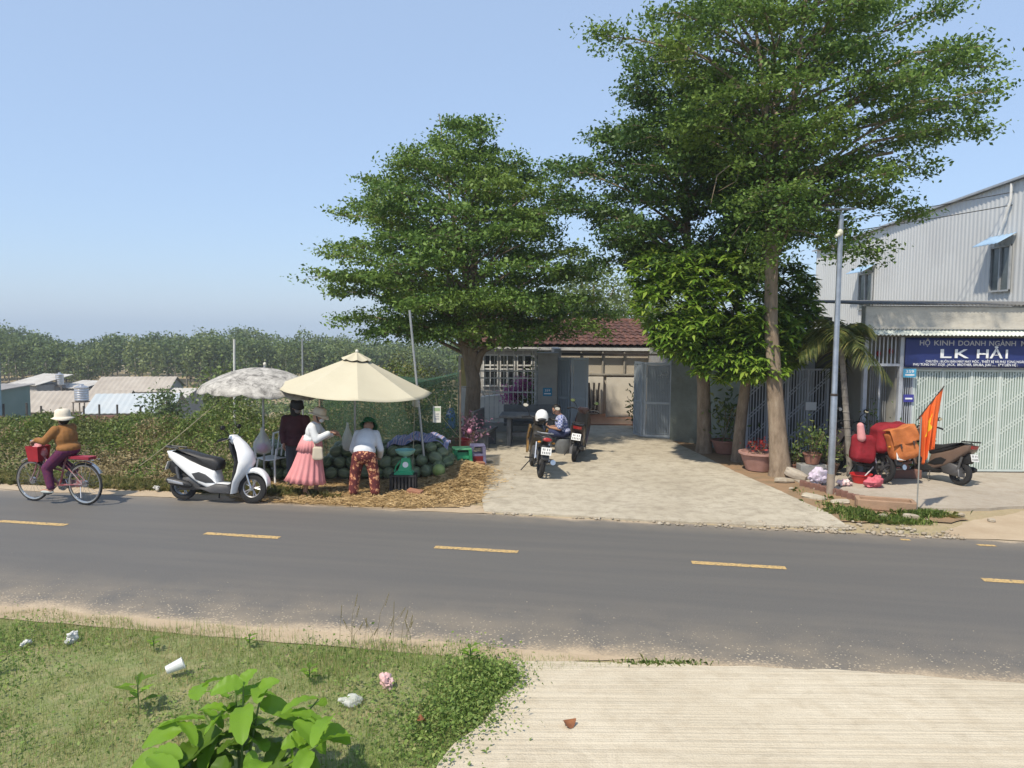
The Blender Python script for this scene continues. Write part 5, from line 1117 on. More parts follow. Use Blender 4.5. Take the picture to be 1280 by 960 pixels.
pot('orange pot of thin green shoots behind the lamp post', (5.75, 14.55, .28), .17, .2, TERRA, PLG, 260, .5, .3, .10, .1)
pot('brown pot of dark leaves behind the lamp post base', (6.15, 14.7, .02), .17, .24, mat('pot_brown', (.16, .10, .07), .8), PLG, 160, .45, .28, .09)
pot('terracotta pot with bushy leaves behind the flag', (7.45, 14.6, .04), .20, .3, TERRA, PLG, 320, .55, .34, .12)
pot('pot of a tall leggy plant in the porch opening', (7.1, 14.95, .04), .16, .24, mat('pot_grey', (.25, .24, .22), .8), PLG, 130, .95, .22, .09)
pot('potted leafy shrub inside the passage by the open gate', (3.55, 21.6, .03), .16, .24, TERRA, PLG, 140, .8, .28, .16)
pot('little pot with a fern between tall tree and lattice gate', (5.55, 15.0, .02), .13, .18, TERRA, PLG, 150, .35, .22, .08)
tag(bevel(MB().bx(5.5, 6.0, 14.45, 14.7, .02, .27).build('plant_shelf', mat('shelf_grey', (.28, .28, .27), .8))), 'low grey block shelf carrying the orange pot', 'shelf')
tag(bevel(MB().bx(7.2, 7.75, 14.35, 14.5, .04, .2).build('brick_row', BRICKW)), 'short row of dark bricks before the terracotta pot', 'bricks')
BOUG = leafmat('bougainvillea_pink', (.34, .07, .24), (.56, .17, .42), .35); o = thing('bougainvillea', 'pink flowering bougainvillea climbing inside the bar fence', 'plant', (.25, 21.3, 0))
for k in range(6): MB().tube([(0, 0, 0), (random.gauss(0, .1), 0, .6), (random.uniform(-.5, .4), random.uniform(-.1, .1), random.uniform(1.2, 1.8))], [.02, .012, .005], 5).build('stem', MATS['twig'], o)
q = np.concatenate([rng.normal(size=(300, 3)) * (.12, .1, .13) + (.1, 0, 1.25), rng.normal(size=(380, 3)) * (.16, .1, .12) + (-.25, 0, .95), rng.normal(size=(120, 3)) * (.1, .1, .1) + (-.05, 0, 1.08)]); V, F = leaves(q, .075, .3, .8); link('blossom', npmesh('blossom', V, F, BOUG), o)
q = np.concatenate([rng.normal(size=(500, 3)) * (.16, .12, .35) + (.42, 0, 1.2), rng.normal(size=(160, 3)) * (.2, .12, .12) + (.2, 0, .85)]); V, F = leaves(q, .1, .3, .55); link('foliage', npmesh('foliage', V, F, PLG), o)
# stones, kerb, slab pieces by the driveway edge
def rock(label, loc, d, rot, m=STONE, name='stone'):
    mb = MB().ell((0, 0, 0), (d[0] / 2, d[1] / 2, d[2] / 2), n=8, m=6)
    s = random.random() * 9; mb.v = [tuple(Vector(v) * (1 + .4 * mnoise.noise(Vector(v) * 7 + Vector((s, s, s))))) for v in mb.v]
    mb.v = [(max(-d[0] * .42, min(d[0] * .42, v[0])), max(-d[1] * .42, min(d[1] * .42, v[1])), max(-d[2] * .36, min(d[2] * .36, v[2]))) for v in mb.v]
    o = mb.build(name, m); o.location = loc; o.rotation_euler = rot; return tag(o, label, 'stone')
rock('pale flat stone at the foot of the tall tree', (5.05, 14.05, .05), (.46, .25, .12), (0, .05, .1))
rock('grey tilted concrete block beside the tall tree', (5.36, 14.3, .11), (.5, .26, .24), (.1, .35, -.5), CONC_YARD)
rock('broken slab piece between driveway and lamp post', (5.10, 12.75, .03), (.5, .28, .10), (0, .06, -.7), CONC_DRIVE)
rock('second broken slab piece close to the lamp post', (5.38, 12.4, .03), (.36, .26, .09), (0, -.05, -.2), CONC_DRIVE)
rock('small pale stone on the grass patch before the flag pole', (5.98, 11.32, .05), (.28, .14, .13), (0, .1, -.2))
rock('pale chip of stone on the grass before the planter box', (5.62, 11.42, .04), (.16, .12, .09), (0, 0, .5))
for k, (x, y) in enumerate(((6.9, 11.6), (4.95, 13.4), (5.6, 13.0), (7.15, 11.25))): rock(['little stone at the sandy end of the grass patch', 'little stone on the soil beside the driveway edge', 'little stone on the soil behind the lamp post', 'tiny stone on the sand past the grass patch'][k], (x, y, .03), (.12, .1, .07), (0, 0, k))
pb = thing('planter_box', 'low cracked clay planter box at the yard corner', 'planter', (5.92, 12.0, .02), R(-18))
for y in (-.15, .15): bevel(MB().bx(-.42, .42, y - .03, y + .03, 0, .15).build('side', mat('clay_box', (.36, .23, .15), .9, c2=(.27, .18, .12), scale=4, bump=.4), pb), .01)
for x in (-.40, .40): MB().bx(x - .03, x + .03, -.118, .118, 0, .146).build('end', MATS['clay_box'], pb)
MB().bx(-.36, .36, -.119, .119, 0, .07).build('soil', SOIL, pb)
kb = thing('brick_kerb', 'sunken dark brick kerb between soil bed and shop yard', 'kerb', (0, 0, 0))
for k in range(13):
    f = k / 12; x, y = 5.28 + .55 * f, 13.75 - 1.35 * f; o = MB().box((0, 0, 0), (.09, .105, .11)).build('brick', BRICKW, kb, loc=(x, y, .045 + random.uniform(-.01, .015))); o.rotation_euler = (0, random.gauss(0, .05), R(-22) + random.gauss(0, .06) + R(90))
# lamp post with small solar lamp
GALV = mat('galvanised', (.40, .42, .44), .35, .75, c2=(.30, .31, .33), scale=7)
lp = thing('lamp_post', 'tall galvanised steel pole with solar lamp and white camera', 'lamp post', (5.51, 13.1, .01))
MB().tube([(0, 0, 0), (0, 0, 1.7), (0, 0, 1.72), (0, 0, 4.75)], [.062, .058, .05, .042], 14).build('pole', GALV, lp, True)
MB().tube([(0, 0, 0), (0, 0, .35)], .066, 14).build('base_sleeve', mat('sleeve_rust', (.30, .25, .2), .8), lp, True)
bevel(MB().box((-.02, 0, 4.84), (.44, .24, .03), (.1, -.06, 0)).build('solar_panel', mat('solar_panel', (.12, .13, .15), .2), lp), .006); stick('bracket', (0, 0, 4.74), (0, 0, 4.83), .02, GALV, lp)
MB().ell((-.03, -.06, 4.45), (.05, .045, .06), n=12, m=8).build('camera', mat('cam_cream', (.62, .6, .48), .4), lp, True); MB().tube([(-.03, -.06, 4.43), (-.12, -.10, 4.38)], [.03, .025], 10).build('camera_body', MATS['cam_cream'], lp, True)
MB().lathe([(.055, 1.69), (.062, 1.70), (.062, 1.73), (.055, 1.74)], 14).build('clamp', DARKW, lp)
# flag
FLAGR = mat('flag_red', (.72, .13, .025), .7, c2=(.66, .11, .02), scale=3); STAR = mat('flag_star', (.80, .55, .04), .7, var=.1)
fl = thing('flag', 'orange red flag with yellow star drooping from a thin pole', 'flag', (6.3, 11.76, .01))
stick('pole', (0, 0, 0), (0, 0, 1.5), .011, mat('pole_grey_dull', (.28, .28, .26), .6), fl); stick('staff', (-.07, 0, 1.44), (.33, 0, 1.98), .009, DARKW, fl)
def flf(u, v):
    top = Vector((-.02 + .345 * u, 0, 1.50 + .475 * u)); bot = Vector((.0 + .19 * u + .03 * math.sin(u * 9), .0, .98 - .22 * math.sin(u * math.pi * .8) + .0 * u)); bot.z = 0.92 - .16 * math.sin(math.pi * min(1, u * 1.4)) + .28 * max(0, u - .6)
    p = top.lerp(bot, v); p.y += (.05 * math.sin(u * 15 + v * 1.5) + .03 * math.sin(u * 27)) * (.12 + v); p.x += .035 * math.sin(u * 15 + v) * v; return p
mb = MB().grid(flf, 54, 44); star = []
for k in range(10): a = math.pi / 2 + k * math.pi / 5; r = .24 if k % 2 == 0 else .10; star.append((.5 + r * math.cos(a) * .8, .44 + r * math.sin(a)))
cen = np.array([((i + .5) / 54, (j + .5) / 44) for i in range(54) for j in range(44)]); mb.m = [1 if k else 0 for k in inpoly(cen, star)]
o = mb.build('cloth', [FLAGR, STAR], fl, True, ang=180); o.modifiers.new('th', 'SOLIDIFY').thickness = .003
# litter
def crumple(label, loc, d, m, name='litter', cat='litter'):
    mb = MB().ell((0, 0, 0), (d[0] / 2, d[1] / 2, d[2] / 2), n=26, m=18); s = random.random() * 9
    mb.v = [tuple(Vector(v) * (1 + .9 * mnoise.noise(Vector(v) * (2.2 / max(d)) + Vector((s, s, s))) + .45 * mnoise.noise(Vector(v) * (8 / max(d)) + Vector((s, 0, s))))) for v in mb.v]
    o = mb.build(name, m, None, True, ang=45); o.location = loc; o.rotation_euler = (0, 0, random.uniform(0, 6)); return tag(o, label, cat)
WHP = mat('litter_white', (.58, .58, .56), .4, var=.15); PKT = mat('litter_pink', (.58, .33, .33), .6, c2=(.64, .48, .46), scale=5)
crumple('crumpled white plastic bag on the grass bank', (-3.93, 6.69, ground_h(-3.93, 6.69) + .05), (.11, .07, .09), WHP)
crumple('flattened white wrapper on the grass bank', (-4.27, 6.59, ground_h(-4.27, 6.59) + .045), (.11, .06, .04), WHP)
crumple('crumpled pink wrapper on the grass bank', (-.97, 5.84, ground_h(-.97, 5.84) + .06), (.11, .09, .10), PKT)
crumple('clear crumpled film on the grass bank beside the big leaved plant', (-1.2, 5.6, ground_h(-1.2, 5.6) + .06), (.16, .11, .07), FILM)
crumple('small white scrap in the roadside weeds behind the cyclist', (-6.0, 12.85, .08), (.11, .08, .07), WHP); crumple('white scrap of plastic in the weeds by the scooter', (-5.0, 12.95, .08), (.11, .09, .07), WHP)
crumple('white scrap of plastic in the weeds before the bicycle wheel', (-9.2, 13.3, .09), (.12, .1, .08), WHP)
o = thing('plastic_cup', 'clear plastic cup lying on the grass bank', 'cup', (-2.78, 6.03, ground_h(-2.78, 6.05) + .075)); c_ = MB().lathe([(.001, 0), (.034, 0), (.047, .13), (.05, .13), (.05, .135), (.045, .135), (.032, .006), (.001, .006)], 18).build('cup', film('cup_film', (.75, .77, .76), .6), o, True); c_.rotation_euler = (0, R(72), R(25))
DL = mat('dry_leaf', (.23, .09, .035), .8, c2=(.16, .06, .025), scale=20)
for lab, x, y, s, rz in (('large curled brown leaf on the grooved concrete', .42, 5.28, .11, .6), ('dry leaf lying on the grass before the concrete edge', -.62, 5.25, .09, 2.0)):
    o = MB().grid(lambda u, v: ((u - .5) * s, (v - .5) * s * .8 * math.sin(math.pi * (.06 + .88 * u)), .03 * math.cos((v - .5) * 4) * s * 8 * .2 + (u - .5) ** 2 * s * 1.2), 8, 6).build('dry_leaf', DL, None, True); o.location = (x, y, .03 if x > 0 else .06); o.rotation_euler = (.3, .1, rz); tag(o, lab, 'leaf')
# cloths and basin by the lamp post
crumple('white and lilac cloth bundle behind the lamp post', (5.55, 13.75, .15), (.38, .28, .28), mat('cloth_lilac', (.52, .49, .54), .9, c2=(.5, .42, .55), scale=12), 'cloth_bundle', 'cloth')
crumple('pink cloth dropped at the edge of the shop yard', (6.48, 13.55, .12), (.30, .22, .2), mat('cloth_pink', (.52, .13, .16), .9, c2=(.5, .1, .14), scale=10), 'pink_cloth', 'cloth')
crumple('pale pink wrapper pile beside the red basin', (5.98, 13.65, .08), (.26, .2, .14), mat('wrap_pink', (.66, .40, .40), .7, c2=(.6, .55, .52), scale=20), 'wrapper_pile', 'litter')
o = thing('basin', 'bright red plastic basin beside the palm trunk', 'basin', (6.42, 13.95, .04)); MB().lathe([(.001, 0), (.13, 0), (.19, .15), (.2, .15), (.2, .165), (.175, .16), (.12, .02), (.001, .02)], 22).build('basin', mat('basin_red', (.55, .03, .03), .4), o, True); stick('ladle', (.02, 0, .06), (.24, .02, .3), .012, WHP, o)
# big leaved plant at the near edge, each leaf its own piece
BIGL = leafmat('big_leaf', (0.170, 0.330, 0.030), (0.260, 0.440, 0.050), .5, rough=.42); BIGD = leafmat('big_leaf_dark', (.09, .17, .02), (.13, .22, .03), .45, rough=.42)
pl = thing('broad_leaf_plant', 'broad bright leaved young plant rising from the grass bank', 'plant', (-1.62, 4.45, ground_h(-1.62, 4.45)))
def bigleaf(base, d, L, wd, droop, m, roll=0.0):
    d = Vector(d).normalized(); s = d.cross(Vector((0, 0, 1))).normalized(); n_ = s.cross(d)
    s = (s * math.cos(roll) + n_ * math.sin(roll)).normalized(); n_ = s.cross(d)
    def f(u, v):
        w_ = wd * max(0, math.sin(math.pi * min(1, u ** .85))) ** .55; c = v - .5
        p = Vector(base) + d * L * u - Vector((0, 0, droop * L * u * u)) + s * w_ * c * 2 * .5 + n_ * (abs(c) * w_ * .35 + .006 * math.sin(u * 26) * (abs(c) * 2))
        return p
    return MB().grid(f, 12, 6).build('leaf', m, pl, True)
stems = []
for a, el, L in ((2.6, .95, .66), (2.0, 1.15, .68), (.5, .85, .72), (1.2, 1.25, .68), (3.2, .6, .6), (-.2, .7, .66), (-1.0, .8, .5), (4.0, .7, .52), (1.6, 1.45, .70), (.15, .75, .74), (2.9, .8, .62)):
    tip = Vector((math.cos(a) * math.cos(el), math.sin(a) * math.cos(el), math.sin(el))) * L; stems.append(tip)
    MB().tube([(0, 0, -.02), tip * .5 + Vector((0, 0, .03)), tip], [.011, .008, .004], 6).build('stem', mat('green_stem', (.12, .18, .05), .6), pl, True)
for k, tp_ in enumerate(stems):
    for q in range(7):
        f = .45 + .55 * q / 6; a = q * 2.4 + k; base = tp_ * f
        bigleaf(base, (math.cos(a), math.sin(a), .35 - .2 * (q % 3)), random.uniform(.16, .27) * (1.15 if q > 3 else .9), random.uniform(.10, .15), random.uniform(.2, .6), BIGL if (q > 3 or k % 3 == 0) else BIGD, random.gauss(0, .4))
for base, d, L, wd, m_ in (((-.12, .05, .42), (-.9, -.35, -.45), .36, .24, BIGD), ((-.2, -.05, .34), (-.8, -.5, -.35), .34, .22, BIGD), ((-.05, .1, .62), (.25, .2, .55), .26, .11, BIGL), ((.05, .1, .6), (.3, .1, .35), .24, .13, BIGL), ((.28, .08, .52), (.9, .1, -.1), .22, .12, BIGL), ((.32, .03, .50), (.7, -.3, -.25), .24, .15, BIGL), ((-.1, .1, .6), (-.7, .2, .35), .2, .09, BIGL), ((-.1, .05, .55), (-.8, .1, .25), .19, .09, BIGL), ((-.05, -.1, .36), (-.1, -.5, -.75), .22, .14, BIGD), ((.1, -.08, .38), (.1, -.5, -.7), .18, .09, BIGL)):
    bigleaf(base, d, L, wd, .35, m_, random.gauss(0, .3))
# smaller weeds standing in the grass
for lab, x, y, h in (('leafy weed standing beside the broad leaved plant', -2.75, 5.5, .34), ('low round weed clump near the white wrapper', -4.2, 6.05, .2), ('yellow green weed on the grass bank above the cup', -3.1, 6.5, .16), ('bright weed on the grass bank near the pink wrapper', -1.6, 5.95, .2), ('young weed growing close to the concrete edge', -.33, 6.25, .22), ('pale weed clump on the bank below the road edge', -2.3, 6.6, .15)):
    o = thing('weed', lab, 'weed', (x, y, ground_h(x, y)))
    for k in range(9):
        a = k * 2.4; z = h * (.35 + .07 * k); L = h * random.uniform(.4, .6); d = Vector((math.cos(a), math.sin(a), .5)).normalized(); s = Vector((-math.sin(a), math.cos(a), 0)); p = Vector((0, 0, z * .8))
        MB().add([p, p + d * L * .5 + s * L * .2, p + d * L - Vector((0, 0, L * .2)), p + d * L * .5 - s * L * .2], [(0, 1, 2), (0, 2, 3)]).build('leaf', BIGL if k % 2 else BIGD, o)
    stick('stem', (0, 0, -.02), (0, 0, h * .85), .005, MATS['green_stem'], o, 5)

# ------------------------------------------------------------------ two-wheelers
TYRE = mat('tyre_rubber', (.022, .022, .023), .85, bump=.2, bscale=60); CHROME = mat('chrome', (.55, .55, .56), .18, .9, var=.1); ALLOY = mat('alloy', (.45, .45, .46), .35, .7, var=.15)
BLK = mat('trim_black', (.02, .02, .021), .5); SEATB = mat('seat_vinyl', (.028, .028, .03), .55, bump=.1, bscale=90); ENG = mat('engine_grey', (.14, .14, .145), .5, .5); REDL = mat('tail_lamp', (.35, .02, .02), .15, coat=.5); CLEARL = mat('lamp_clear', (.6, .62, .64), .1)
PLATEW = mat('plate_white', (.72, .72, .70), .5, var=.06); PLATET = mat('plate_ink', (.12, .12, .12), .7); MIRR = mat('mirror_glass', (.75, .78, .80), .03, 1.0, var=0)
def rotx(): return Matrix.Rotation(R(90), 4, 'X')
def wheel(o, x, r, wd, rim=ALLOY, spokes=5, wire=False, y=0.0, rr=.62):
    T = Matrix.Translation((x, y, r)) @ rotx(); h = wd / 2; ri = r * rr if not wire else r * .90
    pr = [(ri, -h * .75), (r * .5 + ri * .5, -h), (r * .965, -h * .72), (r, 0), (r * .965, h * .72), (r * .5 + ri * .5, h), (ri, h * .75)]
    w_ = MB().lathe(pr + [(ri, -h * .75)], 36, T).build('wheel', TYRE, o, True)
    MB().lathe([(ri, -h * .8), (ri * 1.0, h * .8), (ri * .93, h * .6), (ri * .93, -h * .6), (ri, -h * .8)], 36, T).build('rim', rim, w_, True)
    hub = MB().lathe([(.001, -h), (r * .16, -h), (r * .16, h), (.001, h)], 18, T); 
    sp = MB()
    if wire:
        for k in range(28):
            a = 2 * math.pi * k / 28; sg = 1 if k % 2 else -1; b0 = a + .35 * (1 if k % 4 < 2 else -1)
            p0 = T @ Vector((r * .06 * math.cos(b0), r * .06 * math.sin(b0), sg * .03)); p1 = T @ Vector((ri * .95 * math.cos(a), ri * .95 * math.sin(a), 0)); sp.tube([p0, p1], .0016, 3, False)
    else:
        for k in range(spokes):
            a = 2 * math.pi * k / spokes
            for da in (-.16, .16):
                p0 = T @ Vector((r * .12 * math.cos(a), r * .12 * math.sin(a), 0)); p1 = T @ Vector((ri * .95 * math.cos(a + da), ri * .95 * math.sin(a + da), 0)); sp.tube([p0, p1], [r * .055, r * .04], 6)
    hub.build('hub', rim if not wire else CHROME, w_, True); sp.build('spokes', rim if not wire else CHROME, w_); return w_
def mirrors(o, x, z, w_=.16, h_=.22, stem=BLK, face=None, back=-1):
    for sy in (-1, 1):
        tip = Vector((x - .03, sy * (w_ + .12), z + h_)); MB().tube([(x, sy * w_, z), (x + .02, sy * (w_ + .05), z + h_ * .55), tip], .007, 6).build('mirror_stem', stem, o, True)
        mo = MB().ell(tip + Vector((0, 0, .02)), (.022, .062, .04), n=14, m=8).build('mirror', BLK, o, True)
        MB().lathe([(.001, 0), (.05, 0), (.001, .004)], 18, Matrix.Translation(tip + Vector((back * .0225, 0, .02))) @ Matrix.Rotation(R(90), 4, 'Y') @ Matrix.Scale(.62, 4, (1, 0, 0))).build('mirror_glass', MIRR, mo)
def plate_on(o, x, z, tilt):
    p = MB().box((0, 0, 0), (.006, .19, .14)).build('licence_plate', PLATEW, o, loc=(x, 0, z)); p.rotation_euler = (0, tilt, 0)
    for zz, ks in ((.03, (-.06, -.02, .03, .06)), (-.032, (-.066, -.033, 0, .033, .066))):
        for k in ks: MB().bx(-.005, -.0035, k - .008, k + .008, zz - .02, zz + .02).build('digit_mark', PLATET, p)
def Z2(pts):
    return [((X - 345) * .00303, (862 + (X - 150) * 18 / 390 - Y) * .00303) for X, Y in pts]
def scooter(label, loc, rz, paint, panel, rim, lean=0.0, steer=.0, rearplate=True, seat=SEATB, shield_in=BLK, group=None, mirror=True):
    o = thing('scooter', label, 'scooter', loc, rz, group); o.rotation_euler = (lean, 0, rz)
    wheel(o, -.59, .228, .10, rim, 5); wheel(o, .59, .238, .09, rim, 5)
    MB().slab(Z2([(75, 596), (118, 602), (200, 648), (280, 682), (345, 704), (352, 735), (360, 768), (420, 776), (438, 800), (440, 826), (400, 824), (330, 806), (255, 770), (195, 728), (125, 668), (85, 630)]), .145, .045).build('body', paint, o, True, ang=50)
    for sy in (-1, 1): MB().slab(Z2([(222, 716), (262, 708), (300, 722), (335, 748), (352, 766), (300, 766), (245, 748)]), .012, .006, sy * .142).build('side_panel', panel, o, True)
    MB().slab(Z2([(355, 770), (425, 778), (440, 800), (442, 828), (330, 822), (250, 790), (300, 790)]), .165, .02).build('floorboard', panel, o, True, ang=50)
    MB().slab(Z2([(98, 596), (150, 592), (205, 606), (270, 626), (335, 638), (362, 652), (370, 675), (362, 702), (335, 706), (270, 680), (190, 640), (130, 604)]), .135, .05).build('seat', seat, o, True, ang=60)
    # leg shield: wide at the middle, swept round
    rings = []
    for X, Y, wd, dp in ((430, 530, .10, .07), (455, 565, .13, .11), (478, 610, .17, .14), (490, 660, .185, .15), (476, 715, .18, .11), (452, 765, .17, .06), (440, 826, .15, .035)):
        (x, z), = Z2([(X, Y)]); rings.append([(x + dp * math.cos(a) * (1.25 if math.cos(a) > 0 else .25), wd * math.sin(a), z) for a in np.linspace(0, 2 * math.pi, 20, endpoint=False)])
    MB().loft(rings).build('leg_shield', paint, o, True, ang=60)
    MB().slab(Z2([(423, 545), (430, 550), (468, 660), (448, 760), (436, 800), (428, 800), (440, 740), (452, 660), (420, 580)]), .125, .01).build('inner_shield', shield_in, o, True)
    (x, z), = Z2([(528, 668)]); MB().ell((x - .035, 0, z + .03), (.05, .13, .045), (0, .7, 0)).build('headlight', CLEARL, o, True)
    # front fender
    mb = MB(); rg = []
    for a in np.linspace(R(8), R(172), 15):
        r = .262 + .02 * math.sin(a); rg.append([(.59 + (r + .012 * math.cos(b_)) * math.cos(a) + .04 * math.sin(a), .075 * math.sin(b_) , .238 + (r + .03 * math.cos(b_)) * math.sin(a) * 1.06 - (.05 if abs(b_) > 1.4 else 0)) for b_ in np.linspace(-1.5, 1.5, 9)])
    vs = [p for r_ in rg for p in r_]; mb.add(vs, [(i * 9 + j, i * 9 + j + 1, i * 9 + 10 + j, i * 9 + 9 + j) for i in range(14) for j in range(8)]); f_ = mb.build('front_fender', paint, o, True, ang=70); f_.modifiers.new('th', 'SOLIDIFY').thickness = .006
    for sy in (-1, 1):
        MB().tube([(.595, sy * .07, .238), (.52, sy * .075, .46)], [.02, .018], 10).build('fork', CHROME, o, True)
        MB().tube([(-.59, sy * .10, .25), (-.66, sy * .11, .55)], [.026, .026], 8).build('shock', ENG, o, True)
        MB().tube([(.27, sy * .08, 1.0), (.25, sy * .24, 1.03), (.22, sy * .30, 1.02), (.18, sy * .36, 1.0)], [.014, .013, .019, .019], 10).build('grip', BLK, o, True)
        MB().tube([(.27, sy * .2, 1.03), (.29, sy * .27, 1.02), (.24, sy * .36, 1.0)], .006, 5).build('brake_lever', CHROME, o, True)
    MB().loft([[(x + dx * c_, w_ * s2, z_) for c_, s2 in [(math.cos(a), math.sin(a)) for a in np.linspace(0, 2 * math.pi, 16, endpoint=False)]] for x, dx, w_, z_ in ((.27, .05, .09, .93), (.28, .075, .13, .98), (.27, .07, .14, 1.03), (.25, .045, .09, 1.075))]).build('handlebar_cover', paint, o, True, ang=60)
    MB().ell((.335, 0, 1.0), (.02, .07, .035)).build('indicator', CLEARL, o, True)
    if mirror: mirrors(o, .24, 1.04, .14, .14)
    # engine, exhaust, tail
    MB().slab([(-.66, .16), (-.30, .18), (-.22, .30), (-.35, .42), (-.62, .36)], .09, .02, .03).build('engine', ENG, o, True)
    MB().tube([(-.80, -.13, .33), (-.74, -.13, .325), (-.45, -.13, .27), (-.38, -.12, .25)], [.035, .062, .058, .025], 14).build('muffler', BLK, o, True); MB().slab([(-.76, .36), (-.5, .31), (-.48, .27), (-.74, .30)], .012, .004, -.19).build('heat_guard', ALLOY, o, True)
    MB().slab([(-.79, .62), (-.60, .66), (-.50, .52), (-.62, .40), (-.78, .44), (-.83, .52)], .05, .012).build('rear_fender', BLK, o, True)
    MB().slab(Z2([(70, 600), (92, 602), (92, 628), (76, 620)]), .09, .01).build('tail_light', REDL, o, True)
    MB().tube([(-.62, -.12, .84), (-.86, -.08, .86), (-.88, 0, .865), (-.86, .08, .86), (-.62, .12, .84)], .013, 8).build('grab_rail', panel, o, True)
    if rearplate: plate_on(o, -.84, .56, R(18))
    MB().tube([(-.05, .14, .22), (-.12, .26, .01)], .010, 6).build('side_stand', BLK, o, True); return o
WHITEP = mat('paint_white', (.78, .79, .80), .22, var=.04, coat=.5, scale=2); BRONZE = mat('paint_bronze', (.16, .11, .085), .35, var=.15, coat=.3); DARKP = mat('paint_dark', (.035, .02, .02), .3, var=.1, coat=.3); GREYPN = mat('panel_grey', (.055, .055, .058), .5)
scooter('white scooter with black seat parked at the straw edge', (-4.71, 12.17, .012), math.atan2(-.18, 1.28), WHITEP, GREYPN, ALLOY, R(-4))
scooter('dark scooter with white licence plate standing before the gate passage', (1.42, 16.65, .02), math.atan2(1, .18), DARKP, BLK, BLK, R(7))
scooter('bronze scooter parked before the pale green gate', (7.93, 14.32, .035), math.atan2(.93, -.37), BRONZE, BLK, GREYPN, R(6)).scale = (.95, .95, .95)

def motorbike(label, loc, rz, c_side, lean, group=None, mirror=True, accent=None):
    o = thing('motorcycle', label, 'motorcycle', loc, rz, group); o.rotation_euler = (lean, 0, rz)
    wheel(o, -.62, .285, .085, GREYPN, 5, rr=.74); wheel(o, .62, .285, .075, GREYPN, 5, rr=.74)
    MB().slab([(-.95, .80), (-.70, .82), (-.30, .74), (.0, .70), (.02, .60), (-.3, .52), (-.55, .58), (-.80, .70), (-.96, .74)], .10, .03).build('tail_body', c_side, o, True, ang=50)
    MB().slab([(-.78, .82), (-.45, .80), (-.1, .75), (.02, .74), (.04, .70), (-.1, .70), (-.5, .745), (-.78, .775)], .115, .03).build('seat', SEATB, o, True, ang=60)
    MB().slab([(.02, .70), (.25, .80), (.42, .88), (.50, .80), (.42, .55), (.30, .35), (.18, .34), (.12, .52), (.02, .60)], .12, .04).build('leg_shield', c_side, o, True, ang=50)
    for sy in (-1, 1): MB().slab([(.2, .82), (.42, .87), (.52, .6), (.34, .3), (.26, .34), (.36, .58)], .02, .01, sy * .17).build('side_fairing', accent or c_side, o, True)
    MB().slab([(-.28, .26), (.18, .24), (.28, .36), (.12, .5), (-.22, .46)], .11, .03).build('engine', ENG, o, True)
    for k in range(5): MB().bx(.2 + k * .02, .208 + k * .02, -.075, .075, .32, .44).build('cooling_fin', ENG, o)
    for sy in (-1, 1):
        MB().tube([(.62, sy * .085, .285), (.47, sy * .085, .72), (.42, sy * .08, .9)], [.024, .02, .018], 10).build('fork', CHROME, o, True)
        MB().tube([(-.62, sy * .095, .285), (-.15, sy * .09, .33)], .02, 8).build('swingarm', ENG, o, True); MB().tube([(-.58, sy * .125, .32), (-.45, sy * .115, .64)], .026, 8).build('shock', CHROME, o, True)
        MB().tube([(.38, sy * .05, .98), (.36, sy * .2, 1.03), (.30, sy * .36, 1.0)], [.014, .013, .02], 9).build('grip', BLK, o, True)
        MB().tube([(-.25, sy * .12, .30), (-.28, sy * .28, .30)], .014, 7).build('footpeg', BLK, o, True)
        MB().ell((-.86, sy * .13, .70), (.03, .035, .02)).build('indicator', mat('amber', (.5, .22, .03), .2), o, True)
    MB().loft([[(x + dx * math.cos(a), w_ * math.sin(a), z_) for a in np.linspace(0, 2 * math.pi, 16, endpoint=False)] for x, dx, w_, z_ in ((.40, .05, .08, .88), (.42, .08, .12, .95), (.40, .08, .13, 1.02), (.36, .04, .08, 1.07))]).build('headlamp_cowl', c_side, o, True, ang=60); MB().ell((.485, 0, .97), (.03, .08, .05)).build('headlight', CLEARL, o, True)
    MB().slab([(.40, .5), (.58, .61), (.80, .55), (.93, .42), (.90, .40), (.78, .51), (.6, .57), (.42, .46)], .06, .01).build('front_fender', c_side, o, True)
    MB().slab([(-.62, .60), (-.9, .66), (-1.0, .40), (-.97, .38), (-.86, .58), (-.62, .56)], .07, .01).build('rear_fender', BLK, o, True)
    MB().ell((-.95, 0, .765), (.035, .085, .04)).build('tail_light', REDL, o, True); plate_on(o, -1.0, .56, R(14))
    MB().tube([(.2, -.1, .24), (-.1, -.14, .2), (-.45, -.15, .26), (-.95, -.16, .36)], [.02, .02, .045, .05], 12).build('exhaust', CHROME, o, True)
    MB().tube([(-.5, .13, .84), (-.85, .11, .87), (-.92, 0, .88), (-.85, -.11, .87), (-.5, -.13, .84)], .012, 8).build('grab_rail', ALLOY, o, True)
    MB().slab([(-.62, .36), (-.2, .36), (-.18, .29), (-.62, .24)], .02, .006, .13).build('chain_case', BLK, o, True); MB().tube([(-.05, .14, .22), (-.1, .3, .01)], .011, 6).build('side_stand', BLK, o, True)
    if mirror: mirrors(o, .33, 1.03, .2, .2)
    return o
YBLK = mat('paint_black_gold', (.02, .02, .02), .3, c2=(.05, .04, .025), scale=5, coat=.3)
motorbike('black motorcycle with gold flashes and a white helmet on the driveway', (.47, 14.92, .02), math.atan2(1, -.10), YBLK, R(7), accent=mat('paint_gold', (.30, .17, .04), .35, c2=(.04, .035, .03), scale=9))
hl = thing('helmet', 'white open face helmet hung on the black motorcycle mirror', 'helmet', (.60, 15.26, .98)); MB().lathe([(.125, 0), (.135, .06), (.125, .13), (.09, .19), (.04, .22), (.001, .225)], 22).build('shell', mat('helmet_white', (.76, .76, .75), .15, coat=.5, var=.03), hl, True)
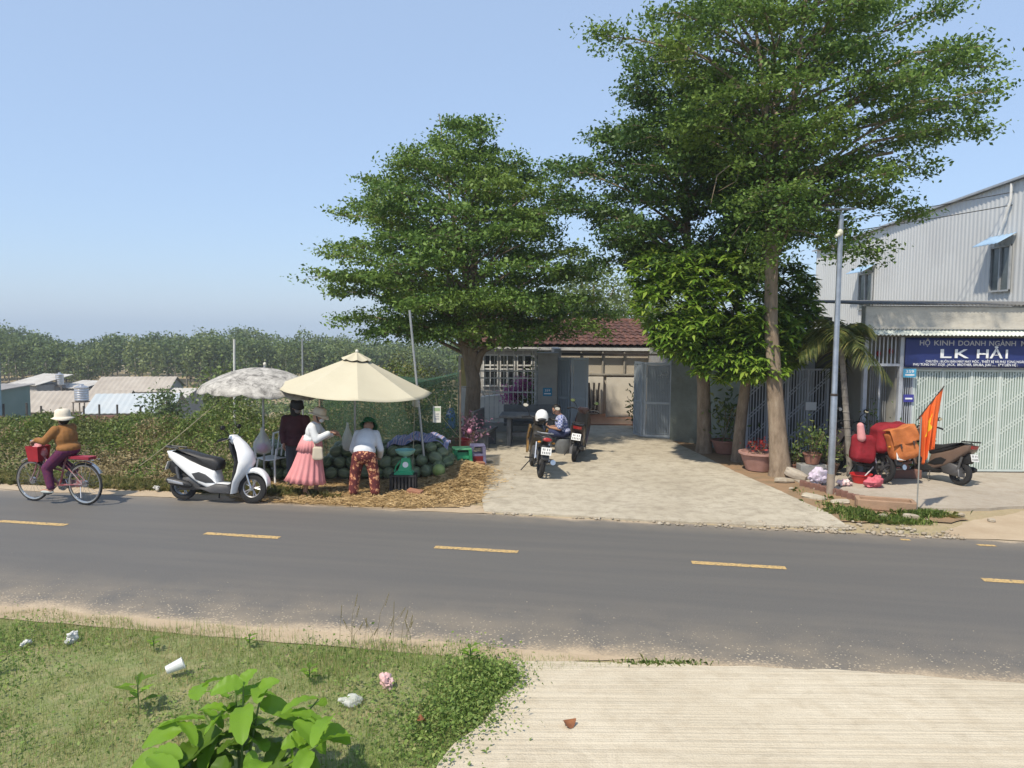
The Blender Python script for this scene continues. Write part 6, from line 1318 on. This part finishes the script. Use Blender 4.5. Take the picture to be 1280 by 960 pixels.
MB().lathe([(.12, 0), (.115, .1), (.001, .15)], 18).build('lining', BLK, hl); MB().ell((.0, -.135, .03), (.09, .03, .035)).build('visor_edge', BLK, hl, True); MB().tube([(-.11, 0, .02), (-.05, -.02, -.1), (.05, -.02, -.1), (.11, 0, .02)], .006, 5).build('chin_strap', BLK, hl)
motorbike('delivery motorcycle almost hidden by red and orange bags', (6.60, 14.52, .035), math.atan2(.95, -.3), mat('paint_bike_dark', (.06, .05, .05), .4), R(5))
# delivery bags
REDC = mat('canvas_red', (.26, .02, .03), .85, c2=(.17, .015, .02), scale=5, bump=.5, bscale=16, spec=.2); ORG = mat('canvas_orange', (.50, .17, .055), .85, c2=(.36, .11, .035), scale=5, bump=.5, bscale=16, spec=.2); DKS = mat('strap_dark', (.06, .04, .035), .8)
def softbox(d, sag=.04):
    mb = MB(); rg = []; s = random.random() * 9
    for f in np.linspace(0, 1, 19):
        k = (1 - .30 * max(0, abs(f - .5) - .38) / .12) * (1 + .04 * math.sin(f * 6)); ring = []
        for a in np.linspace(0, 2 * math.pi, 52, endpoint=False):
            v = Vector((d[0] / 2 * k * math.copysign(abs(math.cos(a)) ** .45, math.cos(a)), d[1] / 2 * k * math.copysign(abs(math.sin(a)) ** .45, math.sin(a)), d[2] * (f - .5)))
            w_ = mnoise.noise(v * 5 + Vector((s, s, s))) * .09 + mnoise.noise(Vector((v.x * 14, v.y * 14, v.z * 5)) + Vector((s, 0, 0))) * .045
            ring.append(v * (1 + w_))
        rg.append(ring)
    return mb.loft(rg)
def bagthing(label, loc, d, rot, m, flap=None, straps=2):
    o = thing('delivery_bag', label, 'bag', loc); o.rotation_euler = rot
    softbox(d).build('bag', m, o, True, ang=70)
    if flap: MB().grid(lambda u, v: ((u - .5) * d[0] * 1.03, -d[1] * (.5 if v > .3 else .5 - (.3 - v) * 3.3 * .9) - .03 - .02 * math.sin(u * 5 + v * 3) - .012 * math.sin(u * 13 - v * 7), d[2] * (.5 - max(0, v - .3) * .75) + .012 + .012 * math.sin(u * 9)), 26, 18).build('flap', flap, o, True).modifiers.new('th', 'SOLIDIFY').thickness = .012
    for k in range(straps):
        x = (k - (straps - 1) / 2) * d[0] * .5; MB().bx(x - .014, x + .014, -d[1] * .5 - .047, -d[1] * .5 - .036, -d[2] * .10, d[2] * .04).build('strap', DKS, o)
    return o
bagthing('large orange canvas bag slung over the delivery motorcycle', (7.02, 13.72, .80), (.48, .28, .58), (R(-8), R(-14), R(6)), ORG, ORG, 2)
bagthing('red canvas box strapped on the delivery motorcycle behind the orange bag', (6.98, 14.05, .86), (.70, .42, .52), (0, R(-5), R(8)), REDC, None, 1)
bagthing('sagging red saddle bag on the delivery motorcycle facing the palm', (6.45, 14.0, .66), (.38, .34, .5), (R(-4), R(6), R(10)), REDC, None, 0)
o = tag(MB().caps((0, 0, 0), .075, (.03, .0, .22), .06, 14).build('rolled_cloth', mat('roll_pink', (.62, .30, .30), .8, c2=(.55, .24, .24), scale=10), None, True), 'pink rolled cloth sticking out of the red saddle bag', 'cloth'); o.location = (6.36, 13.86, .88); o.rotation_euler = (0, R(-16), 0)

# ------------------------------------------------------------------ bicycle
bk = thing('bicycle', 'old city bicycle with red basket ridden along the road edge', 'bicycle', (-7.17, 12.03, .0), math.atan2(.25, -.97))
FR = mat('bike_frame', (.34, .05, .06), .35, .2, c2=(.30, .26, .26), scale=8)
wheel(bk, -.5, .335, .036, CHROME, wire=True); wheel(bk, .5, .335, .036, CHROME, wire=True)
for nm, pts, r in (('seat_tube', [(-.02, 0, .29), (-.17, 0, .78)], .016), ('down_tube', [(-.02, 0, .29), (.14, 0, .42), (.33, 0, .74)], .018), ('top_tube', [(-.10, 0, .52), (.1, 0, .55), (.34, 0, .80)], .016), ('head_tube', [(.30, 0, .86), (.36, 0, .66)], .02)): MB().tube(pts, r, 10).build(nm, FR, bk, True)
for sy in (-1, 1):
    MB().tube([(-.02, sy * .03, .29), (-.5, sy * .05, .335)], .009, 7).build('chain_stay', FR, bk, True); MB().tube([(-.13, sy * .03, .66), (-.5, sy * .05, .335)], .009, 7).build('seat_stay', FR, bk, True); MB().tube([(.36, sy * .04, .67), (.41, sy * .045, .5), (.5, sy * .05, .335)], .012, 7).build('fork', FR, bk, True)
    MB().tube([(.29, 0, .95), (.30, sy * .12, 1.0), (.26, sy * .24, 1.02), (.14, sy * .27, 1.0)], [.012, .012, .012, .017], 8).build('handlebar', CHROME, bk, True); MB().tube([(-.02, sy * .06, .29), (-.02 + sy * .12, sy * .075, .29 - sy * .12)], .011, 7).build('crank', CHROME, bk, True); MB().box((-.02 + sy * .12, sy * .12, .29 - sy * .12), (.09, .08, .022)).build('pedal', BLK, bk)
stick('stem', (.30, 0, .84), (.28, 0, .97), .013, CHROME, bk)
for cx, a0, a1 in ((-.5, 15, 150), (.5, 50, 190)):
    rg = [[(cx + (.355 + .004 * math.cos(b_)) * math.cos(a), .032 * math.sin(b_), .335 + (.355 + .012 * math.cos(b_)) * math.sin(a)) for b_ in np.linspace(-1.4, 1.4, 5)] for a in np.linspace(R(a0), R(a1), 14)]
    MB().add([p for r_ in rg for p in r_], [(i * 5 + j, i * 5 + j + 1, i * 5 + 6 + j, i * 5 + 5 + j) for i in range(13) for j in range(4)]).build('mudguard', CHROME, bk, True)
MB().lathe([(.001, -.004), (.095, -.004), (.1, 0), (.095, .004), (.001, .004)], 26, Matrix.Translation((-.02, -.05, .29)) @ rotx()).build('chainring', CHROME, bk, True); MB().slab([(-.5, .30), (.06, .20), (.11, .29), (.04, .38), (-.5, .37)], .006, .003, -.065).build('chain_guard', FR, bk)
MB().slab([(-.36, .83), (-.28, .87), (-.1, .84), (-.02, .83), (-.1, .80), (-.28, .79)], .07, .03).build('saddle', SEATB, bk, True)
rk = MB(); 
for sy in (-1, 1): rk.tube([(-.22, sy * .06, .72), (-.74, sy * .06, .73)], .006, 6); rk.tube([(-.5, sy * .06, .34), (-.60, sy * .065, .72)], .005, 5)
rk.build('rack', CHROME, bk); MB().bx(-.66, -.28, -.085, .085, .735, .775).build('rack_pad', mat('pad_red', (.28, .02, .04), .6, c2=(.2, .015, .03), scale=8), bk); bevel(bk.children[-1], .015)
mb = MB().loft([[(.36 + dx, dy, z) for dx, dy in ((-.10 * k, -.13 * k), (.14 * k, -.13 * k), (.14 * k, .13 * k), (-.10 * k, .13 * k))] for z, k in ((.66, .8), (.90, 1.0))], False).add([(.27, -.1, .665), (.47, -.1, .665), (.47, .1, .665), (.27, .1, .665)], [(0, 1, 2, 3)]); b_ = mb.build('basket', mat('basket_red', (.35, .02, .03), .55), bk); b_.modifiers.new('th', 'SOLIDIFY').thickness = .012
bag('red and white plastic bag in the bicycle basket', (-7.17 - .36 * .97 + .0, 12.03 + .09, .70), .13, .33, mat('bag_red', (.48, .03, .05), .45, c2=(.6, .4, .4), scale=9))
stick('kickstand', (-.48, .07, .3), (-.55, .14, .14), .008, CHROME, bk)

# ------------------------------------------------------------------ people
SKIN = mat('skin', (.36, .20, .135), .55, c2=(.32, .17, .115), scale=8); HAIR = mat('hair_black', (.012, .010, .009), .6)
def fuse(name, mb, m, parent, vox=.011, sm=6):
    """closed overlapping volumes fused into one continuous surface"""
    me = bpy.data.meshes.new(name); me.from_pydata(mb.v, [], mb.f); ob = bpy.data.objects.new(name, me); col.objects.link(ob)
    r = ob.modifiers.new('r', 'REMESH'); r.mode = 'VOXEL'; r.voxel_size = vox; s = ob.modifiers.new('s', 'SMOOTH'); s.factor = .5; s.iterations = sm
    dg = bpy.context.evaluated_depsgraph_get(); me2 = bpy.data.meshes.new_from_object(ob.evaluated_get(dg)); bpy.data.objects.remove(ob); bpy.data.meshes.remove(me)
    me2.name = name; me2.materials.clear(); me2.materials.append(m); me2.polygons.foreach_set('use_smooth', np.ones(len(me2.polygons), bool)); return link(name, me2, parent)
def V3(*a): return Vector(a)
def hand(mb, wrist, d, palm_n, curl=.5, sc_=1.0):
    d = Vector(d).normalized(); n_ = Vector(palm_n); n_ = (n_ - d * n_.dot(d)).normalized(); s = d.cross(n_); w_ = Vector(wrist)
    pc = w_ + d * .045 * sc_; mb.caps(w_, .022 * sc_, pc, .03 * sc_)
    for k, (off, L) in enumerate(((-.03, .062), (-.011, .074), (.009, .07), (.028, .055))):
        k0 = w_ + d * .075 * sc_ + s * off * sc_; mb.caps(w_ + d * .03 * sc_ + s * off * .8 * sc_, .013 * sc_, k0, .011 * sc_, 8)
        k1 = k0 + (d * math.cos(curl) + n_ * math.sin(curl)) * L * .5 * sc_; k2 = k1 + (d * math.cos(curl * 2) + n_ * math.sin(curl * 2)) * L * .5 * sc_; mb.caps(k0, .011 * sc_, k1, .0095 * sc_, 8); mb.caps(k1, .0095 * sc_, k2, .008 * sc_, 8)
    t0 = w_ + d * .03 * sc_ - s * .025 * sc_; t1 = t0 + (d * .7 - s * .7 + n_ * .3).normalized() * .038 * sc_; mb.caps(t0, .014 * sc_, t1, .011 * sc_, 8); mb.caps(t1, .011 * sc_, t1 + (d * .9 + n_ * .4).normalized() * .03 * sc_, .009 * sc_, 8)
def head(mb, c, f, tilt=0.0, sc_=1.0):
    """head centred at c, facing unit vector f (with z as nod)"""
    c = Vector(c); f = Vector(f).normalized(); s = f.cross(V3(0, 0, 1)).normalized(); u = s.cross(f)
    M = Matrix((f, s, u)).transposed(); rot = M.to_euler()
    mb.ell(c, (.095 * sc_, .076 * sc_, .112 * sc_), rot, 18, 13); mb.ell(c + f * .022 * sc_ - u * .06 * sc_, (.068 * sc_, .058 * sc_, .055 * sc_), rot)
    mb.caps(c + f * .09 * sc_ + u * .0, .012 * sc_, c + f * .108 * sc_ - u * .03 * sc_, .016 * sc_, 8)
    for k in (-1, 1): mb.ell(c + s * k * .078 * sc_ - u * .01, (.018 * sc_, .01 * sc_, .03 * sc_), rot, 8, 6)
    return c, f, s, u
def face(o, hd, sc_=1.0):
    c, f, s, u = hd
    for k in (-1, 1): MB().ell(c + f * .082 * sc_ + s * k * .032 * sc_ + u * .012 * sc_, (.010, .012, .008), n=8, m=6).build('eye', HAIR, o, True)
def brimhat(o, hd, m, brim=.17, crown=.115, tilt=(0, 0), soft=.02, lift=.035, name='hat', h=.11):
    c, f, s, u = hd; mb = MB(); n = 32; rg = []
    prof = [(brim, -.035), (brim * .86, -.012), (crown * 1.06, .0), (crown * 1.02, .04), (crown * .93, h * .8), (crown * .6, h), (.004, h * 1.03)]
    for r, z in prof:
        rg.append([c + u * (lift + z - (soft * math.sin(2 * a + 1) if r == brim else 0)) + f * r * 1.08 * math.cos(a) + s * r * math.sin(a) for a in np.linspace(0, 2 * math.pi, n, endpoint=False)])
    hb = mb.loft(rg, False).build(name, m, o, True, ang=50); hb.modifiers.new('th', 'SOLIDIFY').thickness = .006; return hb
def limb(mb, pts, rs):
    for i in range(len(pts) - 1): mb.caps(pts[i], rs[i], pts[i + 1], rs[i + 1])
def person(label, loc, rz=0): return thing('person', label, 'person', loc, rz)

# woman in pink skirt, reaching toward the melons (faces +X)
p = person('woman in white blouse, long pink skirt and straw hat reaching forward', (-3.33, 12.62, .02))
b_ = MB(); hd = head(b_, (.14, 0, 1.33), (.95, .1, -.28)); limb(b_, [V3(.08, 0, 1.2), V3(.12, 0, 1.27)], [.05, .048]); b_.ell((.03, 0, 1.02), (.10, .14, .2), (0, .2, 0)); b_.ell((-.02, 0, .82), (.12, .15, .14))
for sy, fx in ((-1, -.05), (1, .10)):
    limb(b_, [V3(-.01, sy * .08, .78), V3(.02 + fx * .5, sy * .08, .42), V3(fx - .03, sy * .07, .08)], [.085, .055, .036]); limb(b_, [V3(fx - .04, sy * .07, .035), V3(fx + .12, sy * .07, .02)], [.033, .028])
limb(b_, [V3(.07, -.16, 1.16), V3(.15, -.19, .96), V3(.36, -.1, 1.08)], [.045, .037, .024]); hand(b_, (.36, -.1, 1.08), (.95, .2, .1), (0, .2, -1), .35)
limb(b_, [V3(.07, .16, 1.16), V3(.2, .17, .97), V3(.38, .1, 1.02)], [.045, .037, .024]); hand(b_, (.38, .1, 1.02), (.9, -.2, -.1), (0, -.2, -1), .6)
fuse('body', b_, SKIN, p, .009, 5); face(p, hd)
BLOUSE = mat('blouse_white', (.64, .66, .67), .85, c2=(.56, .58, .60), scale=9, bump=.35, bscale=16)
s_ = MB(); s_.ell((.05, 0, 1.08), (.125, .175, .17), (0, .25, 0)); s_.ell((.01, 0, .95), (.145, .17, .10)); s_.ell((.075, 0, 1.17), (.085, .16, .07), (0, .2, 0)); limb(s_, [V3(.07, -.15, 1.15), V3(.145, -.195, .96), V3(.32, -.12, 1.055)], [.068, .062, .05]); limb(s_, [V3(.07, .15, 1.15), V3(.2, .175, .97), V3(.33, .12, 1.01)], [.068, .062, .05]); fuse('blouse', s_, BLOUSE, p, .013, 4)
PINKS = mat('skirt_pink', (.66, .28, .285), .8, c2=(.60, .24, .25), scale=6)
def skirt(name, rows, pl, amp):
    mb = MB(); rg = []; n = 120
    for cx, cy, rx, ry, z, tl in rows:
        rg.append([(cx + rx * (1 + amp * (.98 - z) * math.sin(pl * a)) * math.cos(a), cy + ry * (1 + amp * (.98 - z) * math.sin(pl * a)) * math.sin(a), z - tl * math.cos(a) + .006 * math.sin(7 * a)) for a in np.linspace(0, 2 * math.pi, n, endpoint=False)])
    o = mb.loft(rg, False).build(name, PINKS, p, True, ang=75); o.modifiers.new('th', 'SOLIDIFY').thickness = .005; return o
skirt('skirt', [(.02, 0, .14, .13, .99, 0), (.005, 0, .17, .16, .86, 0), (-.02, 0, .205, .18, .68, .01), (-.05, 0, .25, .205, .48, .02), (-.08, 0, .295, .235, .32, .03), (-.10, 0, .325, .25, .23, .035)], 17, .09)
skirt('skirt_flounce', [(.02, 0, .15, .14, 1.0, 0), (.0, 0, .19, .175, .88, 0), (-.015, 0, .215, .195, .76, .01)], 23, .16)
brimhat(p, hd, mat('straw_hat', (.58, .50, .38), .85, c2=(.48, .40, .29), scale=12), .165, .10, lift=.04)
MB().lathe([(.086, -.012), (.09, 0), (.086, .012)], 20, Matrix.Translation(hd[0] - hd[3] * .02) @ Matrix.Rotation(R(80), 4, 'Y')).build('scarf', BLK, p, True)
MB().ell(hd[0] + hd[1] * .055 - hd[3] * .045, (.055, .064, .05)).build('face_mask', mat('mask_pale', (.6, .62, .64), .8), p, True)
for fx, sy in ((-.05, -1), (.10, 1)): MB().loft([[(fx + .03 + x, sy * .07 + y, z) for x, y in ((-.11, -.035), (-.05, -.042), (.06, -.045), (.12, -.02), (.12, .02), (.06, .045), (-.05, .042), (-.11, .035))] for z in (-.015, .012)]).build('sandal', mat('sandal', (.62, .52, .46), .6), p)
o = thing('shoulder_bag', 'cream shoulder bag at the side of the woman in pink', 'bag', (-3.16, 12.43, .76)); bevel(softbox((.17, .07, .22)).build('bag', mat('bag_cream', (.52, .46, .36), .7, var=.1), o, True), .004); MB().tube([(-.05, 0, .1), (-.08, .06, .3), (-.12, .14, .44)], .008, 6).build('strap', MATS['bag_cream'], o)

# man bending over the heap, back to the road (faces +Y)
p = person('person in white shirt, floral trousers and green hat bending over the melons', (-2.44, 12.62, .02))
b_ = MB(); hd = head(b_, (.0, .40, 1.12), (.05, .75, -.66)); limb(b_, [V3(0, .28, 1.03), V3(0, .34, 1.07)], [.055, .05]); b_.ell((0, .13, .88), (.15, .13, .2), (-.75, 0, 0)); b_.ell((0, -.02, .70), (.16, .13, .13))
for sx in (-1, 1):
    limb(b_, [V3(sx * .09, -.01, .68), V3(sx * .16, .02, .38), V3(sx * .18, -.02, .07)], [.09, .06, .038]); limb(b_, [V3(sx * .18, -.04, .035), V3(sx * .2, .14, .02)], [.034, .03])
    limb(b_, [V3(sx * .15, .25, 1.0), V3(sx * .235, .22, .75), V3(sx * .2, .42, .60)], [.05, .04, .026]); hand(b_, (sx * .2, .42, .60), (-sx * .2, .8, -.4), (-sx, 0, -.2), .6)
fuse('body', b_, SKIN, p, .009, 5); face(p, hd)
SHIRTW = mat('shirt_white', (.62, .65, .69), .85, c2=(.54, .57, .62), scale=7, bump=.4, bscale=13); s_ = MB()
s_.ell((0, .15, .91), (.19, .15, .23), (-.7, 0, 0)); s_.ell((0, .03, .76), (.19, .165, .14)); s_.ell((0, -.005, .68), (.19, .165, .12)); s_.ell((0, .25, 1.0), (.17, .09, .08))
for sx in (-1, 1): limb(s_, [V3(sx * .15, .24, 1.0), V3(sx * .235, .2, .75), V3(sx * .2, .38, .61)], [.075, .06, .048])
fuse('shirt', s_, SHIRTW, p, .013, 10)
m, t, b = newmat('floral'); co = objco(t); vo = nn(t, 'ShaderNodeTexVoronoi'); vo.inputs['Scale'].default_value = 12; vo.inputs['Randomness'].default_value = 1; mp = nn(t, 'ShaderNodeVectorMath', operation='ADD'); nz = nn(t, 'ShaderNodeTexNoise'); nz.inputs['Scale'].default_value = 22; sc3 = nn(t, 'ShaderNodeVectorMath', operation='SCALE'); sc3.inputs[3].default_value = .16
t.links.new(co, nz.inputs[0]); t.links.new(nz.outputs['Color'], sc3.inputs[0]); t.links.new(co, mp.inputs[0]); t.links.new(sc3.outputs[0], mp.inputs[1]); t.links.new(mp.outputs[0], vo.inputs['Vector'])
c = ramp(t, vo.outputs['Distance'], [(.12, (.62, .42, .22)), (.34, (.52, .22, .12)), (.46, (.13, .022, .02)), (.7, (.085, .016, .018))]); t.links.new(c, b.inputs['Base Color']); b.inputs['Roughness'].default_value = .85; FLORAL = m
s_ = MB(); s_.ell((0, -.02, .68), (.185, .155, .14))
for sx in (-1, 1): limb(s_, [V3(sx * .09, -.01, .66), V3(sx * .155, .015, .38), V3(sx * .18, -.02, .09)], [.115, .095, .082])
fuse('trousers', s_, FLORAL, p, .012, 4); brimhat(p, hd, mat('hat_green', (.012, .13, .045), .8, var=.3, scale=8), .155, .11, lift=.03, h=.1)
for sx in (-1, 1): MB().ell((sx * .19, .05, .028), (.05, .13, .035), n=12, m=8).build('shoe', BLK, p, True)

# person in dark red jacket (faces road and right)
p = person('person in dark red jacket with cap and mask standing by the melons', (-3.80, 13.42, .02))
b_ = MB(); hd = head(b_, (.03, -.03, 1.39), (.75, -.62, -.15)); limb(b_, [V3(0, 0, 1.22), V3(.01, -.01, 1.3)], [.055, .05]); b_.ell((0, 0, 1.05), (.15, .12, .22)); b_.ell((0, 0, .8), (.15, .12, .14))
for sx in (-1, 1):
    limb(b_, [V3(sx * .08, 0, .78), V3(sx * .09, -.02, .42), V3(sx * .09, 0, .07)], [.085, .058, .037]); limb(b_, [V3(sx * .09, .02, .035), V3(sx * .1, -.14, .02)], [.034, .028])
    limb(b_, [V3(sx * .18, 0, 1.18), V3(sx * .22, .0, .93), V3(sx * .17, -.14, .76)], [.05, .04, .026]); hand(b_, (sx * .17, -.14, .76), (-sx * .1, -.5, -.85), (-sx, 0, 0), .4)
fuse('body', b_, SKIN, p, .009, 5); face(p, hd)
MAROON = mat('jacket_maroon', (.075, .022, .026), .85, c2=(.05, .015, .02), scale=6, bump=.35, bscale=14); s_ = MB(); s_.ell((0, 0, 1.06), (.18, .14, .22)); s_.ell((0, 0, .85), (.175, .14, .14)); s_.tube([(0, 0, .86), (0, 0, .72)], [.17, .175], 18); s_.ell((0, 0, 1.2), (.19, .10, .07))
for sx in (-1, 1): limb(s_, [V3(sx * .18, 0, 1.18), V3(sx * .225, 0, .93), V3(sx * .18, -.11, .79)], [.075, .068, .055])
fuse('jacket', s_, MAROON, p, .013, 4); s_ = MB(); s_.ell((0, 0, .76), (.165, .13, .12))
for sx in (-1, 1): limb(s_, [V3(sx * .08, 0, .74), V3(sx * .09, -.02, .42), V3(sx * .09, 0, .08)], [.10, .078, .062])
fuse('trousers', s_, mat('denim_grey', (.07, .075, .09), .85, var=.2), p, .012, 4)
brimhat(p, hd, BLK, .13, .105, lift=.035, h=.1, name='cap'); MB().ell(hd[0] + hd[1] * .05 - hd[3] * .05, (.06, .066, .05)).build('face_mask', mat('mask_grey', (.22, .21, .21), .8), p, True)
for sx in (-1, 1): MB().ell((sx * .095, -.06, .028), (.048, .125, .034), n=12, m=8).build('shoe', BLK, p, True)
mb = MB().lathe([(.09, -.14), (.115, -.02), (.118, .05), (.1, .1)], 18); h_ = mb.build('hair', HAIR, p, True); h_.location = hd[0] - hd[1] * .035 - V3(0, 0, .04); h_.scale = (.78, .78, 1.3)

# cyclist (local axes of the bicycle: +x forward)
p = person('cyclist in brown jumper, purple trousers and white sun hat', (-7.17, 12.03, .0), math.atan2(.25, -.97))
b_ = MB(); hd = head(b_, (-.10, -.02, 1.36), (.92, -.38, -.05)); limb(b_, [V3(-.13, 0, 1.2), V3(-.11, 0, 1.28)], [.052, .048]); b_.ell((-.17, 0, 1.06), (.11, .15, .2), (0, .12, 0)); b_.ell((-.22, 0, .88), (.14, .16, .11))
for sy in (-1, 1):
    ft = V3(-.02 + sy * .12, sy * .12, .29 - sy * .12 + .015); kn = V3(.12 + sy * .0, sy * .1, .62 - sy * .05); an = ft + V3(-.06, 0, .07)
    limb(b_, [V3(-.19, sy * .085, .86), kn, an], [.085, .058, .036]); limb(b_, [ft + V3(-.07, 0, .035), ft + V3(.10, 0, .022)], [.034, .028])
    limb(b_, [V3(-.13, sy * .17, 1.2), V3(.0, sy * .24, 1.02), V3(.14, sy * .27, 1.03)], [.047, .038, .026]); hand(b_, (.14, sy * .27, 1.035), (.8, 0, -.35), (0, 0, -1), .9)
fuse('body', b_, SKIN, p, .009, 5); face(p, hd)
BROWN = mat('jumper_brown', (.27, .125, .04), .9, c2=(.22, .10, .03), scale=8, bump=.3, bscale=30); s_ = MB(); s_.ell((-.17, 0, 1.06), (.15, .19, .21), (0, .12, 0)); s_.ell((-.21, 0, .90), (.175, .19, .10)); s_.ell((-.14, 0, 1.19), (.10, .18, .075))
for sy in (-1, 1): limb(s_, [V3(-.13, sy * .165, 1.19), V3(.0, sy * .245, 1.02), V3(.12, sy * .27, 1.035)], [.072, .06, .045])
fuse('jumper', s_, BROWN, p, .013, 4)
s_ = MB(); s_.ell((-.22, 0, .86), (.155, .175, .10))
for sy in (-1, 1):
    ft = V3(-.02 + sy * .12, sy * .12, .29 - sy * .12 + .015); kn = V3(.12, sy * .1, .62 - sy * .05); an = ft + V3(-.06, 0, .10); limb(s_, [V3(-.19, sy * .085, .84), kn, an], [.10, .08, .06])
fuse('trousers', s_, mat('trousers_purple', (.075, .012, .065), .85, c2=(.12, .02, .05), scale=26), p, .012, 4)
brimhat(p, hd, mat('hat_cream', (.66, .60, .50), .9, c2=(.58, .52, .42), scale=10), .165, .112, lift=.02, h=.125); MB().ell(hd[0] - hd[1] * .05 - hd[3] * .03, (.07, .082, .08)).build('hair', HAIR, p, True)
for sy in (-1, 1):
    ft = V3(-.02 + sy * .12, sy * .12, .29 - sy * .12 + .03); MB().ell(ft + V3(.01, 0, 0), (.125, .046, .03), n=12, m=8).build('shoe', mat('shoe_pale', (.42, .46, .44), .7), p, True)

# man sitting by the stone table looking at a phone (faces -X)
p = person('man in blue checked shirt sitting and looking down at a phone', (1.12, 17.15, .02))
b_ = MB(); hd = head(b_, (-.12, -.02, .98), (-.78, -.35, -.52)); limb(b_, [V3(-.03, 0, .84), V3(-.08, 0, .90)], [.055, .05]); b_.ell((.0, 0, .66), (.12, .16, .2), (0, -.2, 0)); b_.ell((.06, 0, .46), (.15, .17, .11))
for sy in (-1, 1):
    limb(b_, [V3(.04, sy * .09, .44), V3(-.32, sy * .11, .46), V3(-.30, sy * .11, .08)], [.085, .06, .038]); limb(b_, [V3(-.28, sy * .11, .035), V3(-.44, sy * .11, .022)], [.034, .028]); limb(b_, [V3(-.02, sy * .18, .80), V3(-.05, sy * .23, .57), V3(-.26, sy * .07, .58)], [.05, .042, .027]); hand(b_, (-.26, sy * .07, .58), (-.7, -sy * .3, .3), (0, 0, 1), .8)
fuse('body', b_, SKIN, p, .009, 5); face(p, hd)
m, t, b = newmat('check_shirt'); co = objco(t); wv = nn(t, 'ShaderNodeTexChecker'); wv.inputs['Scale'].default_value = 26; t.links.new(co, wv.inputs[0]); c = mixc(t, wv.outputs['Fac'], (.45, .48, .62), (.10, .13, .33)); t.links.new(c, b.inputs['Base Color']); b.inputs['Roughness'].default_value = .85
s_ = MB(); s_.ell((.0, 0, .66), (.15, .19, .22), (0, -.2, 0)); s_.ell((.05, 0, .50), (.165, .185, .09)); s_.ell((-.02, 0, .80), (.10, .18, .07))
for sy in (-1, 1): limb(s_, [V3(-.02, sy * .18, .80), V3(-.05, sy * .225, .62)], [.075, .068])
fuse('shirt', s_, m, p, .013, 4); s_ = MB(); s_.ell((.06, 0, .46), (.17, .185, .11))
for sy in (-1, 1): limb(s_, [V3(.04, sy * .09, .45), V3(-.33, sy * .11, .47), V3(-.31, sy * .11, .3)], [.105, .085, .08])
fuse('shorts', s_, mat('shorts_navy', (.03, .04, .10), .85), p, .012, 4); MB().ell(hd[0] - hd[1] * .02 + hd[3] * .035, (.098, .088, .09)).build('hair', HAIR, p, True)
for sy in (-1, 1): MB().ell((-.35, sy * .11, .028), (.125, .046, .034), n=12, m=8).build('shoe', WHP, p, True)
tag(bevel(MB().box((.78, 17.13, .66), (.012, .075, .15), (0, R(35), 0)).build('phone', BLK), .004), 'dark phone held by the sitting man', 'phone')
o = thing('stool', 'low grey stone stool under the sitting man', 'stool', (1.16, 17.15, .02)); MB().lathe([(.001, 0), (.16, 0), (.19, .1), (.19, .22), (.16, .33), (.001, .335)], 20).build('seat', STONET, o, True)

# ------------------------------------------------------------------ humid air
m = bpy.data.materials.new('humid_air'); m.use_nodes = True; t = m.node_tree; t.nodes.remove(t.nodes['Principled BSDF'])
pv = nn(t, 'ShaderNodeVolumePrincipled'); pv.inputs['Color'].default_value = (0.86, 0.91, 1.0, 1); pv.inputs['Density'].default_value = 0.0008; pv.inputs['Anisotropy'].default_value = 0.1
t.links.new(pv.outputs[0], t.nodes['Material Output'].inputs['Volume'])
hz = MB().bx(-220, 220, -60, 170, -9.5, 11.5).build('haze', m); hz['kind'] = 'stuff'; tag(hz, 'thin pale haze over the valley and wood', 'haze', kind='stuff')
